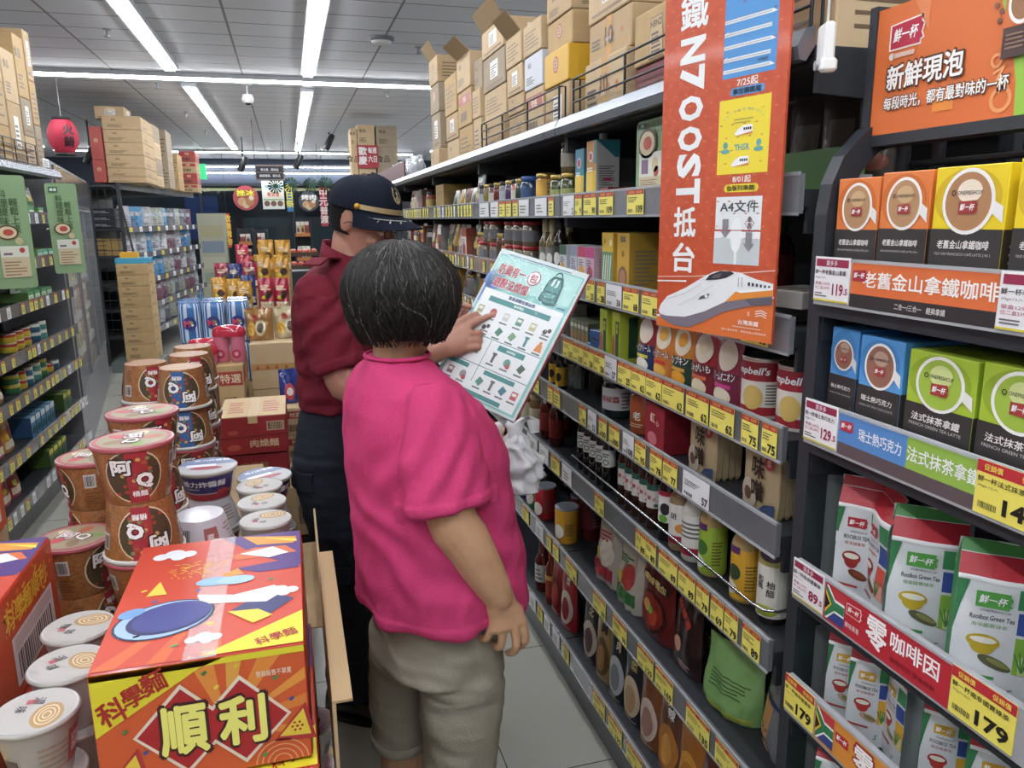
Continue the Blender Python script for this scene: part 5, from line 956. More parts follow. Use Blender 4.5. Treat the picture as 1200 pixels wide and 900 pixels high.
def patch(parent, name, z0, z1, a0, a1, cx, cy, a_, b_, m, ex):
    b = MB(); n = 10
    def pp(a, z, e): return L_(V((cx, cy, z)) + F * (math.cos(a) * (a_ + e)) + RR * (math.sin(a) * (b_ + e)))
    b.loft([[pp(a0 + (a1 - a0) * i / n, z0, -.004), pp(a0 + (a1 - a0) * i / n, z0 + .004, ex), pp(a0 + (a1 - a0) * i / n, z1 - .004, ex * .8), pp(a0 + (a1 - a0) * i / n, z1, -.004)] for i in range(n + 1)], m, smooth=False); return b.build(name, parent)
patch(ot, 'pocket_flap', .84, .9, R(95), R(150), .06, 2.24, .115, .115, NAVY, .01)
patch(ot, 'cargo_pocket', .44, .58, R(60), R(150), .076, 2.24, .085, .08, NAVY, .014); patch(ot, 'pocket_flap', .55, .61, R(55), R(155), .073, 2.228, .087, .082, NAVY, .018)
for (x, y, yaw) in ((.085, 2.315, -32), (.23, 2.44, -15)):
    b = MB(); M_ = Matrix.Translation(L_((x, y, 0))) @ Matrix.Rotation(R(yaw), 4, 'Z')
    b.loft([[M_ @ V((q, w_ * math.cos(t), .022 + (h if math.sin(t) > 0 else .012) * math.sin(t))) for t in [2 * PI * i / 20 for i in range(20)]] for q, w_, h in ((-.1, .02, .05), (-.092, .036, .075), (-.06, .042, .09), (-.01, .042, .092), (.03, .044, .075), (.08, .05, .052), (.13, .05, .042), (.165, .042, .034), (.185, .022, .022), (.19, .008, .01))], LEATH)
    sho = b.build('shoe', oo)
    s = MB(); s.loft([[M_ @ V((-.102 + .296 * i / 14, sg * (.026 + .03 * math.sin(PI * min(1, (i + .8) / 15.6)) ** .5), z)) for sg, z in ((-1, 0), (1, 0), (1, .02), (-1, .02))] for i in range(15)], BLACK, smooth=False); s.build('sole', sho)
    l = MB()
    for k in range(4): l.tube([M_ @ V((.02 + .022 * k, -.028, .088 - .009 * k)), M_ @ V((.026 + .022 * k, 0, .104 - .013 * k)), M_ @ V((.02 + .022 * k, .028, .088 - .009 * k))], .0028, BLACK, 6)
    l.build('laces', sho)
tag(oo, 'person in maroon uniform shirt, navy peaked cap and cargo trousers pointing at the white board', 'person')
# ================================================================ coffee stand at the near end of the gondola
stand = tag(empty('coffee_display_stand', (0, 0, 0)), 'dark steel coffee display stand with orange header and strip rails at the right', 'display stand')
DS = mat('stand_steel', '2b2f36', .45, noise_=('252930', .2), bscale=8); GP = mat('lit_upright', '8d8f90', .55)
def hoop(y):
    b = MB(); path = [(.815, 0), (.815, 1.60), (.82, 1.64), (.835, 1.675), (.87, 1.71), (.93, 1.73)]
    for (xa, za), (xb, zb) in zip(path, path[1:]): pass
    L = []
    for i, (x, z) in enumerate(path):
        a = path[max(i - 1, 0)]; c = path[min(i + 1, len(path) - 1)]; t = V((c[0] - a[0], 0, c[1] - a[1])).normalized(); n = V((t.z, 0, -t.x))
        L.append([V((x, y - .014, z)) - n * .02, V((x, y - .014, z)) + n * .02, V((x, y + .014, z)) + n * .02, V((x, y + .014, z)) - n * .02])
    b.loft(L, DS, smooth=False); b.build('upright', stand)
hoop(1.038); hoop(.12)
b = MB(); b.box((.837, 1.027, 0), (.875, 1.05, 1.66), GP); b.build('lit_side_strip', stand)  # near face of the dark post, lamplight on it put into the paler grey
b = MB(); b.box((1.19, .1, 0), (1.21, 1.05, 1.95), DS); b.box((.84, .1, 0), (1.19, 1.05, .12), DS); b.build('back_panel', stand)
b = MB()
for i in range(14): z = .2 + i * .13; b.tube([(1.16, .12, z), (1.16, 1.045, z)], .003, BLACK, 6)
for i in range(15): y = .125 + i * .066; b.tube([(1.165, y, .15), (1.165, y, 1.93)], .003, BLACK, 6)
b.build('grid_back', stand)
b = MB(); b.box((.865, .1, 1.70), (.9, 1.04, 1.716), DS); b.box((.862, 1.03, 1.705), (.9, 1.045, 1.9), DS); b.box((.9, .1, 1.7), (.91, 1.04, 1.9), DS); b.tube([(.93, 1.03, 1.6), (.93, 1.03, 1.71)], .012, DS); b.tube([(.95, .98, 1.55), (.95, .98, 1.71)], .01, DS)
for z in (1.62, 1.675): b.tube([(.94, .12, z), (.94, 1.04, z)], .005, DS, 6)
b.build('header_frame', stand)
b = MB(); b.box((.8655, .11, 1.716), (.899, 1.031, 1.893), 'e06a2a'); hs = b.build('header_sign', stand)
hs['label'] = 'orange header sign with white slogan'
p = MB(); A = Art(p, flat((.865, 1.031, 1.716), (0, -1, 0), (0, 0, 1)))
A.poly([(.192, .177), (.214, .14), (.235, .09), (.247, .04), (.25, 0), (.9, 0), (.9, .177)], '8fc23a', 1)
A.poly([(.07, .177), (.1, .13), (.1, .177)], 'e8814a', 1); A.rect(.12, .02, .155, .05, 'ee8a2e', 1); A.ring(.228, .022, .011, .016, 'ee9a5a', 1); A.text('ONE', .222, .055, .018, 'ee9a5a', 1, .03, rot=-1.2)
for x, y in ((.208, .135), (.216, .127), (.214, .116)): A.disc(x, y, .0035, '7a4a3a', 2)
def logo(A, cx, cy, w, col, tc='ffffff', border='f4e6da', l=1, h=None, sub=True, txt='鮮一杯'):
    h = h or w * .58; pts = [(-.5, -.5), (.42, -.5), (.42, -.36), (.5, -.3), (.44, -.1), (.5, .2), (.43, .3), (.43, .5), (-.5, .4)]
    if border: A.poly([(cx + x * w * 1.1, cy + y * h * 1.14) for x, y in pts], border, l)
    A.poly([(cx + x * w, cy + y * h) for x, y in pts], col, l + 1); A.text(txt, cx - w * .03, cy, h * .5, tc, l + 2, .03, w=w * .74, skew=.15)
logo(A, .061, .135, .06, 'c01f3c'); A.rect(.038, .104, .078, .111, 'f0b090', 2); A.disc(.035, .1075, .005, 'e8e0d8', 2); A.text('ONEFRESHCUP', .06, .1075, .005, 'e8e0d8', 3, .02, w=.038)
A.text('新鮮現泡', .098, .078, .033, 'fbf6f0', 3, .04, w=.135, rot=.012, out=.085, oc='4a2a1e'); A.text('每段時光，都有最對味的一杯', .133, .042, .0185, 'fbf6f0', 3, .03, w=.21, out=.075, oc='4a2a1e')
p.build('header_print', hs)
# coffee card clipped to the header
o = empty('coffee_card', (.862, 1.031 - .245, 1.785)); b = MB(); b.box((-.0015, -.02, 0), (0, .02, .1), '4a3430'); b.build('card', o)
p = MB(); A = Art(p, flat((-.0016, 0, 0), (0, -1, 0), (0, 0, 1))); A.rect(-.02, .035, .02, .1, 'd86a2e', 1); A.disc(.004, .062, .02, 'f4f0ea', 2, ry=.026); A.disc(.004, .062, .016, '9a6a44', 3, ry=.021); A.bars(-.015, .01, .015, .03, 4, '8a6a54', 2); p.build('card_print', o)
tag(o, 'brown and orange coffee cup card clipped to the orange header', 'card')
# shelves, strips, tags
CRT = [1.535, 1.313, 1.04, .826, .6, .38]
def strip_text(A, W_, h, i):
    if i == 0:
        A.rect(0, h * .3, W_, h, 'e2672c', 1); A.rect(0, 0, W_, h * .3, '2a2426', 1); logo(A, .018, h * .72, .028, 'b01f34', border=None, l=2)
        A.text('老舊金山拿鐵咖啡', .135, h * .65, .0225, 'f6efe8', 2, .025, w=.195 + .025); A.text('二合一/三合一　經典拿鐵', .13, h * .15, .0085, 'd8d0cc', 2, .02, w=.085)
    elif i == 1:
        A.rect(0, h * .3, .134, h, '4a86cc', 1); A.rect(.134, h * .3, W_, h, '8fb83c', 1); A.rect(0, 0, W_, h * .3, '5a4a4e', 1); logo(A, .018, h * .72, .028, 'c0283a', border=None, l=2)
        A.text('瑞士熱巧克力', .084, h * .64, .0175, 'f2f4f6', 2, .02, w=.082); A.text('法式抹茶拿鐵', .193, h * .64, .021, 'f2f4f0', 2, .02, w=.115)
    elif i == 2:
        A.rect(0, 0, W_, h, 'c4202e', 1); flag(A, .025, h * .5, .042, h * .86); logo(A, .066, h * .68, .03, 'c4202e', border='f0d8d8', l=2); A.text('鮮味果茶', .064, h * .26, .009, 'f0d0d0', 2, .02, w=.03)
        A.text('零', .113, h * .52, .046, 'fdf6f4', 2, .035, w=.04); A.text('咖啡因', .183, h * .64, .027, 'fdf6f4', 2, .03, w=.085); A.text('無咖啡因 草本茶飲', .182, h * .2, .008, '7a1420', 2, .02, w=.08)
    else:
        A.rect(0, 0, W_, h, 'e08a2a', 1); flag(A, .025, h * .5, .042, h * .86); logo(A, .066, h * .6, .03, 'c4202e', border=None, l=2); A.text('零', .113, h * .5, .044, 'fdf6f4', 2, .035, w=.04, out=.08, oc='a02020')
def flag(A, cx, cy, w, h, l=2):
    x0, x1, y0, y1 = cx - w / 2, cx + w / 2, cy - h / 2, cy + h / 2
    A.rect(x0, cy, x1, y1, 'c8323a', l); A.rect(x0, y0, x1, cy, '2f3f8a', l)
    A.poly([(x0, y0), (x0 + w * .12, y0), (cx - w * .02, cy - h * .2), (x1, cy - h * .2), (x1, cy + h * .2), (cx - w * .02, cy + h * .2), (x0 + w * .12, y1), (x0, y1)], 'f4f4f0', l + 1)
    A.poly([(x0, y0 + h * .04), (x0, y0), (cx, cy - h * .13), (x1, cy - h * .13), (x1, cy + h * .13), (cx, cy + h * .13), (x0, y1)], '2a7a4a', l + 2)
    A.poly([(x0, y0 + h * .15), (cx - w * .16, cy), (x0, y1 - h * .15)], 'e8c02e', l + 3); A.poly([(x0, y0 + h * .26), (cx - w * .24, cy), (x0, y1 - h * .26)], '1a1a1c', l + 4)
def big_tag(sh, y1, y0, zt, h, num, dec, yellow, name):
    w_ = y1 - y0; b = MB(); b.box((.7752, y0 + .001, zt - h), (.7765, y1 - .001, zt), 'f0de52' if yellow else 'ece9ea'); A = Art(b, flat((.7752, y1, zt - h), (0, -1, 0), (0, 0, 1)))
    if yellow: A.rect(.001, h * .78, w_ - .001, h, 'c8242e', 1); A.text('促銷價', w_ * .25, h * .89, h * .12, 'f6d84a', 2, .02); A.text('促銷價', w_ * .78, h * .89, h * .12, 'f6d84a', 2, .02)
    else: A.rect(w_ * .05, h * .78, w_ * .95, h * .95, '9c2146', 1); A.text('買多多', w_ * .5, h * .865, h * .12, 'f0dce2', 2, .02); A.rect(.001, 0, w_ - .001, h * .04, 'd8c832', 1)
    A.text(name, w_ * .47, h * .66, h * .11, '2a2622', 2, .015, w=w_ * .86); A.text('30gx12入', w_ * .2, h * .53, h * .06, '55504a', 2, .0, w=w_ * .3)
    if yellow: A.code(w_ * .08, h * .12, w_ * .36, h * .24, '4a4638', 2, 12); A.text(num, w_ * .68, h * .26, h * .32, '17140f', 2, .035, w=w_ * .5)
    else:
        for i, t in enumerate(('單盒129元', '任二盒239元')): A.text(t, w_ * .27, h * (.4 - .1 * i), h * .075, 'b02a4a', 2, .02, w=w_ * .42)
        A.bars(w_ * .06, h * .1, w_ * .4, h * .22, 2, '6a666a', 2); A.text(num, w_ * .7, h * .28, h * .27, 'a01c46', 2, .03, w=w_ * .3); A.text(dec, w_ * .92, h * .26, h * .14, 'a01c46', 2, .03)
    return b.build('price_tag', sh)
for i, zt in enumerate(CRT):
    s = zt - .07; b = MB(); b.box((.79, .12, s - .02), (1.15, 1.022, s), DS); b.prism([(.8, s - .06), (1.15, s - .1), (1.15, s - .02), (.8, s - .02)], 0, .006, DS, Matrix.Translation((0, 1.026, 0)) @ Matrix.Rotation(PI / 2, 4, 'X')); sh = b.build('shelf', stand)
    b = MB(); b.box((.777, .12, zt - .07), (.79, 1.017, zt - .001), 'a8a9ac' if i < 2 else '9c9ca0'); b.box((.7755, .12, zt - .003), (.777, 1.017, zt + .002), LIP); b.build('price_rail', sh)
    p = MB(); A = Art(p, flat((.777, .937, zt - .066), (0, -1, 0), (0, 0, 1))); strip_text(A, .244, .064, min(i, 3)); p.build('shelf_strip', sh)
    t = [('119', '.5', F_, '鮮一杯老舊金山拿鐵'), ('129', '.5', F_, '鮮一杯瑞士熱巧克力'), ('89', '.5', F_, '鮮一杯南非國寶茶'), ('179', '', T, '鮮一杯南非國寶茶'), ('179', '', T, '鮮一杯國寶茶'), ('99', '', T, '鮮一杯')][i]
    big_tag(sh, 1.017, .938, zt + .003, .066, *t)
    t = [('129', '.5', F_, '鮮一杯老舊金山拿鐵'), ('149', '', T, '鮮一杯法式抹茶拿鐵'), ('179', '', T, '鮮一杯南非國寶綠茶'), ('179', '', T, '鮮一杯南非國寶茶'), ('179', '', T, '國寶茶'), ('99', '', T, '鮮一杯')][i]
    big_tag(sh, .692, .598, zt + .001, .066, *t)
# coffee boxes
BK = mat('box_black', '2e2928', .5)
def coffee_box(w, d, h, col, side, drink, foam, name, en, icon):
    def mk(o):
        b = MB(); b.rbox((-d / 2, -w / 2, 0), (d / 2, w / 2, h), C(col, .35), .0012)
        k = .6
        A = Art(b, flat((-d / 2 - .0002, 0, 0), (0, -1, 0), (0, 0, 1))); B = Art(b, flat((0, -w / 2 - .0002, 0), (1, 0, 0), (0, 0, 1))); T_ = Art(b, flat((0, 0, h + .0002), (0, -1, 0), (1, 0, 0)))
        A.rect(-w / 2, 0, w / 2, h * k, BK, 1); B.rect(-d / 2, 0, d / 2, h * k, BK, 1); B.bars(-d * .35, h * .08, d * .2, h * k * .9, 9, 'b8a8a0', 2, .3); B.ring(-d * .1, h * .8, d * .08, d * .1, side, 2); B.bars(-d * .2, h * .68, d * .1, h * .93, 5, side, 2)
        A.disc(-.002, h * .795, w * .46, side, 1, ry=h * .19, n=30); A.disc(.0, h * .775, w * .36, 'f4f1ec', 2, n=30, ry=min(w * .4, h * .21)); A.poly([(w * .28, h * .72), (w * .48, h * .64), (w * .47, h * .74), (w * .34, h * .78)], 'ece8e4', 1.5); A.disc(.0, h * .775, w * .315, drink, 3, n=30, ry=min(w * .355, h * .185))
        A.disc(.002, h * .84, w * .17, foam, 4, ry=w * .13); A.text('ONEFRESHCUP', .003, h * .83, w * .045, '3a2a24', 5, .01, w=w * .34); A.ring(-w * .2, h * .83, w * .02, w * .032, '3a2a24', 5); logo(A, .002, h * .74, w * .26, 'a8302a', border=None, l=5, h=w * .15)
        A.text(name, -.002, h * .5, w * .1, 'efe8e2', 2, .02, w=w * .72, skew=.1); A.text(en, -.002, h * .44, w * .038, 'c8beb8', 2, 0, w=w * .78)
        if icon == 'tower': A.line([(-w * .1, h * .06), (0, h * .36)], .002, '8a5a44', 2); A.line([(w * .1, h * .06), (0, h * .36)], .002, '8a5a44', 2); A.line([(-w * .07, h * .14), (w * .07, h * .14)], .002, '8a5a44', 2); A.line([(-w * .04, h * .22), (w * .04, h * .22)], .002, '8a5a44', 2); [A.disc(w * q, h * .16, w * .06, 'a8b84a', 2, ry=w * .025, rot=.6 * (1 if q > 0 else -1)) for q in (-.2, .22)]
        elif icon == 'beans': A.ring(0, h * .3, w * .06, w * .08, '8a3a34', 2); [A.disc(w * x, h * y, w * .045, '6a4a3a', 2, ry=w * .03) for x, y in ((-.1, .16), (0, .2), (.1, .15), (.2, .18))]
        else: A.rect(-w * .12, h * .12, w * .12, h * .28, '6a4434', 2); A.rect(-w * .09, h * .15, -w * .01, h * .24, '2e2928', 3); A.rect(w * .01, h * .15, w * .09, h * .24, '2e2928', 3); A.disc(0, h * .31, w * .08, '6a4434', 2, ry=w * .06)
        A.text('12', w * .38, h * .17, w * .07, 'efe8e2', 2, .02); A.vtext('二合一' if icon != 'beans' else '十二入', w * .38, h * .36, w * .05, 'c89a5a', 2)
        T_.ring(0, 0, w * .2, w * .25, side, 1); T_.bars(-w * .3, -d * .3, w * .3, d * .1, 3, side, 1); b.build('box', o)
    return mk
SF = ('老舊金山拿鐵咖啡', 'OLD SAN FRANCISCO CAFÉ LATTE 2 IN 1'); CH = ('瑞士熱巧克力', 'SWISS HOT MILK CHOCOLATE'); GT = ('法式抹茶拿鐵', 'FRENCH GREEN TEA LATTE')
def cbox(key, i, pl, pr, x, ptop, col, side, drink, foam, nm, icon, label, group, dd=.07):
    s = CRT[i] - .069; yl, yr = Yat(pl, x, CRT[i] + .03), Yat(pr, x, CRT[i] + .03); w = yl - yr - .002
    zt = CAMZ + ray(*ptop).z / ray(*ptop).x * x; o = empty('coffee_box', (x + dd / 2, (yl + yr) / 2, s + .001)); coffee_box(w, dd, zt - s, col, side, drink, foam, nm[0], nm[1], icon)(o); tag(o, label, 'coffee box', group)
ORN, YLW, BLU, GRN = 'ea7a34', 'f0cf12', '4a9ae0', 'a6c42a'
cbox('o', 0, 978, 1027, .806, (1025, 208), ORN, 'd8661e', 'b8875a', 'd2a878', SF, 'tram', 'orange latte box at the left end of the upper coffee shelf', 'orange latte boxes')
cbox('o', 0, 1028, 1086, .803, (1084, 200), ORN, 'd8661e', 'b8875a', 'd2a878', SF, 'tram', 'orange latte box beside the yellow latte boxes', 'orange latte boxes')
cbox('y', 0, 1089, 1175, .8, (1172, 192), YLW, 'd8b008', 'b07a4c', 'f0dcc4', SF, 'tower2', 'yellow latte box right beside the orange boxes', 'yellow latte boxes')
cbox('y', 0, 1184, 1284, .798, (1200, 186), YLW, 'd8b008', 'b07a4c', 'f0dcc4', SF, 'tower2', 'yellow latte box cut by the right edge of the picture', 'yellow latte boxes')
cbox('b', 1, 971, 1003, .812, (1003, 388), BLU, '3a86cc', '9a6450', 'c09a84', CH, 'beans', 'blue hot chocolate box at the left end of the lower coffee shelf', 'blue chocolate boxes', .11)
cbox('b', 1, 1004, 1055, .802, (1056, 402), BLU, '3a86cc', '9a6450', 'c09a84', CH, 'beans', 'blue hot chocolate box beside the green matcha boxes', 'blue chocolate boxes', .11)
cbox('g', 1, 1060, 1140, .8, (1140, 424), GRN, '8fae1e', '9cbc34', 'd0dc8a', GT, 'tower', 'green matcha box right beside the blue boxes', 'green matcha boxes', .1)
cbox('g', 1, 1144, 1245, .8, (1200, 434), GRN, '8fae1e', '9cbc34', 'd0dc8a', GT, 'tower', 'green matcha box cut by the right edge of the picture', 'green matcha boxes', .1)
# tea bags
def tea_bag(w, d, h, logo_c, cup, block, seed, pile):
    W1 = mat('tea_white', 'dcdfe2', .3, coat=.4); GR = mat('tea_green', '2f8a4a', .3, coat=.4); SI = mat('tea_silver', 'a8acb0', .3, .3)
    top = .8 * h
    def fr(x, y, l=0):
        t = max(0, (y - top) / (h - top)); xo = -d / 2 * (1 - t ** .8); n = noise.noise(V((x * 30 + seed, y * 22, seed))) * .0035 + .004 * math.cos(x / w * PI) * (1 - t); wd = 1 - .06 * t
        return V((xo - n - l * .0009, -x * wd, y))
    def mk(o):
        b = MB(); b.sheet(lambda u, v: fr((u - .5) * w, v * h), 16, 26, W1)
        b.sheet(lambda u, v: V((-fr((.5 - u) * w, v * h).x, -(.5 - u) * w, v * h)), 16, 26, W1)
        for sg in (1, -1):
            def sd(u, v, sg=sg):
                e = fr(-sg * w / 2, v * h); x = e.x + (-e.x * 2) * u; y = e.y - sg * .012 * math.sin(u * PI) * (.3 + v); return V((x, y, v * h)) if sg > 0 else V((-x, y, v * h))
            b.sheet(sd, 8, 20, GR if sg > 0 else SI)
        b.box((-d / 2 * .95, -w / 2 * .95, 0), (d / 2 * .95, w / 2 * .95, .002), W1)
        b.build('bag', o)
        p = MB(); A = Art(p, fr, nx=110)
        A.rect(-w / 2, h * .93, w / 2, h, '3f8a3a' if logo_c == '4aa83a' else 'c02a30', 1); A.rect(-w / 2, h * .81, w / 2, h * .925, 'c8202e', 1); A.rect(-w / 2, h * .785, w / 2, h * .81, 'f2f2f2', 1)
        A.poly([(-w / 2, h * .45), (-w * .44, h * .62), (-w * .36, h * .78), (-w / 2, h * .78)], '2a7a44', 1)
        A.rect(w * .18, h * .64, w / 2, h * .77, '2f8a4c', 1); A.rect(w * .2, h * .48, w / 2, h * .62, '2c4a9c', 1); A.rect(w * .2, h * .22, w / 2, h * .46, block[0], 1); A.rect(w * .26, h * .22, w / 2, h * .34, block[1], 2)
        for q in range(5): A.line([(w * .3, h * .24), (w * (.2 + .06 * q), h * (.36 + .01 * (q % 2)))], .0016, '4a8a3a', 3)
        logo(A, -w * .08, h * .68, w * .4, logo_c, border=None, l=1); A.text('ONEFRESHCUP', -w * .05, h * .605, h * .014, '5a5a6a', 1, .01, w=w * .34); A.text('Rooibos Green Tea' if logo_c == '4aa83a' else 'ROOIBOS TEA', -w * .08, h * .56, h * .032, '4a4a54', 1, .015, w=w * .5, skew=.1); A.text('南非國寶綠茶' if logo_c == '4aa83a' else '南非國寶茶', -w * .1, h * .51, h * .026, '6aa45a' if logo_c == '4aa83a' else 'c23a34', 1, .02, w=w * .4)
        A.disc(-w * .15, h * .4, w * .19, cup, 1, ry=h * .05); A.disc(-w * .15, h * .37, w * .14, cup, 1, ry=h * .055); A.disc(-w * .15, h * .412, w * .15, 'f0ead8', 2, ry=h * .022)
        A.disc(w * .0, h * .27, w * .2, pile, 1, ry=h * .035, rot=-.35); A.disc(w * .04, h * .275, w * .14, '8a8a4a' if pile != '7a3a24' else '9a4a30', 2, ry=h * .018, rot=-.35)
        A.rect(-w * .46, h * .16, w * .02, h * .18, '3a8a3a' if logo_c == '4aa83a' else 'c23a34', 1); A.text('S', w * .2, h * .09, h * .05, '3a8a5a', 1, .01, skew=.3)
        p.build('print', o)
    return mk
TB = {'red': ('c8202e', 'a82a24', ('e04a3c', 'f0a090'), 1, '7a3a24'), 'green': ('4aa83a', 'c8a81e', ('86bc3a', 'c8dc8a'), 2, '5a5a3a'), 'gold': ('d8a01e', 'c0342a', ('e8b02a', 'f4dc8a'), 3, 'c8a08a')}
def bag(kind, i, px, x, size, label, rz=50, tilt=(0, 0)):
    w, d, h = size; a = TB[kind]; s = CRT[i] - .069; y = Yat(px, x, s + h * .45)
    o = KIT.put('tea_%s%s' % (kind, size), tea_bag(w, d, h, *a), 'tea_bag', label, 'tea bag', (x, min(y, .965), s + .003), group='%s rooibos tea bags' % kind, rot=(tilt[0], tilt[1], R(rz)))
bag('red', 2, 996, .865, (.075, .045, .215), 'red logo rooibos tea bag at the left end of the upper tea row', 40)
bag('red', 2, 1044, .865, (.08, .045, .215), 'red logo rooibos tea bag turned edge on beside the first green tea bag', -22)
bag('green', 2, 1083, .86, (.098, .055, .215), 'green rooibos tea bag in the middle of the upper tea row', 48)
bag('green', 2, 1165, .86, (.1, .055, .212), 'green rooibos tea bag cut by the right edge of the picture', 48)
bag('gold', 3, 982, .86, (.066, .036, .178), 'gold logo rooibos tea bag at the left end of the lower tea row', 45)
bag('gold', 3, 1020, .86, (.066, .036, .178), 'gold logo rooibos tea bag second from the left in the lower tea row', 45)
bag('gold', 3, 1062, .87, (.066, .036, .178), 'gold logo rooibos tea bag turned edge on in the lower tea row', -20)
bag('gold', 3, 1108, .87, (.066, .036, .178), 'gold logo rooibos tea bag under the yellow price card', 45)
bag('gold', 3, 1165, .87, (.07, .036, .178), 'gold logo rooibos tea bag at the right edge of the lower tea row', 45)
bag('red', 4, 975, .86, (.075, .045, .185), 'red rooibos tea bag peeking under the lowest strip', 45)
# white clip reel hanging on a cord before the shelf end
cl = at(968, 55, 0, .79); o = empty('hanging_clip', tuple(cl)); MW = Matrix.Rotation(-.35, 4, 'Z')
b = MB(); b.rbox((-.008, -.021, -.03), (.008, .021, .032), WHITE, .004, MW); b.rbox((-.012, -.023, -.038), (.012, -.006, -.018), WHITE, .004, MW); b.build('body', o)
b = MB(); b.lathe([(.007, 0), (.007, .004)], mat('grey_button', '9a9a9c', .4), 14, M=MW @ Matrix.Translation((-.0125, -.006, -.027)) @ Matrix.Rotation(-PI / 2, 4, 'Y')); b.build('button', o)
b = MB(); b.tube([(0, .0, .03), (.0, .0, .3), (0, 0, ZC - cl.z)], .0022, 'c8c4ba', 6); b.build('cord', o); tag(o, 'white plastic clip hanging on a cord beside the orange header', 'clip')
# bottles and green card at the gondola end, behind the clip
GD = mat('green_card', '4f8a34', .5)
o = empty('green_card', (0, 0, 0)); b = MB(); b.box((.93, 1.115, SURF[6] + .001), (.934, 1.6, SURF[6] + .075), GD); b.build('card', o); tag(o, 'green card strip standing behind the clip on the second highest shelf', 'card')
for i, (x, y) in enumerate(((1.0, 1.16), (1.0, 1.25), (1.0, 1.34), (1.0, 1.43))): KIT.put('darkpouch', pouch(.08, .2, .05, '5a5048', None, lambda A, w, h: (A.rect(-w * .3, h * .4, w * .3, h * .7, '8a8478', 1), A.disc(0, h * .25, w * .3, 'a85a4a', 1, ry=h * .08)), seed=41), 'food_pouch', 'dim grey pouch behind the green card strip, %s from the post' % ['first', 'second', 'third', 'fourth'][i], 'pouch', (x, y, SURF[6] + .001), rz=.5, group='grey pouches behind the green card')
# ================================================================ orange hanging poster
U = V((.2554, -.9668, 0)); O = V((.691, 1.377, 1.389)); N_ = U.cross(V((0, 0, 1)))
o = empty('hanging_poster', tuple(O)); o.rotation_euler = (0, 0, math.atan2(U.y, U.x))
W_, Hh = .286, .86
POR = mat('poster_orange', 'd2502a', .35, coat=.3, noise_=('ca4824', .1), bscale=60)
b = MB(); b.box((0, 0, 0), (W_, .005, Hh), POR); b.build('board', o)
p = MB(); A = Art(p, flat((0, 0, 0), (1, 0, 0), (0, 0, 1))); WH = 'eef2f0'
rnd = random.Random(3)
for r_ in range(34):
    for c_ in range(11):
        x, y = .008 + c_ * .026 + (r_ % 2) * .013, .13 + r_ * .021
        if x < W_ - .01: A.disc(x, y, .0035, 'dd6a40', 1, ry=.0014, n=8)
A.text('高', .076, .64, .06, WH, 2, .035); A.text('鐵', .076, .563, .062, WH, 2, .03, w=.066)
for ch, y in zip('N700ST', (.497, .449, .399, .347, .3, .255)): A.text('O' if ch == '0' else ch, .075, y, .062, WH, 2, .045, rot=-PI / 2, w=.043)
for ch, y in (('抵', .2), ('台', .135)): A.text(ch, .07, y, .052, WH, 2, .04, w=.056)
# blue card with trains seen from the side
A.rect(.149, .436, .262, .575, '4a94d8', 1)
for i, y in enumerate((.525, .505, .485, .465, .447)): A.rect(.15, y - .003, .25, y + .003, 'e4e8ea', 2); A.poly([(.25, y - .003), (.26, y - .002), (.25, y + .003)] if i % 2 == 0 else [(.15, y - .003), (.15, y + .003), (.16, y + .005)], 'f2f4f4', 2); A.line([(.152, y), (.25, y)], .0008, '8a98a4', 3)
A.text('TAIWAN HIGH SPEED RAIL', .205, .566, .006, 'e8f0f4', 2, .02, w=.09); A.text('N700ST', .236, .456, .005, '3a4a6a', 3, .03)
A.text('7/25起', .205, .427, .0135, 'f6ece4', 2, .03, w=.045); 
def pill(x, y, w, h, c): A.rect(x - w / 2 + h / 2, y - h / 2, x + w / 2 - h / 2, y + h / 2, c, 1); A.disc(x - w / 2 + h / 2, y, h / 2, c, 1); A.disc(x + w / 2 - h / 2, y, h / 2, c, 1)
pill(.205, .413, .074, .013, '5a9ad8'); A.text('車型圖鑑款', .205, .413, .009, '1a2a3a', 3, .03, w=.06)
# yellow card
A.rect(.145, .28, .257, .402, 'f2d92a', 1); 
for k in range(11): a = PI * (.85 - .07 * k); A.text('TAIWAN RAIL'[k] if 'TAIWAN RAIL'[k] != ' ' else '·', .201 + .047 * math.cos(a), .358 + .026 * math.sin(a), .004, '8ab8b0', 2, .02, rot=a - PI / 2)
A.bars(.18, .362, .225, .372, 2, 'b8a83a', 2)
def train(x, y, s):
    A.poly([(x - .02 * s, y - .004 * s), (x - .012 * s, y + .004 * s), (x, y + .009 * s), (x + .019 * s, y + .009 * s), (x + .02 * s, y - .006 * s), (x - .016 * s, y - .007 * s)], 'f4f6f6', 2); A.poly([(x - .016 * s, y - .007 * s), (x + .02 * s, y - .006 * s), (x + .02 * s, y - .002 * s)], 'e08a3a', 3)
    for q in range(4): A.rect(x + (.0 + .0045 * q) * s, y + .001 * s, x + (.0035 + .0045 * q) * s, y + .005 * s, '2a2a2e', 3)
train(.202, .349, 1); train(.197, .299, 1)
A.text('THSR', .2, .323, .0105, '5aa4a8', 2, .03, w=.034)
for x in (.163, .236): A.disc(x, .328, .0055, '5aa4a8', 2); A.disc(x, .318, .01, '5aa4a8', 2, ry=.004)
A.text('8/01起', .203, .2715, .0115, 'f6ece4', 2, .03, w=.04); pill(.202, .2565, .076, .0135, 'f2d92a'); A.text('Q版列車款', .202, .2565, .009, '2a2418', 3, .03, w=.06)
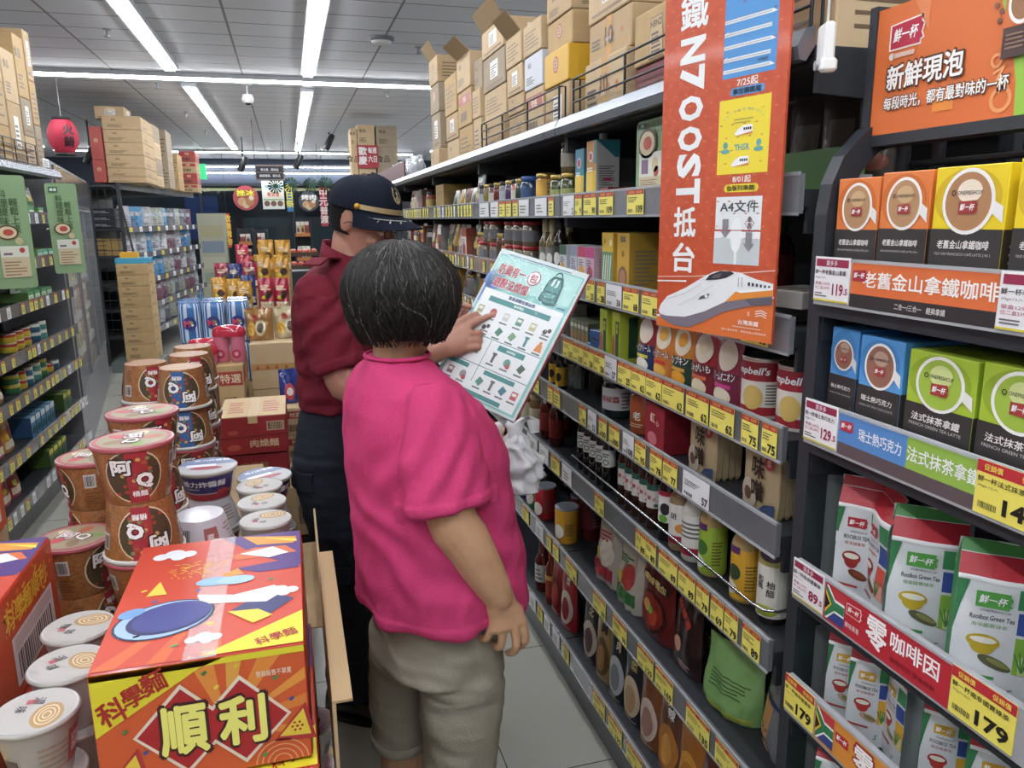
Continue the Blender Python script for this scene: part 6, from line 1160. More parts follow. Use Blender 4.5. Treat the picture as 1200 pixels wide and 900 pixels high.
# folder card
A.rect(.147, .187, .25, .2425, 'e4eaea', 1); A.text('A4文件', .2, .226, .0185, '4a4a50', 2, .03, w=.085); A.rect(.146, .128, .25, .184, 'eef2f2', 1)
A.rect(.146, .128, .194, .172, 'c4ccce', 2); A.rect(.2, .128, .25, .172, 'c4ccce', 2)
A.disc(.197, .178, .013, 'eef2f2', 3, ry=.03)
for x, y in ((.172, .205), (.226, .183)): A.rect(x - .007, y - .02, x + .007, y, '8a868c', 4); A.poly([(x - .012, y - .019), (x, y - .032), (x + .012, y - .019)], '8a868c', 4)
A.rect(.217, .186, .236, .209, 'e4eaea', 4); A.ring(.2265, .1975, .009, .0105, 'b8483a', 5, n=4, asp=1.2); A.vtext('車票', .2265, .208, .009, '5a4a4a', 5, .03)
A.line([(.149, .186), (.25, .186)], .0012, 'c03a4a', 5)
# bullet train
A.poly([(0, .0), (W_, .0), (W_, .072), (.15, .042), (0, .02)], 'e06a28', 1)
A.line([(0, .02), (.09, .03), (W_, .078)], .004, 'f2e2d8', 2); A.line([(0, .096), (.1, .102), (W_, .122)], .002, 'e8b8a4', 2); A.line([(0, .088), (.08, .092)], .003, 'f2e8e2', 2)
TR = [(.006, .03), (.012, .043), (.03, .06), (.08, .08), (.125, .103), (.15, .113), (.175, .1165), (.21, .115), (.245, .106), (.284, .1), (.284, .08), (.24, .073), (.18, .062), (.13, .04), (.08, .025), (.03, .022), (.01, .024)]
A.poly(TR, 'e9edee', 3)
A.poly([(.006, .03), (.01, .024), (.03, .022), (.08, .025), (.13, .04), (.18, .062), (.24, .073), (.284, .08), (.284, .065), (.24, .06), (.18, .045), (.13, .022), (.09, .006), (.05, .006), (.015, .016)], '77707c', 4)
A.poly([(.18, .062), (.205, .083), (.284, .092), (.284, .08), (.24, .073)], 'e8892a', 5); A.poly([(.2, .083), (.284, .094), (.284, .09), (.215, .08)], 'f4f4f2', 6); A.poly([(.225, .07), (.284, .078), (.284, .066), (.24, .06)], '5a5660', 5)
A.poly([(.13, .097), (.14, .107), (.165, .115), (.19, .116), (.198, .113), (.18, .104), (.16, .1)], '2e2a30', 5); A.poly([(.145, .101), (.152, .108), (.17, .112), (.165, .103)], '5c5662', 6)
A.poly([(.113, .06), (.12, .067), (.142, .074), (.138, .066)], '55505a', 5); A.disc(.134, .068, .004, 'f4f6f6', 6, ry=.003); A.line([(.03, .055), (.08, .07), (.12, .09)], .0012, 'c4cacc', 5); A.line([(.06, .045), (.1, .062), (.15, .09)], .0012, 'cfd4d6', 5)
A.rect(.208, .09, .2095, .107, '9a9aa0', 5); A.rect(.216, .09, .2175, .107, '9a9aa0', 5)
for q in range(6): A.rect(.23 + q * .0088, .0935 - q * .0003, .235 + q * .0086, .0995 - q * .0006, '3a3a40', 5)
A.text('台灣高鐵', .235, .03, .0085, 'f2e4dc', 5, .03, w=.045); A.bars(.2, .0205, .27, .024, 1, 'e8c0a8', 5); A.text('圖片僅供參考，實際商品以現場為準', .225, .014, .004, 'f2e4dc', 5, .02, w=.1)
for q in range(3): A.line([(.25, .043 + q * .004), (.262, .046 + q * .004), (.274, .042 + q * .004)], .0016, 'f2e4dc', 5)
A.rect(.232, .042, .238, .05, 'f0a080', 5)
p.build('print', o)
b = MB(); 
for x in (.03, W_ - .03): b.tube([(x, .002, Hh - .01), (x, .002, Hh + .06), (W_ / 2, .002, ZC - O.z)], .0015, 'c8c4ba', 6)
b.build('cord', o); tag(o, 'tall orange poster with a white bullet train hanging before the shelves', 'poster')
# ================================================================ white checklist board
M = Matrix(((.547, .525, -.651, .538), (-.811, .143, -.567, 1.927), (-.205, .839, .504, 1.311), (0, 0, 0, 1)))
o = empty('checklist_board'); o.matrix_world = M; BW, BH = .297, .42
b = MB(); b.rbox((-BW / 2, -BH / 2, -.012), (BW / 2, BH / 2, 0), mat('foam_board', 'dfe3e4', .5), .001); b.build('board', o)
b = MB(); b.box((BW / 2 - .0002, -BH / 2, -.0085), (BW / 2 + .0012, BH / 2, -.0035), 'b02436'); b.box((-BW / 2, BH / 2 - .0002, -.0085), (BW / 2, BH / 2 + .0012, -.0035), 'b02436'); b.build('edge_stripe', o)
p = MB(); A = Art(p, flat((0, 0, 0), (1, 0, 0), (0, 1, 0))); x0, x1, y0, y1 = -BW / 2, BW / 2, -BH / 2, BH / 2
A.rect(x0, y0, x1, y1, 'c9d8d6', 1); A.rect(x0 + .006, y0 + .006, x1 - .006, y1 - .014, '7ac4bc', 2); A.rect(x0 + .01, y1 - .1, x1 - .01, y1 - .018, 'a8dcd4', 3)
A.disc(x0 + .03, y1 - .09, .034, '5a8ad0', 3, ry=.03); A.rect(x0 + .006, y1 - .16, x0 + .03, y1 - .09, '5a8ad0', 3)
TL_ = '2f8a88'
A.text('防颱有一', -.075, y1 - .055, .03, 'b3182e', 5, .04, w=.092, out=.07, oc='f0e4e4'); A.disc(.0, y1 - .055, .021, 'b3182e', 5); A.disc(.0, y1 - .055, .0185, 'f4f0ee', 6); A.text('包', .0, y1 - .055, .024, 'b3182e', 7, .04)
A.text('避難沒煩惱', -.06, y1 - .094, .028, 'b3182e', 5, .04, w=.12, out=.07, oc='f0e4e4')
# rucksack
A.poly([(.04, y1 - .105), (.045, y1 - .05), (.055, y1 - .032), (.085, y1 - .03), (.095, y1 - .05), (.1, y1 - .108), (.07, y1 - .114)], '1f5a5c', 5); A.poly([(.046, y1 - .1), (.05, y1 - .055), (.06, y1 - .038), (.08, y1 - .037), (.089, y1 - .055), (.093, y1 - .102), (.07, y1 - .107)], '3f8f8a', 6); A.rect(.05, y1 - .098, .09, y1 - .075, '235f60', 7); A.rect(.053, y1 - .094, .087, y1 - .08, '4a9a94', 8); A.rect(.06, y1 - .06, .066, y1 - .04, 'c8e4de', 7); A.rect(.074, y1 - .06, .08, y1 - .04, 'c8e4de', 7); A.ring(.07, y1 - .03, .008, .012, '1f5a5c', 6, a0=0, a1=PI)
A.bars(.108, y1 - .112, .138, y1 - .104, 1, '2a5a9a', 5)
A.rect(x0 + .014, y0 + .012, x1 - .014, y1 - .118, 'e9eeee', 4); A.text('緊急避難包檢查表', .0, y1 - .126, .0105, '22427a', 6, .04, w=.09)
A.rect(-.105, y1 - .151, .105, y1 - .136, TL_, 5); A.text('基本物品', 0, y1 - .1435, .008, 'f0f6f4', 6, .03)
rnd = random.Random(7)
def item(cx, cy, c, k):
    if k == 0: A.rect(cx - .01, cy - .012, cx + .01, cy + .01, c, 6); A.rect(cx - .007, cy - .002, cx + .007, cy + .006, 'e4e4d4', 7)
    elif k == 1: A.disc(cx, cy, .011, c, 6); A.disc(cx + .006, cy - .008, .007, 'b8403a', 7)
    elif k == 2: A.rect(cx - .003, cy - .014, cx + .005, cy + .014, c, 6); A.rect(cx - .006, cy + .008, cx + .008, cy + .014, c, 7)
    elif k == 3: A.poly([(cx - .012, cy - .006), (cx + .004, cy - .014), (cx + .013, cy + .004), (cx - .004, cy + .012)], c, 6)
    elif k == 4: A.disc(cx - .006, cy - .002, .007, c, 6); A.disc(cx + .006, cy + .004, .006, c, 6); A.rect(cx - .012, cy - .013, cx + .012, cy - .01, c, 6)
    else: A.disc(cx, cy + .01, .005, c, 6); A.poly([(cx - .012, cy - .014), (cx + .012, cy - .014), (cx + .007, cy + .006), (cx - .007, cy + .006)], c, 6)
    A.rect(cx - .014, cy - .0225, cx + .012, cy - .018, '6a7478', 6)
IC = [('a8a878', 0), ('b0382e', 1), ('c8ccc8', 0), ('4a8a74', 0), ('b8b888', 0), ('3a3034', 4)]
for i, (c, k) in enumerate(IC): item(-.115 + i * .046, y1 - .178, c, k)
for i, (c, k) in enumerate([('22262a', 2), ('2a2e34', 4), ('2f7a5a', 3), ('6a9a6a', 3), ('2f8a88', 2), ('d8782a', 5)]): item(-.115 + i * .046, y1 - .222, c, k)
A.line([(x0 + .014, y1 - .248), (x1 - .014, y1 - .248)], .002, TL_, 5)
A.line([(-.03, y1 - .248), (-.03, y0 + .05)], .002, TL_, 5); A.line([(x0 + .014, y0 + .095), (x1 - .014, y0 + .095)], .002, TL_, 5)
for i, (c, k) in enumerate([('7a7a7a', 4), ('2f7a5a', 2)]): item(-.11 + i * .045, y1 - .275, c, k)
A.rect(.0, y1 - .27, .09, y1 - .255, TL_, 5); A.text('貼身物品', .045, y1 - .2625, .007, 'f0f6f4', 6, .03)
for i, (c, k) in enumerate([('4a4a4e', 2), ('5a9a8a', 1), ('3a5a4a', 3)]): item(.0 + i * .048, y1 - .292, c, k)
A.rect(-.135, y0 + .078, -.06, y0 + .09, TL_, 5); A.rect(-.005, y0 + .078, .1, y0 + .09, TL_, 5)
for i, (c, k) in enumerate([('8a5a6a', 0), ('8a8e90', 1)]): item(-.11 + i * .045, y0 + .058, c, k)
for i, (c, k) in enumerate([('4a8a7a', 3), ('5a5e60', 2), ('3a7a8a', 3), ('c8505a', 0)]): item(-.005 + i * .04, y0 + .058, c, k)
A.rect(x0 + .02, y0 + .014, x1 - .06, y0 + .026, TL_, 5); A.bars(x0 + .03, y1 - .012, x1 - .02, y1 - .006, 1, '5a6a9a', 3)
p.build('print', o)
f = MB(); rnd = random.Random(2); f.sheet(lambda u, v: V((-.1485 + .297 * u, -.21 + .42 * v, .0045 + .0012 * noise.noise(V((u * 5 + v * 4, v * 9, 1))) + .001 * noise.noise(V((u * 22, v * 18, 4))))), 40, 50, mat('board_film', 'ffffff', .08, alpha=.06, spec=.8)); f.build('film_cover', o)
tag(o, 'white emergency kit checklist board held up by the officer', 'board')
# ================================================================ left-hand gondola, fridge and second gondola
LX = -1.36; LRT = [.242, .485, .745, .957, 1.197, 1.418, 1.66, 1.92]
lbay = []
for k, (y0, y1) in enumerate(((4.5, 5.57), (3.43, 4.5))):
    bay = empty('shelving_bay', (0, 0, 0)); lbay.append(bay); tag(bay, ['dark shelving bay on the left ending at the grey fridge', 'nearer dark shelving bay on the left cut by the picture edge'][k], 'shelving', 'left-hand shelving bays')
    b = MB(); b.box((-1.84, y0 + .002, 0), (-1.82, y1 - .002, 1.95), STEEL); b.build('back_panel', bay)
    b = MB(); b.box((-1.81, y0 + .002, 0), (-1.44, y1 - .002, .13), mat('kick_plate', '45474c', .35)); b.build('kick_plate', bay)
    b = MB(); b.box((-1.815, y1 - .03, 0), (-1.78, y1 - .003, 1.98), STEEL); b.build('upright', bay)
    for i, z in enumerate(LRT):
        s = z - .028; b = MB(); b.box((-1.815, y0 + .003, s - .026), (-1.367, y1 - .003, s), STEEL)
        sh = b.build('shelf', bay); r = MB()
        if i == 7: r.prism([(-1.368, z - .035), (-1.345, z - .06), (-1.335, z - .045), (-1.345, z - .012), (-1.366, z)], 0, y1 - y0 - .008, TOPM, Matrix.Translation((0, y1 - .004, 0)) @ Matrix.Rotation(PI / 2, 4, 'X'))
        else: r.box((LX - .006, y0 + .004, z - .066), (LX + .004, y1 - .004, z), RAILM if i < 5 else RAILM2)
        r.build('price_rail', sh)
        if i < 7:
            rn = random.Random(k * 9 + i); y = y0 + .06
            while y < y1 - .05:
                wd = rn.choice((.045, .055)); price_tag(sh, y, wd, .056, z - .035, None, rn.random() < .75, x=LX + .0042, U=(0, 1, 0)); y += wd + rn.uniform(.02, .12)
    guard_ = MB()
    for q in (.01, .05, .09, .12): guard_.tube([(-1.38, y0 + .02, 1.92 + q), (-1.38, y1 - .3 * (1 - k) - .02, 1.92 + q)], .0035, BLACK, 6)
    for q in range(5): y = y0 + .02 + q * (y1 - y0 - .3 * (1 - k) - .04) / 4; guard_.tube([(-1.38, y, 1.92), (-1.38, y, 2.04)], .0035, BLACK, 6)
    guard_.build('guard_rail', bay)
b = MB(); b.box((-.001, -.065, 0), (0.0, .065, .05), 'dfe1e2'); A = Art(b, flat((.0002, 0, 0), (0, 1, 0), (0, 0, 1))); A.bars(-.05, .008, .04, .042, 3, '6a6a70', 1); o = b.build('shelf_card', None, (-1.352, 5.32, 1.922)); tag(o, 'white card lying at the end of the left top shelf', 'card')
# green recipe boards hanging out over the rails
for (px, y0_, y1_, Y, l) in (((17, 205, 338, 4.62, 'green recipe board at the left edge of the picture, left shelves')), ((80, 215, 320, 5.42, 'green recipe board beside the grey fridge, left shelves'))):
    Y = Yat(px, -1.24, 1.45, 2); zt = CAMZ + ray(px, y0_).z / ray(px, y0_).y * Y; zb = CAMZ + ray(px, y1_).z / ray(px, y1_).y * Y; x = ray(px, y0_).x / ray(px, y0_).y * Y
    o = empty('recipe_board', (-1.24, Y, zb), 0); board_green(o, .17, zt - zb, False); o.rotation_euler = (0, 0, R(125)); k_ = MB(); h_ = zt - zb; Q = Matrix.Rotation(-R(125), 3, 'Z'); k_.tube([Q @ V((-.004, 0, h_ * .5)), Q @ V((-.098, .0, h_ * .5))], .004, CHROME, 6); k_.build('bracket', o); tag(o, l, 'sign', 'green recipe boards on the left shelves')
# goods
LN = ['lowest left shelf', 'second left shelf up', 'third left shelf up', 'fourth left shelf up', 'fourth left shelf from top', 'third left shelf from top', 'second left shelf from top']
def tuna(c1, c2): return can(.042, .05, c1, TIN, c2, None, '', 'ffffff', 'e8e0d0', 18)
FISH = [('2f6a8a', 'e8e8e0', 'blue'), ('d8b82a', 'c23a2a', 'yellow'), ('3a7a4a', 'd8c83a', 'green'), ('4a9a8a', 'e8e8d8', 'teal')]
def lput(key, mk, nm, label, cat, y, lvl, dz=0, x=-1.465, rz=PI, group=None): return KIT.put(key, mk, nm, label, cat, (x, y, LRT[lvl] - .027 + dz), rz=rz, group=group)
rnd = random.Random(21); ct = {}
for lvl, rows, ys in ((3, 2, [4.6, 4.72, 4.84, 5.02, 5.14]), (2, 2, [4.55, 4.67, 4.79, 4.93, 5.05, 5.17, 5.29]), (4, 1, [])):
    for i, y in enumerate(ys):
        c1, c2, n = FISH[(1 if lvl == 3 and i < 3 else (i * 7 + lvl) % 4)]
        for j in range(rows if i < 5 else 1):
            k = (n, lvl); ct[k] = ct.get(k, 0) + 1
            lput('tuna' + n, tuna(c1, c2), 'fish_tin', '%s fish tin on the %s, %s of that colour' % (n, LN[lvl], ORD[ct[k] - 1].replace('nearest', 'first')), 'tin', y, lvl, j * .0505, group='fish tins on the left shelves')
for i in range(5):
    lput('bluepk', box_pack(.075, .12, .11, '3a86b8', '2a5a8a', '6aa4c8', pk('d8e4e8', '2a4a2a')), 'food_box', 'blue boxed pack on the second left shelf up, %s from the near end' % ORD[i].replace('nearest', 'first'), 'box', 4.62 + i * .09, 1, group='blue boxes on the left shelves')
for i in range(4):
    lput('olivepk', box_pack(.075, .12, .1, '5a7a34', '4a6a2a', '7a9a4a', pk('d8d04a', '2a6a5a')), 'food_box', 'olive green boxed pack on the lowest left shelf, %s from the near end' % ORD[i].replace('nearest', 'first'), 'box', 4.85 + i * .09, 0, group='olive boxes on the left shelves')
for i in range(2): lput('olivepk', None, 'food_box', 'olive green boxed pack on the second left shelf, %s' % ['before the fridge end', 'nearer one'][i], 'box', 5.35 - .09 * i, 1, group='olive boxes on the left shelves')
for i, (y, lvl) in enumerate(((3.85, 2), (4.0, 2), (4.15, 2), (4.3, 2), (3.9, 1), (4.05, 1), (4.2, 1), (4.35, 1), (4.05, 0), (4.2, 0), (4.35, 0))):
    c = ['d8782a', 'c83a4a', 'b03048', 'd8902a'][i % 4]; n = ['orange', 'pink', 'crimson', 'amber'][i % 4]
    lput('snack' + c, pouch(.14, .19, .06, c, None, noodle_art('f0e0c0', '8a2a1a'), seed=50 + i % 4, wr=.008), 'snack_bag', '%s snack bag on the %s, %s along' % (n, LN[lvl], ORD[i % 4].replace('nearest', 'first')), 'bag', y, lvl, group='snack bags on the left shelves')
for i, (y, lvl, dz) in enumerate(((4.95, 6, 0), (5.07, 6, 0), (5.25, 6, 0), (5.1, 5, 0), (5.22, 5, 0), (5.34, 5, 0), (4.85, 5, 0), (4.85, 4, 0), (4.97, 4, 0), (5.09, 4, 0), (5.2, 4, 0))):
    lput('grbox%d' % (lvl % 2), box_pack(.1, .14, .055, ['4a9a5a', '3aa08a'][lvl % 2], '6a9a4a', ['5aac6a', '8ab84a'][lvl % 2], lambda A, w, h: (A.rect(-w * .4, h * .2, w * .4, h * .7, 'd8e4c8', 1), A.bars(-w * .3, h * .3, w * .3, h * .6, 2, '3a6a3a', 2))), 'seasoning_box', 'low green box on the %s, %s' % (LN[lvl], ['first', 'second', 'third', 'first', 'second', 'third', 'nearest', 'first', 'second', 'third', 'fourth'][i] + ' of its row'), 'box', y, lvl, group='green boxes on the left shelves')
for i, (y, lvl, dz) in enumerate(((5.02, 6, .056), (5.26, 6, .056), (5.0, 5, 0), (5.0, 4, .056), (4.82, 4, .056))):
    lput('wpouch%d' % (i % 2), pouch(.13, .115, .05, ['b8bdb4', '8a9a7a'][i % 2], None, noodle_art('4a7a3a', 'a88a5a'), seed=60 + i % 2, wr=.008), 'food_pouch', 'glossy food pouch on the green boxes of the %s, %s' % (LN[lvl], ['one', 'two', 'three', 'four', 'five'][i] + ' along'), 'pouch', y, lvl, dz, group='glossy pouches on the left shelves')
for i, y in enumerate((4.75, 4.86)): lput('tallgr', box_pack(.07, .12, .14, '7fae7a', '5a8a5a', 'a8c8a0', pk('e8e8d8', '4a8a5a')), 'food_box', 'pale green upright box on the third left shelf from top, %s' % ['nearer', 'farther'][i], 'box', y - .2, 5, group='pale green boxes on the left shelves')
# cartons on the left top shelf
LS = [(28, 12, [(185, 122), (122, 66)]), (41, 29, [(185, 160), (160, 118), (118, 52)]), (50, 42, [(187, 148), (148, 100), (100, 48)]), (11, -12, [(182, 145), (145, 95), (95, 60)])]
for i, (pf, pn, zz) in enumerate(LS):
    xq = -1.4; y_f, y_n = Yat(pf, xq, 2.1, 2), Yat(pn, xq, 2.1, 2); zp = LRT[7] - .026
    if y_f < y_n: y_f, y_n = y_n, y_f
    y_f = min(y_f, 5.5); d = .34
    for j, (yb, yt) in enumerate(zz):
        r_ = ray((pf + pn) / 2, yt); zt = CAMZ + r_.z / r_.x * xq
        put_carton(xq - d / 2, (y_f + y_n) / 2, zp + .001, d, y_f - y_n - .012, max(.1, zt - zp - .003), 'kraft carton on the left top shelf, %s stack from the fridge end, %s' % (['third', 'second', 'first', 'fourth'][i], ['bottom', 'middle', 'top'][j]), 'cartons on the left top shelf', KR[(i + j) % 4], [3, 1, 5, 7][(i * 3 + j) % 4], side=1, seed=i * 5 + j); zp = zt
# glass fronted fridge past the shelves
fo = empty('display_fridge', (0, 0, 0)); GF = mat('fridge_grey', '6c6e73', .4, noise_=('62646a', .2), bscale=3)
fa, fb_ = V((-1.43, 5.7, 0)), V((-1.86, 8.6, 0)); fd = (fb_ - fa).normalized(); fn = V((fd.y, -fd.x, 0)); FL_ = (fb_ - fa).length
MF = Matrix(((fd.x, -fn.x, 0, fa.x), (fd.y, -fn.y, 0, fa.y), (0, 0, 1, 0), (0, 0, 0, 1)))           # local x along the front, y into the case
b = MB(); b.box((0, 0, .0), (.09, .55, 1.99), GF, MF); b.box((FL_ - .06, .0, 0), (FL_, .55, 1.99), GF, MF); b.box((0, .5, 0), (FL_, .55, 1.99), GF, MF); b.box((.09, 0, 0), (FL_ - .06, .5, .4), GF, MF); b.box((.09, 0, 1.72), (FL_ - .06, .5, 1.99), GF, MF); b.build('cabinet', fo)
b = MB(); b.box((.09, -.012, 1.74), (FL_ - .06, -.001, 1.97), mat('curved_chrome', 'a8a49a', .15, .8, bump=.4, bscale=4), MF); b.build('canopy_strip', fo)
for i in range(3):
    x0, x1 = .1 + i * (FL_ - .17) / 3, .09 + (i + 1) * (FL_ - .17) / 3; b = MB(); b.box((x0 + .03, -.008, .42), (x1 - .03, -.002, 1.7), mat('fridge_glass', 'c8d0d2', .05, alpha=.25), MF); d_ = b.build('glass_door', fo); b = MB()
    b.box((x0 + .03, -.012, 1.69), (x1 - .03, .012, 1.71), GF, MF); b.box((x0 + .03, -.012, .41), (x1 - .03, .012, .43), GF, MF)
    for q in ((x0, x0 + .03), (x1 - .03, x1)): b.box((q[0], -.012, .41), (q[1], .012, 1.71), GF, MF)
    b.build('door_frame', d_)
for i in range(4):
    b = MB(); z = .55 + i * .28; b.box((.1, .05, z), (FL_ - .07, .48, z + .012), mat('fridge_shelf', 'a8aaac', .4), MF); b.build('fridge_shelf', fo)
rnd = random.Random(8); FC = [('c87a9a', 'pink'), ('d8d88a', 'pale yellow'), ('9a9aa8', 'grey lilac'), ('b0b8b8', 'pale grey')]
for i in range(4):
    for j in range(6):
        x = .34 + j * .44; c, n = FC[(i * 2 + (j // 2)) % 4] if not (i == 1 and j < 2) else FC[0]; h = .2 if i != 1 else .16
        p_ = MF @ V((x, .2, .563 + i * .28)); o = KIT.put('chill' + c, box_pack(.32, .2, .19, c, c, c, pk('e0e0dc', '8a8a8a')), 'chilled_pack', '%s chilled pack behind the fridge glass, shelf %s, %s along' % (n, ['one', 'two', 'three', 'four'][i], ORD[j].replace('nearest', 'first')), 'pack', tuple(p_), rz=math.atan2(fd.y, fd.x) + PI / 2, group='chilled packs in the fridge')
tag(fo, 'grey glass fronted fridge between the two left shelf runs', 'fridge')
# red paper lantern
p = at(74, 160, 1, 9.0); o = empty('paper_lantern', (p.x, 9.0, p.z)); RL_ = mat('lantern_red', 'c41f3c', .6)
b = MB(); prof = []
for i in range(33): t = i / 32; prof.append((.19 * math.sin(PI * (.12 + .76 * t)) ** .6 + .006 * math.cos(i * PI), -.22 + .44 * t))
b.lathe(prof, RL_, 28); b.build('shade', o)
b = MB(); b.lathe([(.11, .215), (.12, .22), (.12, .25), (.1, .255)], BLACK, 20); b.lathe([(.11, -.25), (.12, -.245), (.12, -.22), (.1, -.215)], BLACK, 20); b.build('ring', o)
p_ = MB(); A = Art(p_, cyl(lambda z: .197 * max(.4, math.sin(PI * (.12 + .76 * (z + .22) / .44))) ** .6, a0=R(-55)), nx=60); A.vtext('火鍋', .0, .15, .14, '1a1012', 2, .04); p_.build('lettering', o)
b = MB(); b.tube([(0, 0, .25), (0, 0, (ZC - p.z) / .74)], .004, 'c8c8c8', 6); b.build('cord', o); o.scale = (.74, .74, .74); tag(o, 'red paper lantern with black characters hanging from the ceiling', 'lantern')
# ---------------------------------------------------------------- second gondola farther left
GX2, G0, G1 = -1.78, 9.5, 13.2
g2 = empty('shelving_bay', (0, 0, 0)); tag(g2, 'dark mesh ended shelving run farther down the left side', 'shelving')
b = MB(); b.box((-3.0, G0, 0), (-2.96, G1, 2.0), STEEL); b.build('back_panel', g2)
b = MB()
for x in (-2.45, -2.1, -1.8): b.box((x, G0 - .03, 0), (x + .035, G0, 2.02), STEEL)
for i in range(16): b.tube([(-2.45, G0 - .015, .3 + i * .11), (-1.78, G0 - .015, .3 + i * .11)], .004, BLACK, 6)
for i in range(8): b.tube([(-2.4 + i * .08, G0 - .015, .3), (-2.4 + i * .08, G0 - .015, 1.98)], .003, BLACK, 6)
b.tube([(-2.44, G0 - .02, 1.9), (-2.44, G0 - .02, 1.98), (-1.84, G0 - .02, 1.98), (-1.79, G0 - .02, 1.94), (-1.78, G0 - .02, 1.85), (-1.7, G0 - .02, 1.3), (-1.7, G0 - .02, .4)], .012, STEEL, 8); b.build('mesh_end', g2)
Z2 = [.35, .65, .95, 1.25, 1.55, 2.02]
for i, z in enumerate(Z2):
    b = MB(); xo = GX2 + (5 - i) * .02; b.box((-2.96, G0, z - .05), (xo - .01, G1, z - .02), STEEL); sh = b.build('shelf', g2); b = MB(); b.box((xo - .01, G0, z - .07), (xo, G1, z), RAILM2 if i < 5 else TOPM); b.build('price_rail', sh)
    if i < 5:
        for q in range(9): price_tag(sh, G0 + .2 + q * .4, .12, .06, z - .035, None, q % 3 == 0, x=xo + .001, U=(0, 1, 0))
rnd = random.Random(12); cn2 = {}
P2 = [('b8bcc2', 'silver'), ('d0d4d8', 'white'), ('4a9ad0', 'sky blue'), ('8a5a6a', 'plum'), ('a8b0a0', 'pale green'), ('6a7078', 'grey')]
for i, z in enumerate(Z2[:5]):
    for q in range(10):
        c, n = P2[rnd.randrange(6)]; xo = GX2 + (5 - i) * .02; cn2[n] = cn2.get(n, 0) + 1
        KIT.put('p2' + c, pouch(.26, .25, .06, c, None, lambda A, w, h: (A.rect(-w * .4, h * .55, w * .4, h * .75, 'c8ccd2', 1), A.bars(-w * .35, h * .15, w * .3, h * .45, 3, '8a6a74', 1)), seed=rnd.randrange(50), wr=.016), 'household_pack', '%s soft pack on the far left run, %s of that colour counted upward' % (n, ORD[min(cn2[n] - 1, 19)].replace('nearest', 'first')), 'pack', (xo - .16, G0 + .55 + q * .33, z - .018), rz=PI - .1, group='soft packs on the far left run', rot=(0, .0, PI - .5 + rnd.uniform(-.35, .35)))
for i in range(3): KIT.put('blacktray', box_pack(.5, .3, .07, '22262e', '2a2e36', '3a3e46', lambda A, w, h: A.bars(-w * .4, h * .3, w * .4, h * .7, 2, 'a8acb4', 1)), 'tray', 'black tray pack seen through the mesh end, %s' % ['lowest', 'middle', 'upper'][i], 'tray', (-2.12, G0 + .2, 1.534 + i * .0715), rz=PI / 2, group='black trays behind the mesh')
for i in range(4): KIT.put('goldtray', box_pack(.5, .3, .045, 'a8884a', '9a7a3a', 'b89a5a', lambda A, w, h: A.bars(-w * .4, h * .3, w * .4, h * .7, 1, '4a3a1a', 1)), 'tray', 'gold packed item seen through the mesh end, %s' % ['lowest', 'second up', 'third up', 'top'][i], 'tray', (-2.12, G0 + .2, 1.233 + i * .0465), rz=PI / 2, group='gold packs behind the mesh')
bpy.context.view_layer.update(); MG = Matrix.Translation((-1.74, 9.5, 0)) @ Matrix.Rotation(-.1, 4, 'Z') @ Matrix.Translation((1.78, -9.5, 0))
for o in list(COL.objects):
    if o == g2 or o.name.split('.')[0] in ('household_pack', 'tray'): o.matrix_world = MG @ o.matrix_world
# cartons on top of it: red printed, wide near faces
RC = mat('red_print_carton', 'a8423a', .6)
def top_stack(px0, px1, Y, ys, depth, labels, mats_, arts, group):
    xa, xb = at(px0, 225, 1, Y).x, at(px1, 225, 1, Y).x; zp = 2.02
    for j, (yb, yt) in enumerate(zip(ys, ys[1:])):
        zt = at((px0 + px1) / 2, yt, 1, Y).z; put_carton((xa + xb) / 2, Y + depth / 2, zp + .002, xb - xa - .01, depth, max(.06, zt - zp - .004), labels % ORD[j].replace('nearest', 'first'), group, mats_[j % len(mats_)], arts, tape=False, side=1, seed=j); zp = max(zt, zp + .064)
top_stack(128, 174, 9.55, [225, 212, 197, 182, 167, 152, 136], .8, 'wide kraft carton with small red print, %s up in the pile above the mesh end', [KR[0]], 1, 'kraft cartons piled above the mesh end')
top_stack(112, 127, 9.5, [225, 187, 148], .7, 'red faced carton at the left of the pile above the mesh end, %s up', [RC], 2, 'red faced cartons above the mesh end')
o = put_carton(at(130, 130, 1, 9.9).x, 10.0, at(130, 136, 1, 9.55).z + .001, .3, .4, .13, 'small kraft carton lying on top of the mesh end pile', None, KR[1], 3, side=1)
top_stack(176, 187, 10.5, [226, 205, 185, 165, 145], .5, 'narrow kraft carton right of the mesh end pile, %s up', [KR[1], KR[2]], 5, 'narrow kraft cartons on the far left run')
top_stack(188, 201, 11.2, [227, 190, 152], .5, 'tall grey brown carton on the far left run, %s up', [KR[2]], 5, 'tall grey brown cartons'); top_stack(202, 212, 11.9, [228, 205, 180], .5, 'plain kraft carton on the far left run, %s up', [KR[3]], 5, 'plain kraft cartons on the far left run'); top_stack(213, 233, 12.6, [229, 216, 203, 190, 177], .5, 'red edged carton at the end of the far left run, %s up', [KR[0], RC], 4, 'red edged cartons on the far left run')
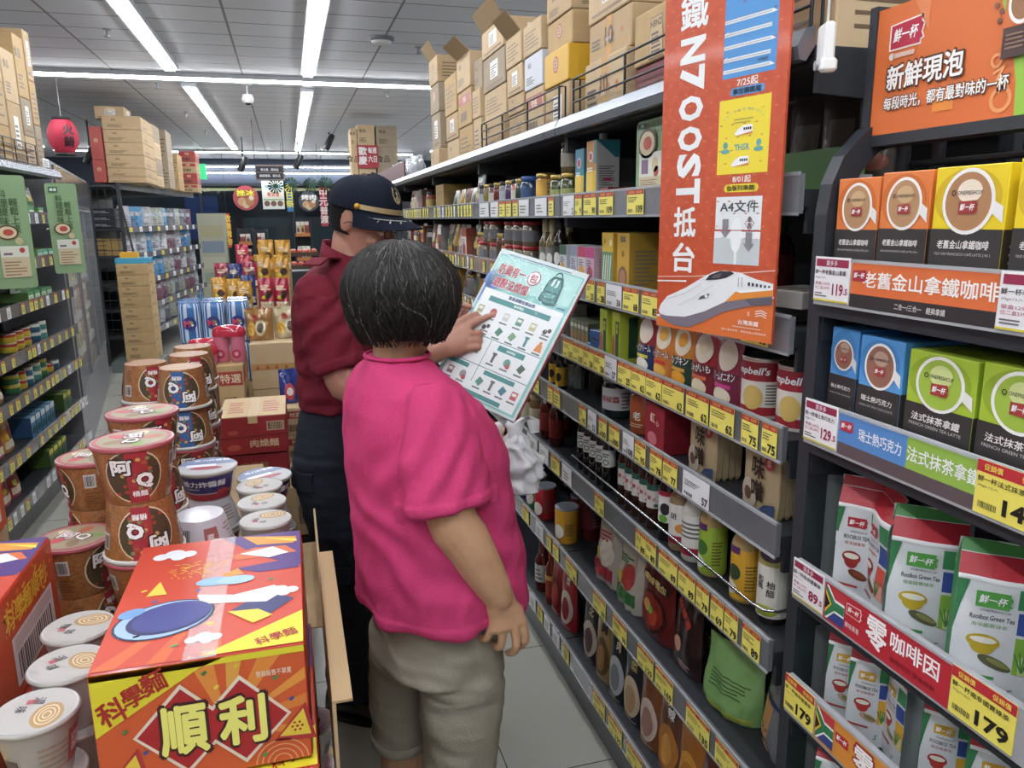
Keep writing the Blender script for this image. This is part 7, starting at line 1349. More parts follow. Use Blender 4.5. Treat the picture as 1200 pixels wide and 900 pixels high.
# brown cartons standing before its end
xa, xb = at(146, 400, 1, 9.05).x, at(183, 400, 1, 9.05).x; zs = [at(165, y, 1, 9.05).z for y in (418, 403, 389, 374, 360, 347, 335, 322, 309)]; zp = 0.12
b = MB(); b.box((xa - .15, 9.02, 0), (xb + .05, 9.44, .11), mat('plinth', '5a6a68', .5)); tag(b.build('plinth'), 'low grey green plinth under the brown carton stack', 'plinth')
for j in range(8):
    zt = max(zs[j + 1], zp + .08); o = put_carton((xa + xb) / 2, 9.23, zp + .001, xb - xa, .38, zt - zp - .003, 'brown carton with dark print standing before the mesh end, %s up' % ORD[j].replace('nearest', 'first'), 'brown cartons stacked before the mesh end', KR[3], 1, tape=False, side=1, seed=j); zp = zt
b = MB(); b.rbox((-.17, -.1, 0), (.17, .1, .06), C('3aa0c8')); o = b.build('blue_basket', None, ((xa + xb) / 2, 9.2, zp)); 
p_ = MB(); p_.box((-.12, -.08, .061), (.05, .05, .12), 'e8a82a'); p_.build('yellow_pack', o); tag(o, 'blue and yellow packs on top of the brown carton stack', 'pack')
# ================================================================ noodle island in the middle foreground
TAPE = mat('pallet_wrap', 'e8ecee', .1, alpha=.1)
# pallet of cartons that carries the cups
def base_carton(x0, x1, y0, y1, z0, z1, label, col=CARD, art=5, g='cartons under the noodle cups'):
    return put_carton((x0 + x1) / 2, (y0 + y1) / 2, z0, x1 - x0 - .006, y1 - y0 - .006, z1 - z0 - .003, label, g, col, art, tape=False, side=1)
ZN, ZB = .605, .727
for i, (x0, x1) in enumerate(((-.86, -.43), (-.43, .0))):
    for j, (y0, y1) in enumerate(((.75, 1.1), (1.1, 1.58), (1.58, 2.08), (2.08, 2.86))):
        zt_ = ZN if j < 2 else ZB; x0 = max(x0, -.57) if j > 1 else x0; x1 = (-.14 if j == 3 else -.095 if j < 2 else x1) if i else x1
        base_carton(x0, x1, y0, y1, .001, .33, 'plain carton on the floor under the noodle cups, %s row, %s side' % (['nearest', 'second', 'third', 'farthest'][j], ['left', 'aisle'][i])); base_carton(x0, x1, y0, y1, .331, zt_, 'plain carton directly under the noodle cups, %s row, %s side' % (['nearest', 'second', 'third', 'farthest'][j], ['left', 'aisle'][i]))
tr_ = empty('cardboard_tray', (0, 0, ZB)); b = MB(); b.box((-.57, 1.59, 0), (.021, 2.06, .003), CARD)
b.build('tray_base', tr_)
b = MB(); b.box((.016, 1.02, -.1), (.021, 1.55, .19), CARD); b.box((.016, 1.55, -.1), (.021, 2.06, .1), CARD); b.box((.016, 1.02, .19), (.045, 1.55, .194), CARD2); b.build('tray_wall', tr_); tag(tr_, 'open brown cardboard tray under the noodle cups at the aisle side', 'tray')
# noodle tubs
KFT = mat('tub_copper', 'b4713a', .28, .15, coat=.5, noise_=('8a5428', .2), bscale=160); RIM = mat('tub_rim', 'c4c0b8', .35, coat=.4); LIDR = mat('tub_lid_red', 'b8404a', .2, coat=.6)
def tub(r, h, flip, wall, badge, lidcol, txt, tcol, bcol):
    """tapered paper tub: wide lidded mouth on top, or turned over when flip"""
    def mk(o):
        b = MB(); b.lathe([(r * .78, 0), (r * .79, .002), (r * .985, h - .006)], wall, 36); b.build('cup', o)
        q = MB(); q.lathe([(r * .985, h - .009), (r * 1.03, h - .008), (r * 1.035, h - .003), (r * 1.02, h - .0005)], RIM if not lidcol else C(lidcol, .3), 36, caps=False); q.build('rim', o)
        l = MB(); l.lathe([(r * 1.025, h - .003), (r * 1.0, h - .0012)], RIM, 36)
        A = Art(l, flat((0, 0, h - .0008), (1, 0, 0), (0, 1, 0))); A.disc(0, 0, r * .97, lidcol or 'e8e6e2', 1, n=36)
        if badge: A.disc(0, .0, r * .86, '9a8a6a', 2, n=30); [A.disc(r * .5 * math.cos(a), r * .5 * math.sin(a), r * .26, c, 3, n=14, rot=a, ry=r * .16) for a, c in ((.3, '7a9a4a'), (1.6, 'b85a3a'), (2.7, 'd8c8a0'), (4, 'c83a4a'), (5.2, '8a6a4a'))]; A.text(txt, 0, 0, r * .45, 'f0e8e4', 5, .04, w=r * .9, out=.09, oc='7a2030')
        l.build('lid', o)
        p = MB(); rf = lambda z: r * (.791 + .195 * (z - .002) / (h - .008)); A = Art(p, cyl(rf, a0=0), nx=90)
        for a0 in (0, r * 2.1, -r * 2.1):
            A.disc(a0, h * .5, r * .62, 'e0c8a0', 1, ry=h * .46); A.disc(a0, h * .5, r * .585, '4a3a22', 2, ry=h * .435)
            rn = random.Random(3)
            for k in range(26): A.disc(a0 + rn.uniform(-.42, .42) * r, h * .5 + rn.uniform(-.3, .3) * h, r * .05, rn.choice(('b85a2a', '7a8a3a', 'd8a850', 'a83a2a', '8a5a2a')), 3, n=8)
            A.rect(a0 - r * .14, h * .04, a0 + r * .3, h * .96, tcol, 3)
            k = 1
            A.text(bcol[0], a0 - r * .22 * k, h * .5 + h * .17 * k, h * .25, 'f4f0ec', 5, .05, out=.1, oc='2a1a12'); A.text('Q', a0 + r * .22 * k, h * .5 - h * .08 * k, h * .28, 'f4f0ec', 5, .06, out=.12, oc='3a1a16', w=r * .36); A.text('桶麵', a0 + r * .1 * k, h * .5 - h * .3 * k, h * .1, 'f4f0ec', 5, .03)
        for a0 in (r * 1.05, -r * 1.05): A.rect(a0 - r * .16, h * .5, a0 + r * .12, h * .78, 'd8d4cc', 1); A.code(a0 - r * .14, h * .53, a0 + r * .1, h * .75, '3a3230', 2, 9); A.bars(a0 - r * .2, h * .15, a0 + r * .2, h * .42, 5, '7a4a24', 1)
        p.build('print', o)
        if flip:
            for c in o.children: c.matrix_local = Matrix.Translation((0, 0, h)) @ Matrix.Rotation(PI, 4, 'X') @ c.matrix_local
    return mk
RT_, HT = .073, .1145
TRED_ = tub(RT_, HT, False, KFT, True, 'b8505a', '阿Q', 'a8202c', '阿'); TFLIP = tub(RT_, HT, True, KFT, False, None, '', 'a8202c', '阿'); TBLUE = tub(RT_, HT, True, KFT, False, None, '', '2a5a9a', '阿')
def tub_at(px, py, d_px, dia, key, mk, label, group, z=None, rz=None, name='noodle_tub', stack=0, h=HT):
    dist = dia * 900 / d_px; r_ = ray(px, py) / 900
    if z is None: P_ = V((0, 0, CAMZ)) + r_ * dist
    else: P_ = at(px, py, 2, z)
    a = math.atan2(-P_.y, -P_.x); 
    o = KIT.put(key, mk, name, label, 'noodle cup', (P_.x, P_.y, P_.z - h), rz=(a if rz is None else a + rz), group=group); return P_
G1_, G2_ = 'copper noodle tubs with red lids', 'upturned copper noodle tubs'
NONE = V((9, 9, 9)); DONE = [(-.16, 1.27, .0)]
def clear(p, r):                                        # slide a new pile away from the viewer until it stands free of the others
    p = p.copy(); u = V((p.x, p.y, 0)).normalized()
    for _ in range(30):
        if any(math.hypot(p.x - x, p.y - y) < r + q + .002 for x, y, q in DONE[1:]) or (-.308 - r < p.x < -.0 + r and 1.03 - r < p.y < 1.488 + r): p += u * .006
        else: break
    else: return NONE
    DONE.append((p.x, p.y, r)); return p
def pile(px, py, z, kinds, label, rz=0, h=HT):
    """a column of tubs whose topmost lid shows at this pixel and height"""
    n = round((z - ZB - .005) / (h + .001)); kinds = (kinds + 'FRFRF')[:n]; z = ZB + .005 + n * (h + .001); P_ = clear(at(px, py, 2, z), .0765); a = math.atan2(-P_.y, -P_.x)
    if P_ is NONE: return
    for j, k in enumerate(kinds):
        key, mk, g, col = {'R': ('tubR', TRED_, G1_, 'red lidded copper noodle tub'), 'F': ('tubF', TFLIP, G2_, 'upturned copper noodle tub'), 'B': ('tubB', TBLUE, G2_, 'blue printed upturned noodle tub')}[k]
        KIT.put(key, mk, 'noodle_tub', '%s, %s, %s' % (col, label, ['topmost', 'second down', 'third down', 'fourth down', 'fifth down', 'sixth down'][j]), 'noodle cup', (P_.x, P_.y, z - (h + .001) * (j + 1)), rz=a + rz + j * .15, group=g)
# white and purple soup bowls
def bowl(r, h, lidc, body, band, txt, stripes=0, flip=False):
    def mk(o):
        b = MB(); b.lathe([(r * .68, 0), (r * .7, .003), (r * .97, h - .008)], body, 36); b.build('cup', o)
        q = MB(); q.lathe([(r * .97, h - .01), (r * 1.04, h - .007), (r * 1.045, h - .003), (r * 1.02, h - .0006)], RIM, 36, caps=False); q.build('rim', o)
        l = MB(); l.lathe([(r * 1.03, h - .003), (r * 1.0, h - .0012)], RIM, 36); A = Art(l, flat((0, 0, h - .0008), (0, 1, 0), (-1, 0, 0)))
        A.disc(0, 0, r * .98, 'c2c2c4', 1, n=36)
        if lidc == 'purple': A.disc(0, 0, r * .98, '5a3a8a', 2, n=30, a0=.4, a1=PI + .4); A.disc(r * .35, -r * .3, r * .5, 'c22a44', 3, ry=r * .3); A.text(txt, -r * .25, r * .4, r * .22, 'f0ecf4', 4, .03, w=r * 1.0, skew=.2)
        elif lidc == 'blue': A.disc(0, 0, r * .98, '7a8ab0', 2, n=30, a0=.15, a1=PI - .1); A.text(txt, r * .1, r * .6, r * .24, 'f4f4f8', 4, .03, w=r * 1.2); A.disc(.0, -r * .3, r * .55, 'b85a6a', 3, ry=r * .2); A.rect(-r * .7, -.01, r * .3, .01, 'f0f0f4', 4); A.disc(-r * .2, 0, r * .3, 'c8d0e0', 3, ry=r * .14)
        elif lidc == 'noodle': A.disc(0, 0, r * .95, 'b4b0aa', 1.5, n=30); A.disc(r * .3, r * .35, r * .55, 'b08a54', 2, ry=r * .38); [A.ring(r * .3, r * .35, r * q, r * (q + .05), 'e0c8a0', 3, asp=.66) for q in (.12, .25, .38)]; A.text('湯', -r * .4, r * .0, r * .3, '4a4a4e', 3, .02, skew=.3); A.text('味', -r * .1, -r * .35, r * .28, '4a4a4e', 3, .02, skew=.3); A.rect(-r * .5, -r * .05, -r * .3, -r * .3, 'b84a54', 3)
        elif lidc == 'stripe': A.disc(0, 0, r * .45, 'b8203c', 2); [A.poly([(r * .6 * math.cos(a), r * .6 * math.sin(a)), (r * .92 * math.cos(a), r * .92 * math.sin(a)), (r * .92 * math.cos(a + .05), r * .92 * math.sin(a + .05)), (r * .6 * math.cos(a + .05), r * .6 * math.sin(a + .05))], 'b8203c', 2) for a in [k * .13 for k in range(48)]]
        l.build('lid', o)
        p = MB(); A = Art(p, cyl(lambda z: r * (.702 + .27 * (z - .003) / (h - .011))), nx=80)
        for a0 in (0, r * 2.05, -r * 2.05):
            if band: A.rect(a0 - r * .85, h * .3, a0 + r * .85, h * .85, band, 1); A.rect(a0 - r * .9, h * .04, a0 + r * .9, h * .26, 'b02a3c', 1); A.text(txt, a0 - r * .05, h * .62, h * .2, 'f4f2f6', 3, .04, w=r * 1.2); A.disc(a0 + r * .5, h * .32, r * .2, 'c83a4a', 3, ry=h * .1); A.bars(a0 - r * .6, h * .42, a0 + r * .1, h * .5, 1, 'b8b8d0', 2)
            else: A.rect(a0 - r * .2, h * .2, a0 + r * .15, h * .75, 'a85a54', 1); A.text('拉麵', a0, h * .5, h * .14, 'f0e8e0', 2, .03, rot=-PI / 2); A.code(a0 + r * .5, h * .2, a0 + r * .85, h * .5, '3a3a3a', 1, 8); A.bars(a0 - r * .8, h * .2, a0 - r * .35, h * .7, 5, 'a08a74', 1)
        p.build('print', o)
        if flip:
            for c in o.children: c.matrix_local = Matrix.Translation((0, 0, h)) @ Matrix.Rotation(PI, 4, 'X') @ c.matrix_local
    return mk
CWH = mat('cup_white', 'aaa59e', .35, coat=.3); CPU = mat('cup_purple', 'c8c4cc', .3, coat=.4)
BL_ = bowl(.072, .082, 'blue', CPU, '3a3478', '維力炸醬麵'); BP_ = bowl(.072, .082, 'purple', CPU, '4a2f80', '維力炸醬麵'); BF_ = bowl(.072, .082, 'none', CPU, None, '', flip=True); CN_ = bowl(.056, .1, 'noodle', CWH, None, '拉麵'); CS_ = bowl(.05, .075, 'stripe', CWH, None, '')
def put_bowl(key, mk, px, py, z, h, label, group, rz=0):
    P_ = at(px, py, 2, z); a = math.atan2(-P_.y, -P_.x); KIT.put(key, mk, 'noodle_bowl' if key[0] == 'b' else 'noodle_cup', label, 'noodle cup', (P_.x, P_.y, z - h), rz=a + rz, group=group); return P_
zt0 = ZB + .005
def col_bowl(px, py, z, seq, label, g, rz=0, zb=None):
    zz = (zb or ZB) + .005 + sum(q[2] + .001 for q in seq); P_ = clear(at(px, py, 2, zz), .0585 if seq[0][0] == 'cnoodle' else .0757); a = math.atan2(-P_.y, -P_.x)
    if P_ is NONE: return
    for j, (key, mk, h, d) in enumerate(seq): KIT.put(key, mk, 'noodle_bowl' if key[0] == 'b' else 'noodle_cup', '%s %s, %s' % (d, label, ['topmost', 'second down', 'third down', 'fourth down'][j]), 'noodle cup', (P_.x, P_.y, zz - h - .001), rz=a + rz, group=g); zz -= h + .001
B1 = ('bblue', BL_, .082, 'navy labelled noodle bowl'); B2 = ('bflip', BF_, .082, 'upturned white noodle bowl'); B3 = ('bpurple', BP_, .082, 'purple lidded noodle bowl'); N1 = ('cnoodle', CN_, .1, 'white noodle cup')
pile(155, 514, 1.19, 'RFRF', 'nearest tall pile left of centre', -.08)
for i, (px, py) in enumerate(((311, 607), (307, 589), (304, 571))): col_bowl(px, py, .955, [N1, N1], 'in the row at the aisle edge, %s' % ['nearest', 'middle', 'farthest'][i], 'noodle cups at the aisle edge', .6 * i)
col_bowl(236, 624, 0, [B2, B3, B2], 'with a tape strip right behind the red box', 'upturned bowls by the red box', .3)
col_bowl(240, 608, .92, [B3, B2, B2], 'behind the red foreground box', 'noodle bowls behind the red box', .3)
col_bowl(243, 549, 1.055, [B1, B2, B3], 'at the centre of the island', 'noodle bowls at the island centre', -.15)
col_bowl(310, 556, 1.0, [B1, B2], 'at the aisle side of the island', 'noodle bowls at the aisle side', .5)
for i in range(3):
    y = 1.14 + i * .1225; seq = [N1] * 3; q_ = (-.398 + .012 * (i % 2), y)
    for j in range(len(seq)): KIT.put('cnoodle', CN_, 'noodle_cup', 'white noodle cup between the red boxes, %s column from the near end, %s' % (ORD[i].replace('nearest', 'first'), ['lowest', 'second up', 'third up'][j]), 'noodle cup', (q_[0], y, ZN + .004 + j * .1012), rz=PI + .7 * i, group='noodle cups between the red boxes')
pile(168, 493, 1.19, 'RFRF', 'just behind the nearest tall pile', .5)
pile(177, 474, 1.19, 'RFRF', 'third tall pile back', .9)
pile(108, 537, 1.09, 'RFR', 'left of the nearest tall pile', 1.2)
pile(88, 628, .96, 'RF', 'low pile at the left beside the red boxes', .9)
pile(118, 596, .96, 'F', 'pale topped low one left of the nearest pile', .3)
pile(158, 489, 1.07, 'FRF', 'half hidden behind the third pile', .2)
pile(212, 432, 1.19, 'BBRF', 'nearest blue printed pile', -.1)
pile(171, 432, 1.19, 'FRF', 'pile at the left of the blue printed ones', .4)
pile(222, 424, 1.19, 'FFRF', 'second behind the blue printed pile', .4)
pile(198, 423, 1.185, 'RFR', 'between the pale topped piles', .1)
pile(226, 411, 1.19, 'FFRF', 'farthest of the copper piles', .2)
pile(213, 512, .99, 'F', 'tilted alone below the blue printed pile', .8)
for i, (px, py, z) in enumerate(((362, 846, .602), (362, 900, .526))): put_bowl('cstripe', CS_, px, py, z, .075, 'noodle cup with red striped lid beside the red box, %s' % ['upper', 'lower'][i], 'striped lid cups', 0)
b = MB(); b.box((-.088, 1.2, 0), (.022, 1.56, .45), CARD); tag(b.build('carton'), 'low carton at the aisle side under the striped lid cups', 'carton')
# ---------------------------------------------------------------- red festive noodle cartons
SHI = mat('carton_red', 'c8321e', .22, coat=.6); SYE = 'e3d41c'
def sci_box(w, d, h):
    def mk(o):
        b = MB(); b.rbox((-w / 2, 0, 0), (w / 2, d, h), SHI, .003); b.build('box', o)
        p = MB(); A = Art(p, flat((-w / 2, -.0004, 0), (1, 0, 0), (0, 0, 1)))            # short front face
        A.rect(.002, .002, w - .002, h - .002, 'd8521e', 1)
        for x0_, x1_, c in ((.45, .56, 'e88a2c'), (.62, .7, 'e6a038'), (.78, .9, 'e8862a')): A.poly([(w * .6, h * .4), (w * x0_, h - .003), (w * x1_, h - .003)], c, 2)
        for y_, c in ((.2, 'e8862a'), (.48, 'e07a26'), (.7, 'e8902e')): A.poly([(w * .6, h * .4), (w - .003, h * y_), (w - .003, h * (y_ + .1))], c, 2)
        A.poly([(.002, h - .002), (.002, h * .48), (w * .5, h * .93), (w * .62, h - .002)], SYE, 3); A.rect(.002, h - .012, w - .002, h - .002, SYE, 3)
        A.text('科', w * .09, h * .68, h * .19, 'b01c14', 5, .04, rot=.4, skew=.1); A.text('學', w * .19, h * .78, h * .16, 'b01c14', 5, .04, rot=.4, skew=.1); A.text('麵', w * .285, h * .87, h * .17, 'b01c14', 5, .04, rot=.4, skew=.1)
        for cx, ch in ((.4, '順'), (.675, '利')):
            A.poly([(w * cx - w * .235, h * .43), (w * cx, h * .06), (w * cx + w * .235, h * .43), (w * cx, h * .82)], 'e8d8c0', 4 + cx * .5); A.poly([(w * cx - w * .215, h * .43), (w * cx, h * .1), (w * cx + w * .215, h * .43), (w * cx, h * .78)], 'b3161c', 5 + cx * .5)
            A.text(ch, w * cx, h * .44, h * .39, 'f0ea6a', 7, .05, out=.085, oc='3a1012', w=w * .21)
        A.text('整箱販售不單賣', w * .84, h * .8, h * .05, 'f0d0b0', 5, .02, w=w * .17)
        for x, y, c in ((.5, .88, '2a7a3a'), (.83, .75, '3a8a4a'), (.9, .55, '2a4a9a'), (.12, .5, '2a7a3a'), (.75, .1, '3a9a4a'), (.2, .3, '2a4a9a'), (.65, .9, 'e8c02a'), (.55, .75, 'f0d040')): A.poly([(w * x, h * y), (w * x + .006, h * y + .004), (w * x + .009, h * y + .001), (w * x + .003, h * y - .004)], c, 6)
        for x, y in ((.92, .32), (.12, .17)): A.poly([(w * x - .03, h * y - .022), (w * x + .03, h * y - .028), (w * x + .018, h * y + .034)], 'b8282a', 4); A.poly([(w * x - .022, h * y - .016), (w * x + .023, h * y - .02), (w * x + .014, h * y + .024)], 'e8c832', 5); [A.disc(w * x + .004 + .007 * math.cos(k * 1.05), h * y - .003 + .007 * math.sin(k * 1.05), .002, 'b02020', 6, n=8) for k in range(6)]; A.disc(w * x + .004, h * y - .003, .0022, 'b02020', 6, n=8)
        for k in range(4): A.ring(w * .85, h * .0 + .002, .012 + .008 * k, .014 + .008 * k, 'e8a06a', 4, a0=.05, a1=PI - .05)
        T_ = Art(p, flat((-w / 2, 0, h + .0004), (1, 0, 0), (0, 1, 0)))                   # lid
        T_.rect(.002, .002, w - .002, d - .002, 'cf3a20', 1)
        for x0_, x1_ in ((.0, .12), (.25, .34), (.5, .6)): T_.poly([(w * .55, d * .5), (w * x0_ + .002, .003), (w * x1_, .003)], 'dd5a26', 2)
        T_.poly([(w * .5, .003), (w - .002, .003), (w - .002, d * .23)], SYE, 3); T_.text('科學麵', w * .86, d * .065, .022, 'b01c14', 5, .03, w=.06, rot=.35)
        T_.poly([(w * .5, d - .002), (w - .002, d - .002), (w - .002, d * .62), (w * .75, d * .75)], '4a2878', 2); T_.poly([(w * .62, d * .99), (w * .72, d * .88), (w * .95, d * .86), (w * .97, d * .93)], 'e0902a', 3); T_.poly([(w * .75, d * .95), (w * .97, d * .9), (w * .97, d * .87)], 'f0d83a', 4); T_.poly([(w * .55, d * .78), (w * .62, d * .74), (w * .97, d * .76), (w * .9, d * .84), (w * .7, d * .85)], 'd8602a', 3); T_.poly([(w * .6, d * .66), (w * .98, d * .7), (w * .98, d * .6), (w * .74, d * .6)], '4a2878', 3); T_.poly([(w * .62, d * .8), (w * .8, d * .73), (w * .92, d * .76), (w * .82, d * .84)], 'ece6e6', 4); T_.poly([(w * .5, d * .58), (w * .62, d * .66), (w * .66, d * .6)], 'e8902a', 4)
        for cx, cy, s_ in ((.22, .86, 1), (.87, .4, .8), (.5, .12, .7)): [T_.disc(w * cx + dx * s_, d * cy + dy * s_, r_ * s_, 'dfe2e8', 4 + 40 * r_) for dx, dy, r_ in ((-.022, 0, .014), (0, .008, .018), (.024, .002, .014), (.008, -.008, .013))]
        T_.disc(w * .28, d * .3, .074, '26304f', 4, ry=.058, rot=.35); T_.disc(w * .28, d * .3, .07, '9ab8dc', 5, ry=.054, rot=.35); T_.disc(w * .305, d * .305, .062, '2c3060', 6, ry=.047, rot=.35); T_.disc(w * .315, d * .31, .057, '3a3f8a', 7, ry=.043, rot=.35); T_.disc(w * .1, d * .37, .02, '6a9ad0', 7, ry=.014, rot=.5)
        T_.poly([(w * .42, d * .46), (w * .62, d * .42), (w * .84, d * .46), (w * .9, d * .4), (w * .8, d * .33), (w * .6, d * .36), (w * .45, d * .38)], 'e6e8ee', 5); T_.poly([(w * .62, d * .3), (w * .8, d * .42), (w * .95, d * .33), (w * .78, d * .2)], '2c2f6a', 4); T_.poly([(w * .6, d * .29), (w * .76, d * .28), (w * .84, d * .22), (w * .74, d * .18)], 'e8c832', 5)
        T_.disc(w * .5, d * .56, .03, '8ab4dc', 5, ry=.016); T_.disc(w * .62, d * .55, .03, '9ac0e4', 5.3, ry=.016)
        for k in range(60): rn = random.Random(k); x, y = w * rn.uniform(.25, .55), d * rn.uniform(.62, .76); T_.line([(x, y), (x + rn.uniform(-.014, .014), y + rn.uniform(-.01, .01))], .0022, 'e8a83a', 4)
        for x, y, c in ((.15, .2, 'e8c02a'), (.35, .1, '3a8a4a'), (.5, .22, 'f0c832'), (.1, .55, 'f0d040'), (.3, .72, 'e8c02a'), (.8, .52, '3a9a4a'), (.4, .5, '3a5aa8'), (.18, .45, '3a5aa8')): T_.poly([(w * x, d * y), (w * x + .008, d * y + .004), (w * x + .011, d * y - .001), (w * x + .003, d * y - .005)], c, 5)
        T_.poly([(w * .14, d * .5), (w * .19, d * .62), (w * .25, d * .5)], 'f0c83a', 4)
        S_ = Art(p, flat((w / 2 + .0004, 0, 0), (0, 1, 0), (0, 0, 1)))                    # long side with the bar code
        S_.rect(.002, .002, d - .002, h - .002, 'c9421e', 1); S_.poly([(.003, .003), (d * .25, .003), (d * .1, h * .6)], '3a2a5a', 2)
        for k in range(40): rn = random.Random(k + 70); x, y = d * rn.uniform(.3, .95), h * rn.uniform(.62, .95); S_.line([(x, y), (x + rn.uniform(-.02, .02), y + rn.uniform(-.012, .012))], .005, rn.choice(('e8a82a', 'e0702a', 'd8c02a')), 2)
        S_.text('科學麵順利', d * .62, h * .76, h * .22, 'e8b02a', 4, .03, w=d * .5, skew=.1); S_.rect(d * .4, h * .12, d * .92, h * .58, 'd8c8c8', 3); S_.code(d * .44, h * .15, d * .88, h * .4, '4a2a30', 4, 18); S_.rect(d * .43, h * .43, d * .9, h * .55, 'c8b0b0', 4)
        p.build('print', o)
        t = MB(); t.box((-.0225, -.001, h + .0006), (.0225, d + .001, h + .0016), mat('clear_tape', 'ffffff', .1, alpha=.3, spec=1, bump=.9, bscale=90)); t.build('tape', o)
    return mk
BW2, BD2, BH2 = .287, .43, .188
o = KIT.put('sci', sci_box(BW2, BD2, BH2), 'noodle_carton', 'red noodle carton with big yellow characters in the front centre', 'carton', (-.16, 1.057, 1.0 - BH2), rz=-.004, group='red festive noodle cartons')
KIT.put('sci', None, 'noodle_carton', 'red noodle carton under the front centre one', 'carton', (-.152, 1.04, 1.0 - 2 * BH2 - .006), group='red festive noodle cartons')
KIT.put('sci', None, 'noodle_carton', 'red noodle carton at the lower left corner, upper of the pair', 'carton', (-.632, 1.172, 1.0 - BH2), group='red festive noodle cartons')
KIT.put('sci', None, 'noodle_carton', 'red noodle carton at the lower left corner, under the upper one', 'carton', (-.622, 1.135, 1.0 - 2 * BH2 - .006), group='red festive noodle cartons')
KIT.put('sci', None, 'noodle_carton', 'red noodle carton behind the lower left pair at the picture edge', 'carton', (-.9, 1.75, 1.02 - BH2), group='red festive noodle cartons')
base_carton(-1.04, -.76, 1.7, 2.2, .001, .83, 'plain carton under the farther red noodle carton', g=None)
# ---------------------------------------------------------------- displays beyond the cups
REDK = mat('carton_crimson', 'a01e26', .5); KT_ = KR[1]
def px_box(px0, px1, pyt, pyb, Y, depth, label, col, art=0, group=None, z0=None, name='carton', tape=False, topcol=None):
    xa, xb = at(px0, (pyt + pyb) / 2, 1, Y).x, at(px1, (pyt + pyb) / 2, 1, Y).x; zt, zb = at((px0 + px1) / 2, pyt, 1, Y).z, at((px0 + px1) / 2, pyb, 1, Y).z if z0 is None else z0
    o = put_carton((xa + xb) / 2, Y + depth / 2, zb, xb - xa, depth, zt - zb, label, group, col, art, tape, side=1, name=name)
    if topcol: b = MB(); b.box((-(xb - xa) / 2 + .002, -depth / 2 + .002, zt - zb), ((xb - xa) / 2 - .002, depth / 2 - .002, zt - zb + .0015), topcol); b.rbox((-.02, -depth / 2 - .001, zt - zb - .03), (.02, depth / 2, zt - zb + .002), C('c8a878', .3)); A = Art(b, flat((0, 0, zt - zb + .0016), (1, 0, 0), (0, 1, 0))); A.bars(-(xb - xa) * .38, -depth * .3, -(xb - xa) * .12, depth * .3, 5, 'b04a3a', 1); A.bars((xb - xa) * .14, -depth * .3, (xb - xa) * .4, depth * .3, 5, 'b04a3a', 1); b.build('kraft_top', o)
    return o, zb, zt, xa, xb
o, zb, zt, xa, xb = px_box(257, 337, 488, 532, 2.95, .33, 'crimson carton with kraft top behind the noodle cups, upper', REDK, 0, 'crimson cartons behind the noodle cups', topcol=KT_)
p = MB(); w_, h_ = xb - xa, zt - zb; A = Art(p, flat((0, -.1655, 0), (1, 0, 0), (0, 0, 1))); A.text('肉燥麵', w_ * .15, h_ * .28, h_ * .2, 'd8b088', 1, .04, w=w_ * .42); A.disc(-w_ * .3, h_ * .2, w_ * .1, 'c04a3a', 1, ry=h_ * .08); A.rect(w_ * .2, h_ * .6, w_ * .46, h_ * .85, 'c8a884', 1); A.code(w_ * .22, h_ * .63, w_ * .44, h_ * .82, '3a1a16', 2, 12); A.disc(-w_ * .3, h_ * .6, w_ * .08, 'b84a3a', 1, ry=h_ * .06); A.line([(-w_ / 2, h_ * .45), (w_ / 2, h_ * .5)], .004, '701018', 1); p.build('print', o)
o2, *_ = px_box(260, 339, 533, 575, 2.96, .32, 'crimson carton behind the noodle cups, lower', REDK, 0, 'crimson cartons behind the noodle cups'); zq = _[0]
p = MB(); A = Art(p, flat((0, -.1605, 0), (1, 0, 0), (0, 0, 1))); A.text('肉燥麵', 0, h_ * .7, h_ * .16, 'a87a54', 1, .03, w=w_ * .4); p.build('print', o2)
base_carton(xa - .03, xb + .02, 2.96, 3.28, .001, zq, 'plain carton under the crimson cartons', g=None)
o, zb, zt, xa, xb = px_box(256, 287, 428, 490, 3.6, .4, 'kraft carton with a black code under the pink bottles', KR[3], 4)
zz0 = zb; zt95 = zt; base_carton(xa - .25, xb, 3.6, 4.0, .001, zz0, 'plain carton under the pink bottles display', g=None)
o, zb, zt, xa, xb = px_box(294, 350, 402, 455, 4.2, .45, 'large kraft carton with a red zigzag band, upper of two', KT_, 0, 'large banded kraft cartons')
p = MB(); A = Art(p, flat((0, -.2255, 0), (1, 0, 0), (0, 0, 1))); w_, h_ = xb - xa, zt - zb; A.rect(-w_ / 2, h_ * .42, w_ / 2, h_ * .55, 'c09050', 1); [A.poly([(-w_ * .4 + k * w_ * .2, h_ * .44), (-w_ * .36 + k * w_ * .2, h_ * .53), (-w_ * .32 + k * w_ * .2, h_ * .44)], 'b8402a', 2) for k in range(5)]; p.build('print', o)
base_carton(xa, xb, 4.2, 4.65, .001, zb, 'large kraft carton under the red zigzag banded one', KT_, 0, 'large banded kraft cartons')
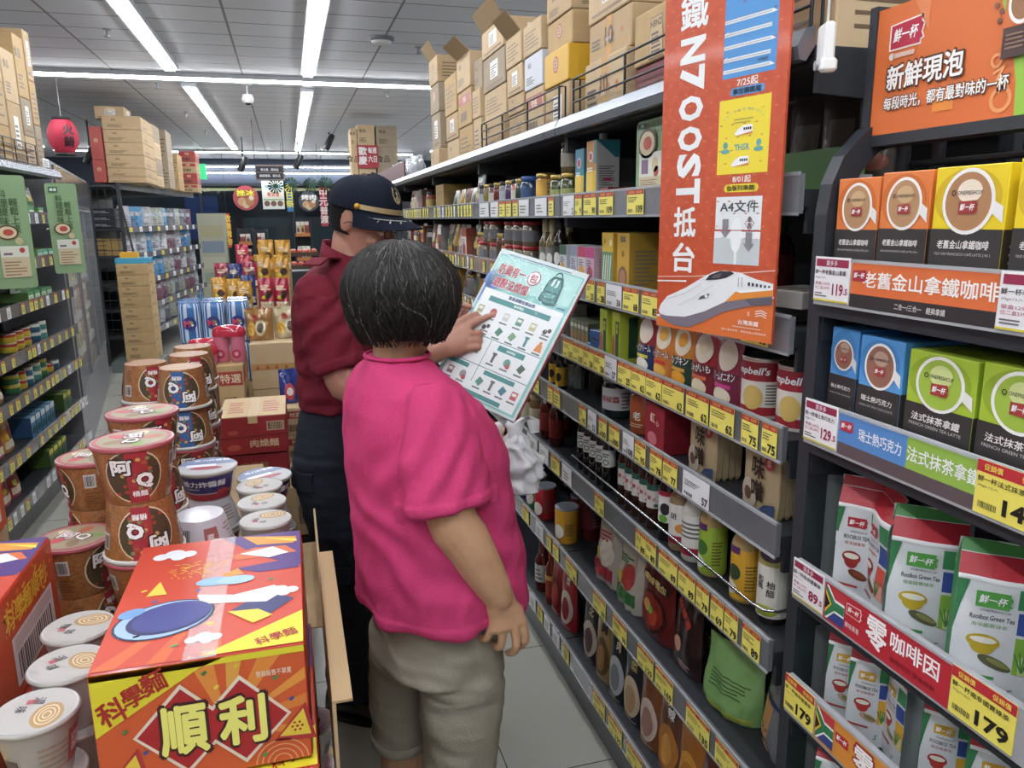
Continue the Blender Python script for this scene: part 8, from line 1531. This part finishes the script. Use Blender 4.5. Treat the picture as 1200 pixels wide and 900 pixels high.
# small kraft cartons beside the officer's leg
zpp = .22
b = MB(); b.box((at(322, 590, 1, 3.35).x, 3.35, 0), (at(362, 590, 1, 3.35).x, 3.75, .215), BLACK); tag(b.build('pallet'), 'black plinth under the kraft cartons beside the officer', 'pallet')
for j, (yt, yb) in enumerate(((540, 570), (511, 540), (478, 511))):
    xa, xb = at(334, 520, 1, 3.35).x, at(362, 520, 1, 3.35).x; zt = at(348, yt, 1, 3.35).z; zt = max(zt, zpp + .06)
    put_carton((xa + xb) / 2, 3.55, zpp, xb - xa, .38, zt - zpp - .002, 'small kraft carton beside the officer, %s' % ['bottom', 'middle', 'top'][j], 'small kraft cartons beside the officer', KR[1], 4, False, side=1); zpp = zt
BFIL = mat('blue_film', '24358a', .2, coat=.6)
KIT.put('bluebag', pouch(.1, .15, .07, BFIL, None, lambda A, w, h: (A.disc(-w * .15, h * .35, w * .22, 'c23a4a', 1, ry=h * .25), A.disc(-w * .15, h * .35, w * .14, 'e8e0e0', 2, ry=h * .12), A.vtext('QQ糖', w * .25, h * .6, h * .1, 'e8e8f4', 2, .03)), seed=77, wr=.01), 'candy_bag', 'shiny blue candy bag standing on the small kraft cartons', 'bag', (at(342, 470, 1, 3.5).x, 3.48, zpp + .001), rz=PI / 2 + .3)
# blue striped multipacks
def bluepack(o):
    w, d, h = .118, .13, .22; m = mat('blue_stripe_film', '2f74c0', .22, coat=.6); b = MB()
    def S(a, t, l=0):
        c, s = math.cos(a), math.sin(a); e = 1 - max(0, (t - .85) / .15) ** 2 * .14 - max(0, (.08 - t) / .08) * .12
        x = math.copysign(abs(c) ** .45, c) * w / 2 * e; y = math.copysign(abs(s) ** .45, s) * d / 2 * e; n = 1 + .03 * noise.noise(V((c * 3, s * 3, t * 6)))
        return V((x * n + c * l * .0012, y * n + s * l * .0012, t * h + (.0 if t < 1 else 0)))
    b.loft([[S(2 * PI * i / 36, t) for i in range(36)] for t in [k / 14 for k in range(15)]], m); b.build('pack', o)
    p = MB(); n = 36
    for i in range(n):
        if i % 2 == 0: p.loft([[S(2 * PI * (i + q) / n, t, 1) for q in (0, .9)] for t in [.02 + .96 * k / 14 for k in range(15)]], C('cfe0f0', .25), caps=False, closed=False)
    A = Art(p, lambda x, y, l: V((x, -d / 2 - .004 - l * .001, y))); A.disc(0, h * .5, w * .3, '23358a', 3, n=20); A.text('M', -w * .1, h * .5, h * .16, 'e04a6a', 4, .05); A.disc(w * .08, h * .52, w * .07, '8ab84a', 4); A.disc(w * .12, h * .46, w * .05, 'e8e8f0', 5); p.build('print', o)
for i, (px, Y, z, w_) in enumerate(((222, 4.4, 1, 'left front'), (250, 4.4, 1, 'middle front'), (279, 4.4, 1, 'right front'), (222, 4.56, 1, 'left back'), (250, 4.56, 1, 'middle back'), (279, 4.56, 1, 'right back'))):
    zt = at(250, 354, 1, 4.4).z
    for j in range(2): KIT.put('bluepack', bluepack, 'drink_multipack', 'blue and white striped multipack, %s, %s layer' % (w_, ['top', 'lower'][j]), 'multipack', (at(px, 380, 1, Y).x, Y + .08, zt - .222 * (j + 1)), rz=0, group='blue striped multipacks')
base_carton(at(208, 400, 1, 4.4).x, at(295, 400, 1, 4.4).x, 4.38, 4.78, .001, at(250, 354, 1, 4.4).z - .446, 'kraft carton under the blue striped multipacks', g=None)
# pink bottles of lotion drink in shrink wrap
PKM = mat('pink_bottle', 'd8708a', .25, coat=.6); PKR = mat('pink_red_film', 'c8203c', .15, coat=.8, bump=.5, bscale=15)
def pinkpack(o):
    b = MB()
    for x in (-.036, .036):
        b.lathe([(.03, 0), (.034, .005), (.034, .05), (.032, .08), (.034, .11), (.032, .125)], PKM, 18, c=(x, 0, 0), sx=1)
    b.build('bottle_pair', o)
    c = MB(); c.loft([ring((0, 0, z), V((1, 0, 0)), a, V((0, 1, 0)), d_, 26, 2.6) for z, a, d_ in ((.118, .073, .04), (.135, .074, .042), (.155, .068, .036), (.165, .05, .03), (.168, .02, .015))], PKR); c.build('red_wrap', o)
    p = MB(); A = Art(p, lambda x, y, l: V((x, -.0355 - l * .0008, y)))
    for x in (-.036, .036): A.ring(x, .04, .012, .02, 'b8203c', 1); A.disc(x, .04, .008, 'e8a0b0', 1)
    p.build('print', o)
for i, (px, py, Y, rz) in enumerate(((236, 421, 3.66, .1), (271, 421, 3.7, -.2), (240, 412, 3.84, .1))):
    q = at(px, py, 1, Y); KIT.put('pinkpack', pinkpack, 'drink_pack', 'pink bottle pack in red shrink wrap, %s' % ['left one', 'right one leaning outward', 'rear one'][i], 'pack', (q.x, Y, (zt95 if i == 1 else zz0 + .17) + .001), rz=rz, group='pink bottle packs')
b = MB(); b.box((at(225, 430, 1, 3.6).x, 3.58, zz0 + .002), (at(256, 430, 1, 3.6).x - .014, 3.98, zz0 + .168), KR[1]); tag(b.build('carton'), 'kraft carton right under the left pink bottle packs', 'carton'); 
# clear cookie bags on the banded carton
def cookiebag(c): return pouch(.145, .17, .1, mat('cookie_film_' + c, c, .12, alpha=.85, coat=.8, bump=.6, bscale=12), None, lambda A, w, h: (A.disc(w * .1, h * .4, w * .2, 'd8d0a8', 1, ry=h * .25), A.disc(w * .1, h * .4, w * .12, '4a3424', 2, ry=h * .15), A.disc(-w * .25, h * .35, w * .15, 'e0a83a', 1, ry=h * .2), A.disc(-w * .1, h * .7, w * .12, 'b8403a', 1, ry=h * .1)), seed=88, wr=.016)
zc = at(320, 402, 1, 4.2).z
for i, (px, c, n) in enumerate(((304, 'b07a3a', 'amber'), (337, 'c8b88a', 'cream'))): KIT.put('cookie' + c, cookiebag(c), 'cookie_bag', '%s tinted bag of cookies on the red banded carton' % n, 'bag', (at(px, 380, 1, 4.35).x, 4.35 + .04 * i, zc + .002), rz=PI / 2 + .2 * (i - 1), group='clear cookie bags')
# farther snacks: red and orange bags in tiers
MID = [('rice_bag', 'gold rice cracker bag', 'd89a24', .138, .3, [(312, 300, 7.6, 'lower left'), (332, 300, 7.62, 'lower right'), (308, 318, 7.4, 'near left'), (330, 318, 7.42, 'near right')]),
       ('snack_bag', 'glossy red snack bag', 'c22440', .12, .26, [(312, 345, 6.4, 'left'), (330, 345, 6.45, 'right'), (284, 302, 8.0, 'far left'), (288, 316, 7.8, 'second far left')]),
       ('snack_bag', 'orange and yellow snack bag', 'd89a2a', .1, .22, [(257, 343, 5.9, 'left'), (275, 345, 5.8, 'middle'), (287, 348, 5.6, 'orange hat one')]),
       ('snack_bag', 'navy snack bag', '26347a', .11, .22, [(276, 325, 6.6, 'upper'), (291, 340, 6.0, 'beside the orange one')]),
       ('snack_bag', 'crimson snack bag', 'a81e3c', .13, .22, [(262, 324, 6.78, 'left of the navy one'), (293, 322, 6.9, 'right of the navy one')])]
for nm, lab, c, w_, h_, L in MID:
    for px, py, Y, pos in L:
        q = at(px, py, 1, Y); base_carton(q.x - w_ / 2, q.x + w_ / 2, Y - .07, Y + .07, .001, q.z - h_ / 2, 'slim display carton under the %s' % lab.replace(' bag', ' bag, ' + pos), g='display cartons in the middle'); o = KIT.put('mid' + c, pouch(w_, h_, .12, mat('mid_' + c, c, .2, coat=.7, bump=.5, bscale=10), None, noodle_art('f0d8b0', '4a2a1a'), seed=int(w_ * 90), wr=.014), nm, '%s in the middle display, %s' % (lab, pos), 'bag', (q.x, Y, q.z - h_ / 2), rz=PI / 2 + .1, group='%ss in the middle display' % lab)
# ================================================================ far wall: posters, signs, fruit stand
YB_ = YF - .03
def board_px(px0, px1, py0, py1, Y, name, label, cat, base, draw, thick=.01, group=None):
    a, c = at(px0, py0, 1, Y), at(px1, py1, 1, Y); w_, h_ = c.x - a.x, a.z - c.z; o = empty(name, ((a.x + c.x) / 2, Y, c.z))
    b = MB(); b.box((-w_ / 2, 0, 0), (w_ / 2, thick, h_), base); b.build('panel', o); p = MB(); A = Art(p, None); A.f = flat((0, -.002, 0), (1, 0, 0), (0, 0, 1)); draw(A, w_, h_); p.build('print', o)
    if Y < 18 and cat == 'banner': c_ = MB(); c_.tube([(0, .005, h_), (0, .005, ZC - c.z)], .004, BLACK, 5); c_.build('cord', o)
    return tag(o, label, cat, group)
def ovsign(A, w, h): A.rect(-w * .46, h * .06, w * .46, h * .9, '22252e', 2); A.text('南北貨．調味品', 0, h * .68, h * .17, 'd8d8dc', 4, .03, w=w * .6); A.text('麵條罐頭．飲料品', 0, h * .28, h * .17, 'd8d8dc', 4, .03, w=w * .7); A.rect(-w * .46, h * .47, w * .46, h * .51, '8a7468', 3)
o = board_px(298, 334, 193, 211, 12, 'hanging_sign', 'dark hanging aisle sign with two lines of white characters', 'sign', '8a7468', ovsign, .03)
b = MB()
for x in (-.2, .2): b.tube([(x, .015, at(316, 193, 1, 12).z - o.location.z), (x, .015, ZC - o.location.z)], .005, BLACK, 6)
b.build('hanger', o)
def rec(A, w, h): A.text('快速包裹', 0, h * .8, h * .12, '3a8aa0', 2, .03, w=w * .7); A.rect(-w * .42, h * .42, w * .42, h * .62, 'f0e0c8', 2); A.text('零負擔', 0, h * .52, h * .16, 'c23a2a', 3, .03, w=w * .55); [A.disc(w * q, h * .2, w * .13, '7a4a34', 2, ry=h * .1) for q in (-.3, 0, .3)]; A.rect(-w * .45, h * .32, w * .45, h * .36, '8ab84a', 2)
board_px(306, 334, 212, 245, YF - .022, 'poster', 'white food poster in the far window with red characters', 'poster', 'e0e4dc', rec)
def blu(A, w, h): A.vtext('夏日祭', 0, h * .92, h * .24, 'f0e03a', 2, .04)
board_px(334.5, 344, 213, 248, YF - .024, 'banner', 'blue banner with yellow characters in the far window', 'banner', '2a7ab8', blu)
def redb(A, w, h): A.vtext('歡樂購物', 0, h * .95, h * .2, 'f4c83a', 2, .04)
board_px(262, 272, 250, 290, 17.5, 'banner', 'orange red vertical banner left of the far displays', 'banner', 'd8421e', redb); board_px(374, 385, 219, 265, 16.5, 'banner', 'red vertical banner just left of the officer cap', 'banner', 'b8303c', lambda A, w, h: A.vtext('中元普渡', 0, h * .95, h * .2, 'f0dcd8', 2, .04))
def disc_sign(px, py, rpx, Y, label, c1, txt, tc):
    q = at(px, py, 1, Y); r = rpx * Y / 900; o = empty('round_sign', tuple(q)); b = MB(); b.lathe([(r, 0), (r, .012)], C(c1), 36, M=Matrix.Rotation(PI / 2, 4, 'X')); b.build('panel', o); p = MB(); A = Art(p, flat((0, -.0125, 0), (1, 0, 0), (0, 0, 1))); A.text(txt, 0, r * .4, r * .5, tc, 3, .05, w=r * 1.4, out=.1, oc='5a1a14'); [A.disc(r * x, r * y, r * s, c, 3 + x) for x, y, s, c in ((-.3, -.3, .35, 'c89a6a'), (.3, -.3, .35, 'b87a4a'), (0, -.55, .3, 'd8b88a'), (.45, .0, .2, 'e0d0b0'))]; p.build('print', o); tag(o, label, 'sign')
disc_sign(288, 232, 13, YF - .014, 'round red food sign hanging in the far window at the left', 'b8404a', '挫冰', 'f0e03a'); disc_sign(362, 236, 11, YF - .014, 'round dark sign with dumplings in the far window', '3a3f4a', '烤肉', 'f4f4f0')
def wreath(px, py, label):
    q = at(px, py, 1, 15.5); o = empty('green_rosette', tuple(q)); b = MB(); GN = mat('rosette_green', '1d4a2a', .5)
    for i, (dx, dz) in enumerate(((-.14, 0), (.14, .02))):
        for k in range(14): a = 2 * PI * k / 14; b.loft([[V((dx + math.cos(a + s) * r_, y, dz + math.sin(a + s) * r_)) for s, y in ((-.15, -.02), (.15, .02), (0, .03))] for r_ in (.03, .09, .14)], GN, smooth=False)
    b.build('leaves', o); c = MB(); [c.lathe([(.02, -.04), (.045, -.02), (.045, .02)], GN, 10, M=Matrix.Translation((dx, 0, dz)) @ Matrix.Rotation(PI / 2, 4, 'X')) for dx, dz in ((-.14, 0), (.14, .02))]; c.build('knot', o)
    t = MB(); t.tube([(0, 0, 0), (0, 0, ZC - q.z)], .004, BLACK, 6); t.build('cord', o); tag(o, label, 'rosette', 'green paper rosettes')
wreath(332, 218, 'pair of dark green rosettes over the blue window banner'); wreath(373, 217, 'pair of dark green rosettes right beside the cap')
b = MB(); q = at(234, 201, 1, 17); EX = mat('exit_green', '1a9a5a', .4, emit='2ad07a', es=1.2); b.box((-.12, 0, -.15), (.12, .03, .15), EX); p = b.build('exit_lamp', None, tuple(q)); t = MB(); t.tube([(0, .015, .15), (0, .015, ZC - q.z)], .006, BLACK, 6); t.build('hanger', p); tag(p, 'green lit exit lamp above the far left run', 'exit sign')
# far stands: grocery racks before the windows
def rack(px0, px1, Y, pyt, label, rows, cols, n):
    xa, xb = at(px0, 280, 1, Y).x, at(px1, 280, 1, Y).x; zt = at((px0 + px1) / 2, pyt, 1, Y).z; o = empty('display_rack', ((xa + xb) / 2, Y, 0)); w_ = xb - xa; b = MB()
    for x in (-w_ / 2, w_ / 2 - .03): b.box((x, 0, 0), (x + .03, .4, zt), MUL)
    b.box((-w_ / 2, .37, 0), (w_ / 2, .4, zt), MUL); b.build('frame', o); tag(o, label, 'rack')
    for i in range(rows):
        z = .3 + (zt - .35) * i / max(1, rows - 1) * .8; s = MB(); s.box((-w_ / 2 + .03, 0, z - .02), (w_ / 2 - .03, .37, z), MUL); s.box((-w_ / 2 + .03, -.012, z - .05), (w_ / 2 - .03, 0, z + .02), 'c87a3a'); s.build('shelf', o)
        for j in range(n):
            c, nm = cols[(i + j) % len(cols)]; ww = (w_ - .1) / n; KIT.put('rk%s%d%d' % (c, n, int(w_ * 100)), box_pack(ww * .9, .2, (zt - .35) / rows * .6, c, c, c, pk('e8e0d0', '6a3a2a')), 'food_pack', '%s pack on the %s, row %s, %s' % (nm, label.split(' ', 1)[1][:34].rsplit(' ', 1)[0], ['one', 'two', 'three', 'four'][i], ['left', 'middle', 'right'][j % 3]), 'pack', ((xa + xb) / 2 - w_ / 2 + .05 + ww * (j + .5), Y + .13, z + .002), rz=PI / 2, group='packs on the far racks')
RKC = [('c8762a', 'orange'), ('8a4a2a', 'brown'), ('d8b86a', 'tan'), ('b83a34', 'red'), ('d8d0c0', 'cream')]
rack(278, 297, 16.2, 268, 'dark display rack of orange packs before the far window', 4, RKC, 2); rack(298, 314, 14.5, 270, 'narrow dark rack of brown packs beside it', 3, RKC[1:], 2); rack(345, 366, 17, 257, 'dark rack with white cards at the right of the window', 3, RKC[2:], 3)
# fruit stand
xa, xb = at(340, 300, 1, 12.5).x, at(374, 300, 1, 12.5).x; zt = at(355, 292, 1, 12.5).z
o = empty('fruit_stand', ((xa + xb) / 2, 12.5, 0)); b = MB(); w_ = xb - xa; b.box((-w_ / 2, 0, 0), (w_ / 2, .7, zt - .35), MUL); b.build('cabinet', o)
for i in range(2): t = MB(); z = zt - .3 + i * .18; t.box((-w_ / 2, i * .3, z), (w_ / 2, .35 + i * .3, z + .02), '4a3424'); t.box((-w_ / 2, i * .3 - .01, z), (w_ / 2, i * .3, z + .06), '4a3424'); t.build('tray', o)
tag(o, 'dark wooden fruit stand with two tiers left of the officer', 'stand'); AP = mat('apple_red', 'c84a34', .3, coat=.4); rnd = random.Random(6)
def apple(o): b = MB(); b.lathe([(.012, .006), (.03, 0), (.045, .02), (.05, .045), (.042, .075), (.02, .088), (.006, .08)], AP, 14); b.build('flesh', o); s = MB(); s.tube([(0, 0, .078), (.004, 0, .1)], .003, '4a3020', 5); s.build('stem', o)
cnt_ = 0
for i in range(2):
    for r_ in range(2):
        for j in range(int(w_ / .105)):
            cnt_ += 1; KIT.put('apple', apple, 'apple', 'red apple on the fruit stand, %s tier, %s row' % (['lower', 'upper'][i], ['front', 'back'][r_]), 'apple', ((xa + xb) / 2 - w_ / 2 + .055 + j * .105, 12.5 + i * .3 + .06 + r_ * .105, zt - .279 + i * .18), rz=j, group='red apples, %s tier, %s row' % (['lower', 'upper'][i], ['front', 'back'][r_]))
# goods on top of the far right shelves
def wrapbag(px, py, Y, label, s=.2): q = at(px, py, 1, Y); KIT.put('wrapbag', pouch(.24, .2, .14, mat('wrap_grey', 'a8aab0', .15, alpha=.7, coat=.7, bump=.6, bscale=14), None, seed=91, wr=.02), 'wrapped_pack', label, 'pack', (.95, Y, RT[7] - .026), rz=.3, group='wrapped packs on the far right top shelf')
for i, Y in enumerate((5.9, 6.2, 6.5, 6.8)): wrapbag(480, 175, Y, 'clear wrapped grey pack on the far right top shelf, %s' % ORD[i].replace('nearest', 'first'))
b = MB(); b.box((.79, 5.4, RT[7] + .001), (.8, 7.7, RT[7] + .1), mat('maroon_strip', '5a1a24', .4)); tag(b.build('shelf_strip'), 'maroon display strip along the far right top shelf', 'strip')
xa, xb = at(417, 170, 1, 11).x, at(466, 170, 1, 11).x; z0 = 2.0
b = MB(); b.box((xa - .15, 10.95, 0), (xb + .2, 11.6, z0 - .002), STEEL); b.box((xa - .15, 10.93, z0 - .06), (xb + .2, 10.95, z0 - .002), RAILM2); tag(b.build('end_rack'), 'dark end rack beyond the officer carrying kraft cartons', 'rack')
for i, (p0, p1, ys) in enumerate(((419, 440, (196, 170, 146)), (441, 466, (196, 172, 147)), (411, 419, (196, 172, 150)))):
    zp = z0; Y = 11
    for j in range(2):
        zt = at((p0 + p1) / 2, ys[j + 1], 1, Y).z; a_, c_ = at(p0, 170, 1, Y).x, at(p1, 170, 1, Y).x; put_carton((a_ + c_) / 2, Y + .22, zp, c_ - a_ - .01, .4, max(.1, zt - zp - .002), 'kraft carton on the far end rack, %s stack, %s' % (['middle', 'right', 'left'][i], ['lower', 'upper'][j]), 'kraft cartons on the far end rack', KR[1 + i % 2], 1, False, side=1); zp = max(zt, zp + .102)
def rd(A, w, h): A.vtext('歡慶', -w * .24, h * .92, h * .36, 'f0e8e4', 2, .04); A.text('每週', w * .22, h * .78, h * .26, 'f0e8e4', 2, .04, w=w * .4); A.text('六日', w * .22, h * .4, h * .28, 'f0e8e4', 2, .04, w=w * .4)
board_px(418, 444, 170, 197, 10.992, 'red_sign', 'red sign with white characters on the far end rack', 'sign', 'b02a34', rd)
xa = at(250, 290, 1, 16).x
b = MB(); b.box((-.25, 0, 0), (.25, .4, at(250, 250, 1, 16).z), 'a8a890'); o = b.build('freezer', None, (xa, 16, 0)); p = MB(); A = Art(p, flat((0, -.001, 0), (1, 0, 0), (0, 0, 1))); [A.rect(-.2, .4 + .3 * k, .2, .62 + .3 * k, c, 1) for k, c in enumerate(('8a9a8a', 'b8b89a', '7a8a9a', 'a8a07a'))]; p.build('door', o); tag(o, 'pale tall cabinet left of the orange red banner', 'cabinet')
# ================================================================ let the shelf goods sit clear of each other, of the shelf ends and of the shelf above
bpy.context.view_layer.update()
def bbox(o):
    ps = [q.matrix_world @ V(c) for q in [o] + list(o.children_recursive) if q.type == 'MESH' for c in q.bound_box]
    return [min(p[i] for p in ps) for i in range(3)], [max(p[i] for p in ps) for i in range(3)]
def settle(levels, clear, xa, xb, ends):
    row = {i: [] for i in range(len(levels))}
    for o in list(COL.objects):
        if o.parent or o.get('category') in (None, 'shelving', 'person', 'poster', 'sign', 'display stand') or o.type != 'EMPTY': continue
        if not (xa < o.location.x < xb and ends[0] < o.location.y < ends[-1]): continue
        lo, hi = bbox(o)
        for i, z in enumerate(levels):
            if abs(lo[2] - z) < .006:
                if hi[2] - z > clear[i]: o.scale.z = clear[i] / (hi[2] - z)
                row[i].append([o, lo, hi])
    for i, L in row.items():
        L.sort(key=lambda e: e[1][1])
        for k, (o, lo, hi) in enumerate(L):
            for _ in range(3):
                d = 0
                for _, l2, h2 in L[:k]:
                    if lo[0] < h2[0] - .001 and l2[0] < hi[0] - .001 and lo[1] < h2[1] + .0015 and hi[1] > l2[1]: d = max(d, h2[1] + .0015 - lo[1])
                for e in ends:
                    if lo[1] + d < e + .014 and hi[1] + d > e - .006: d = e + .015 - lo[1] if e > ends[0] - .01 else d
                if d <= 0: break
                o.location.y += d; lo[1] += d; hi[1] += d
settle(SURF[:7], [RT[i + 1] - .028 - .031 - SURF[i] for i in range(7)], .79, 1.2, YB)
settle([z - .027 for z in LRT[:7]], [LRT[i + 1] - .028 - .03 - LRT[i] + .027 for i in range(7)], -1.8, -1.36, [3.43, 4.5, 5.57])
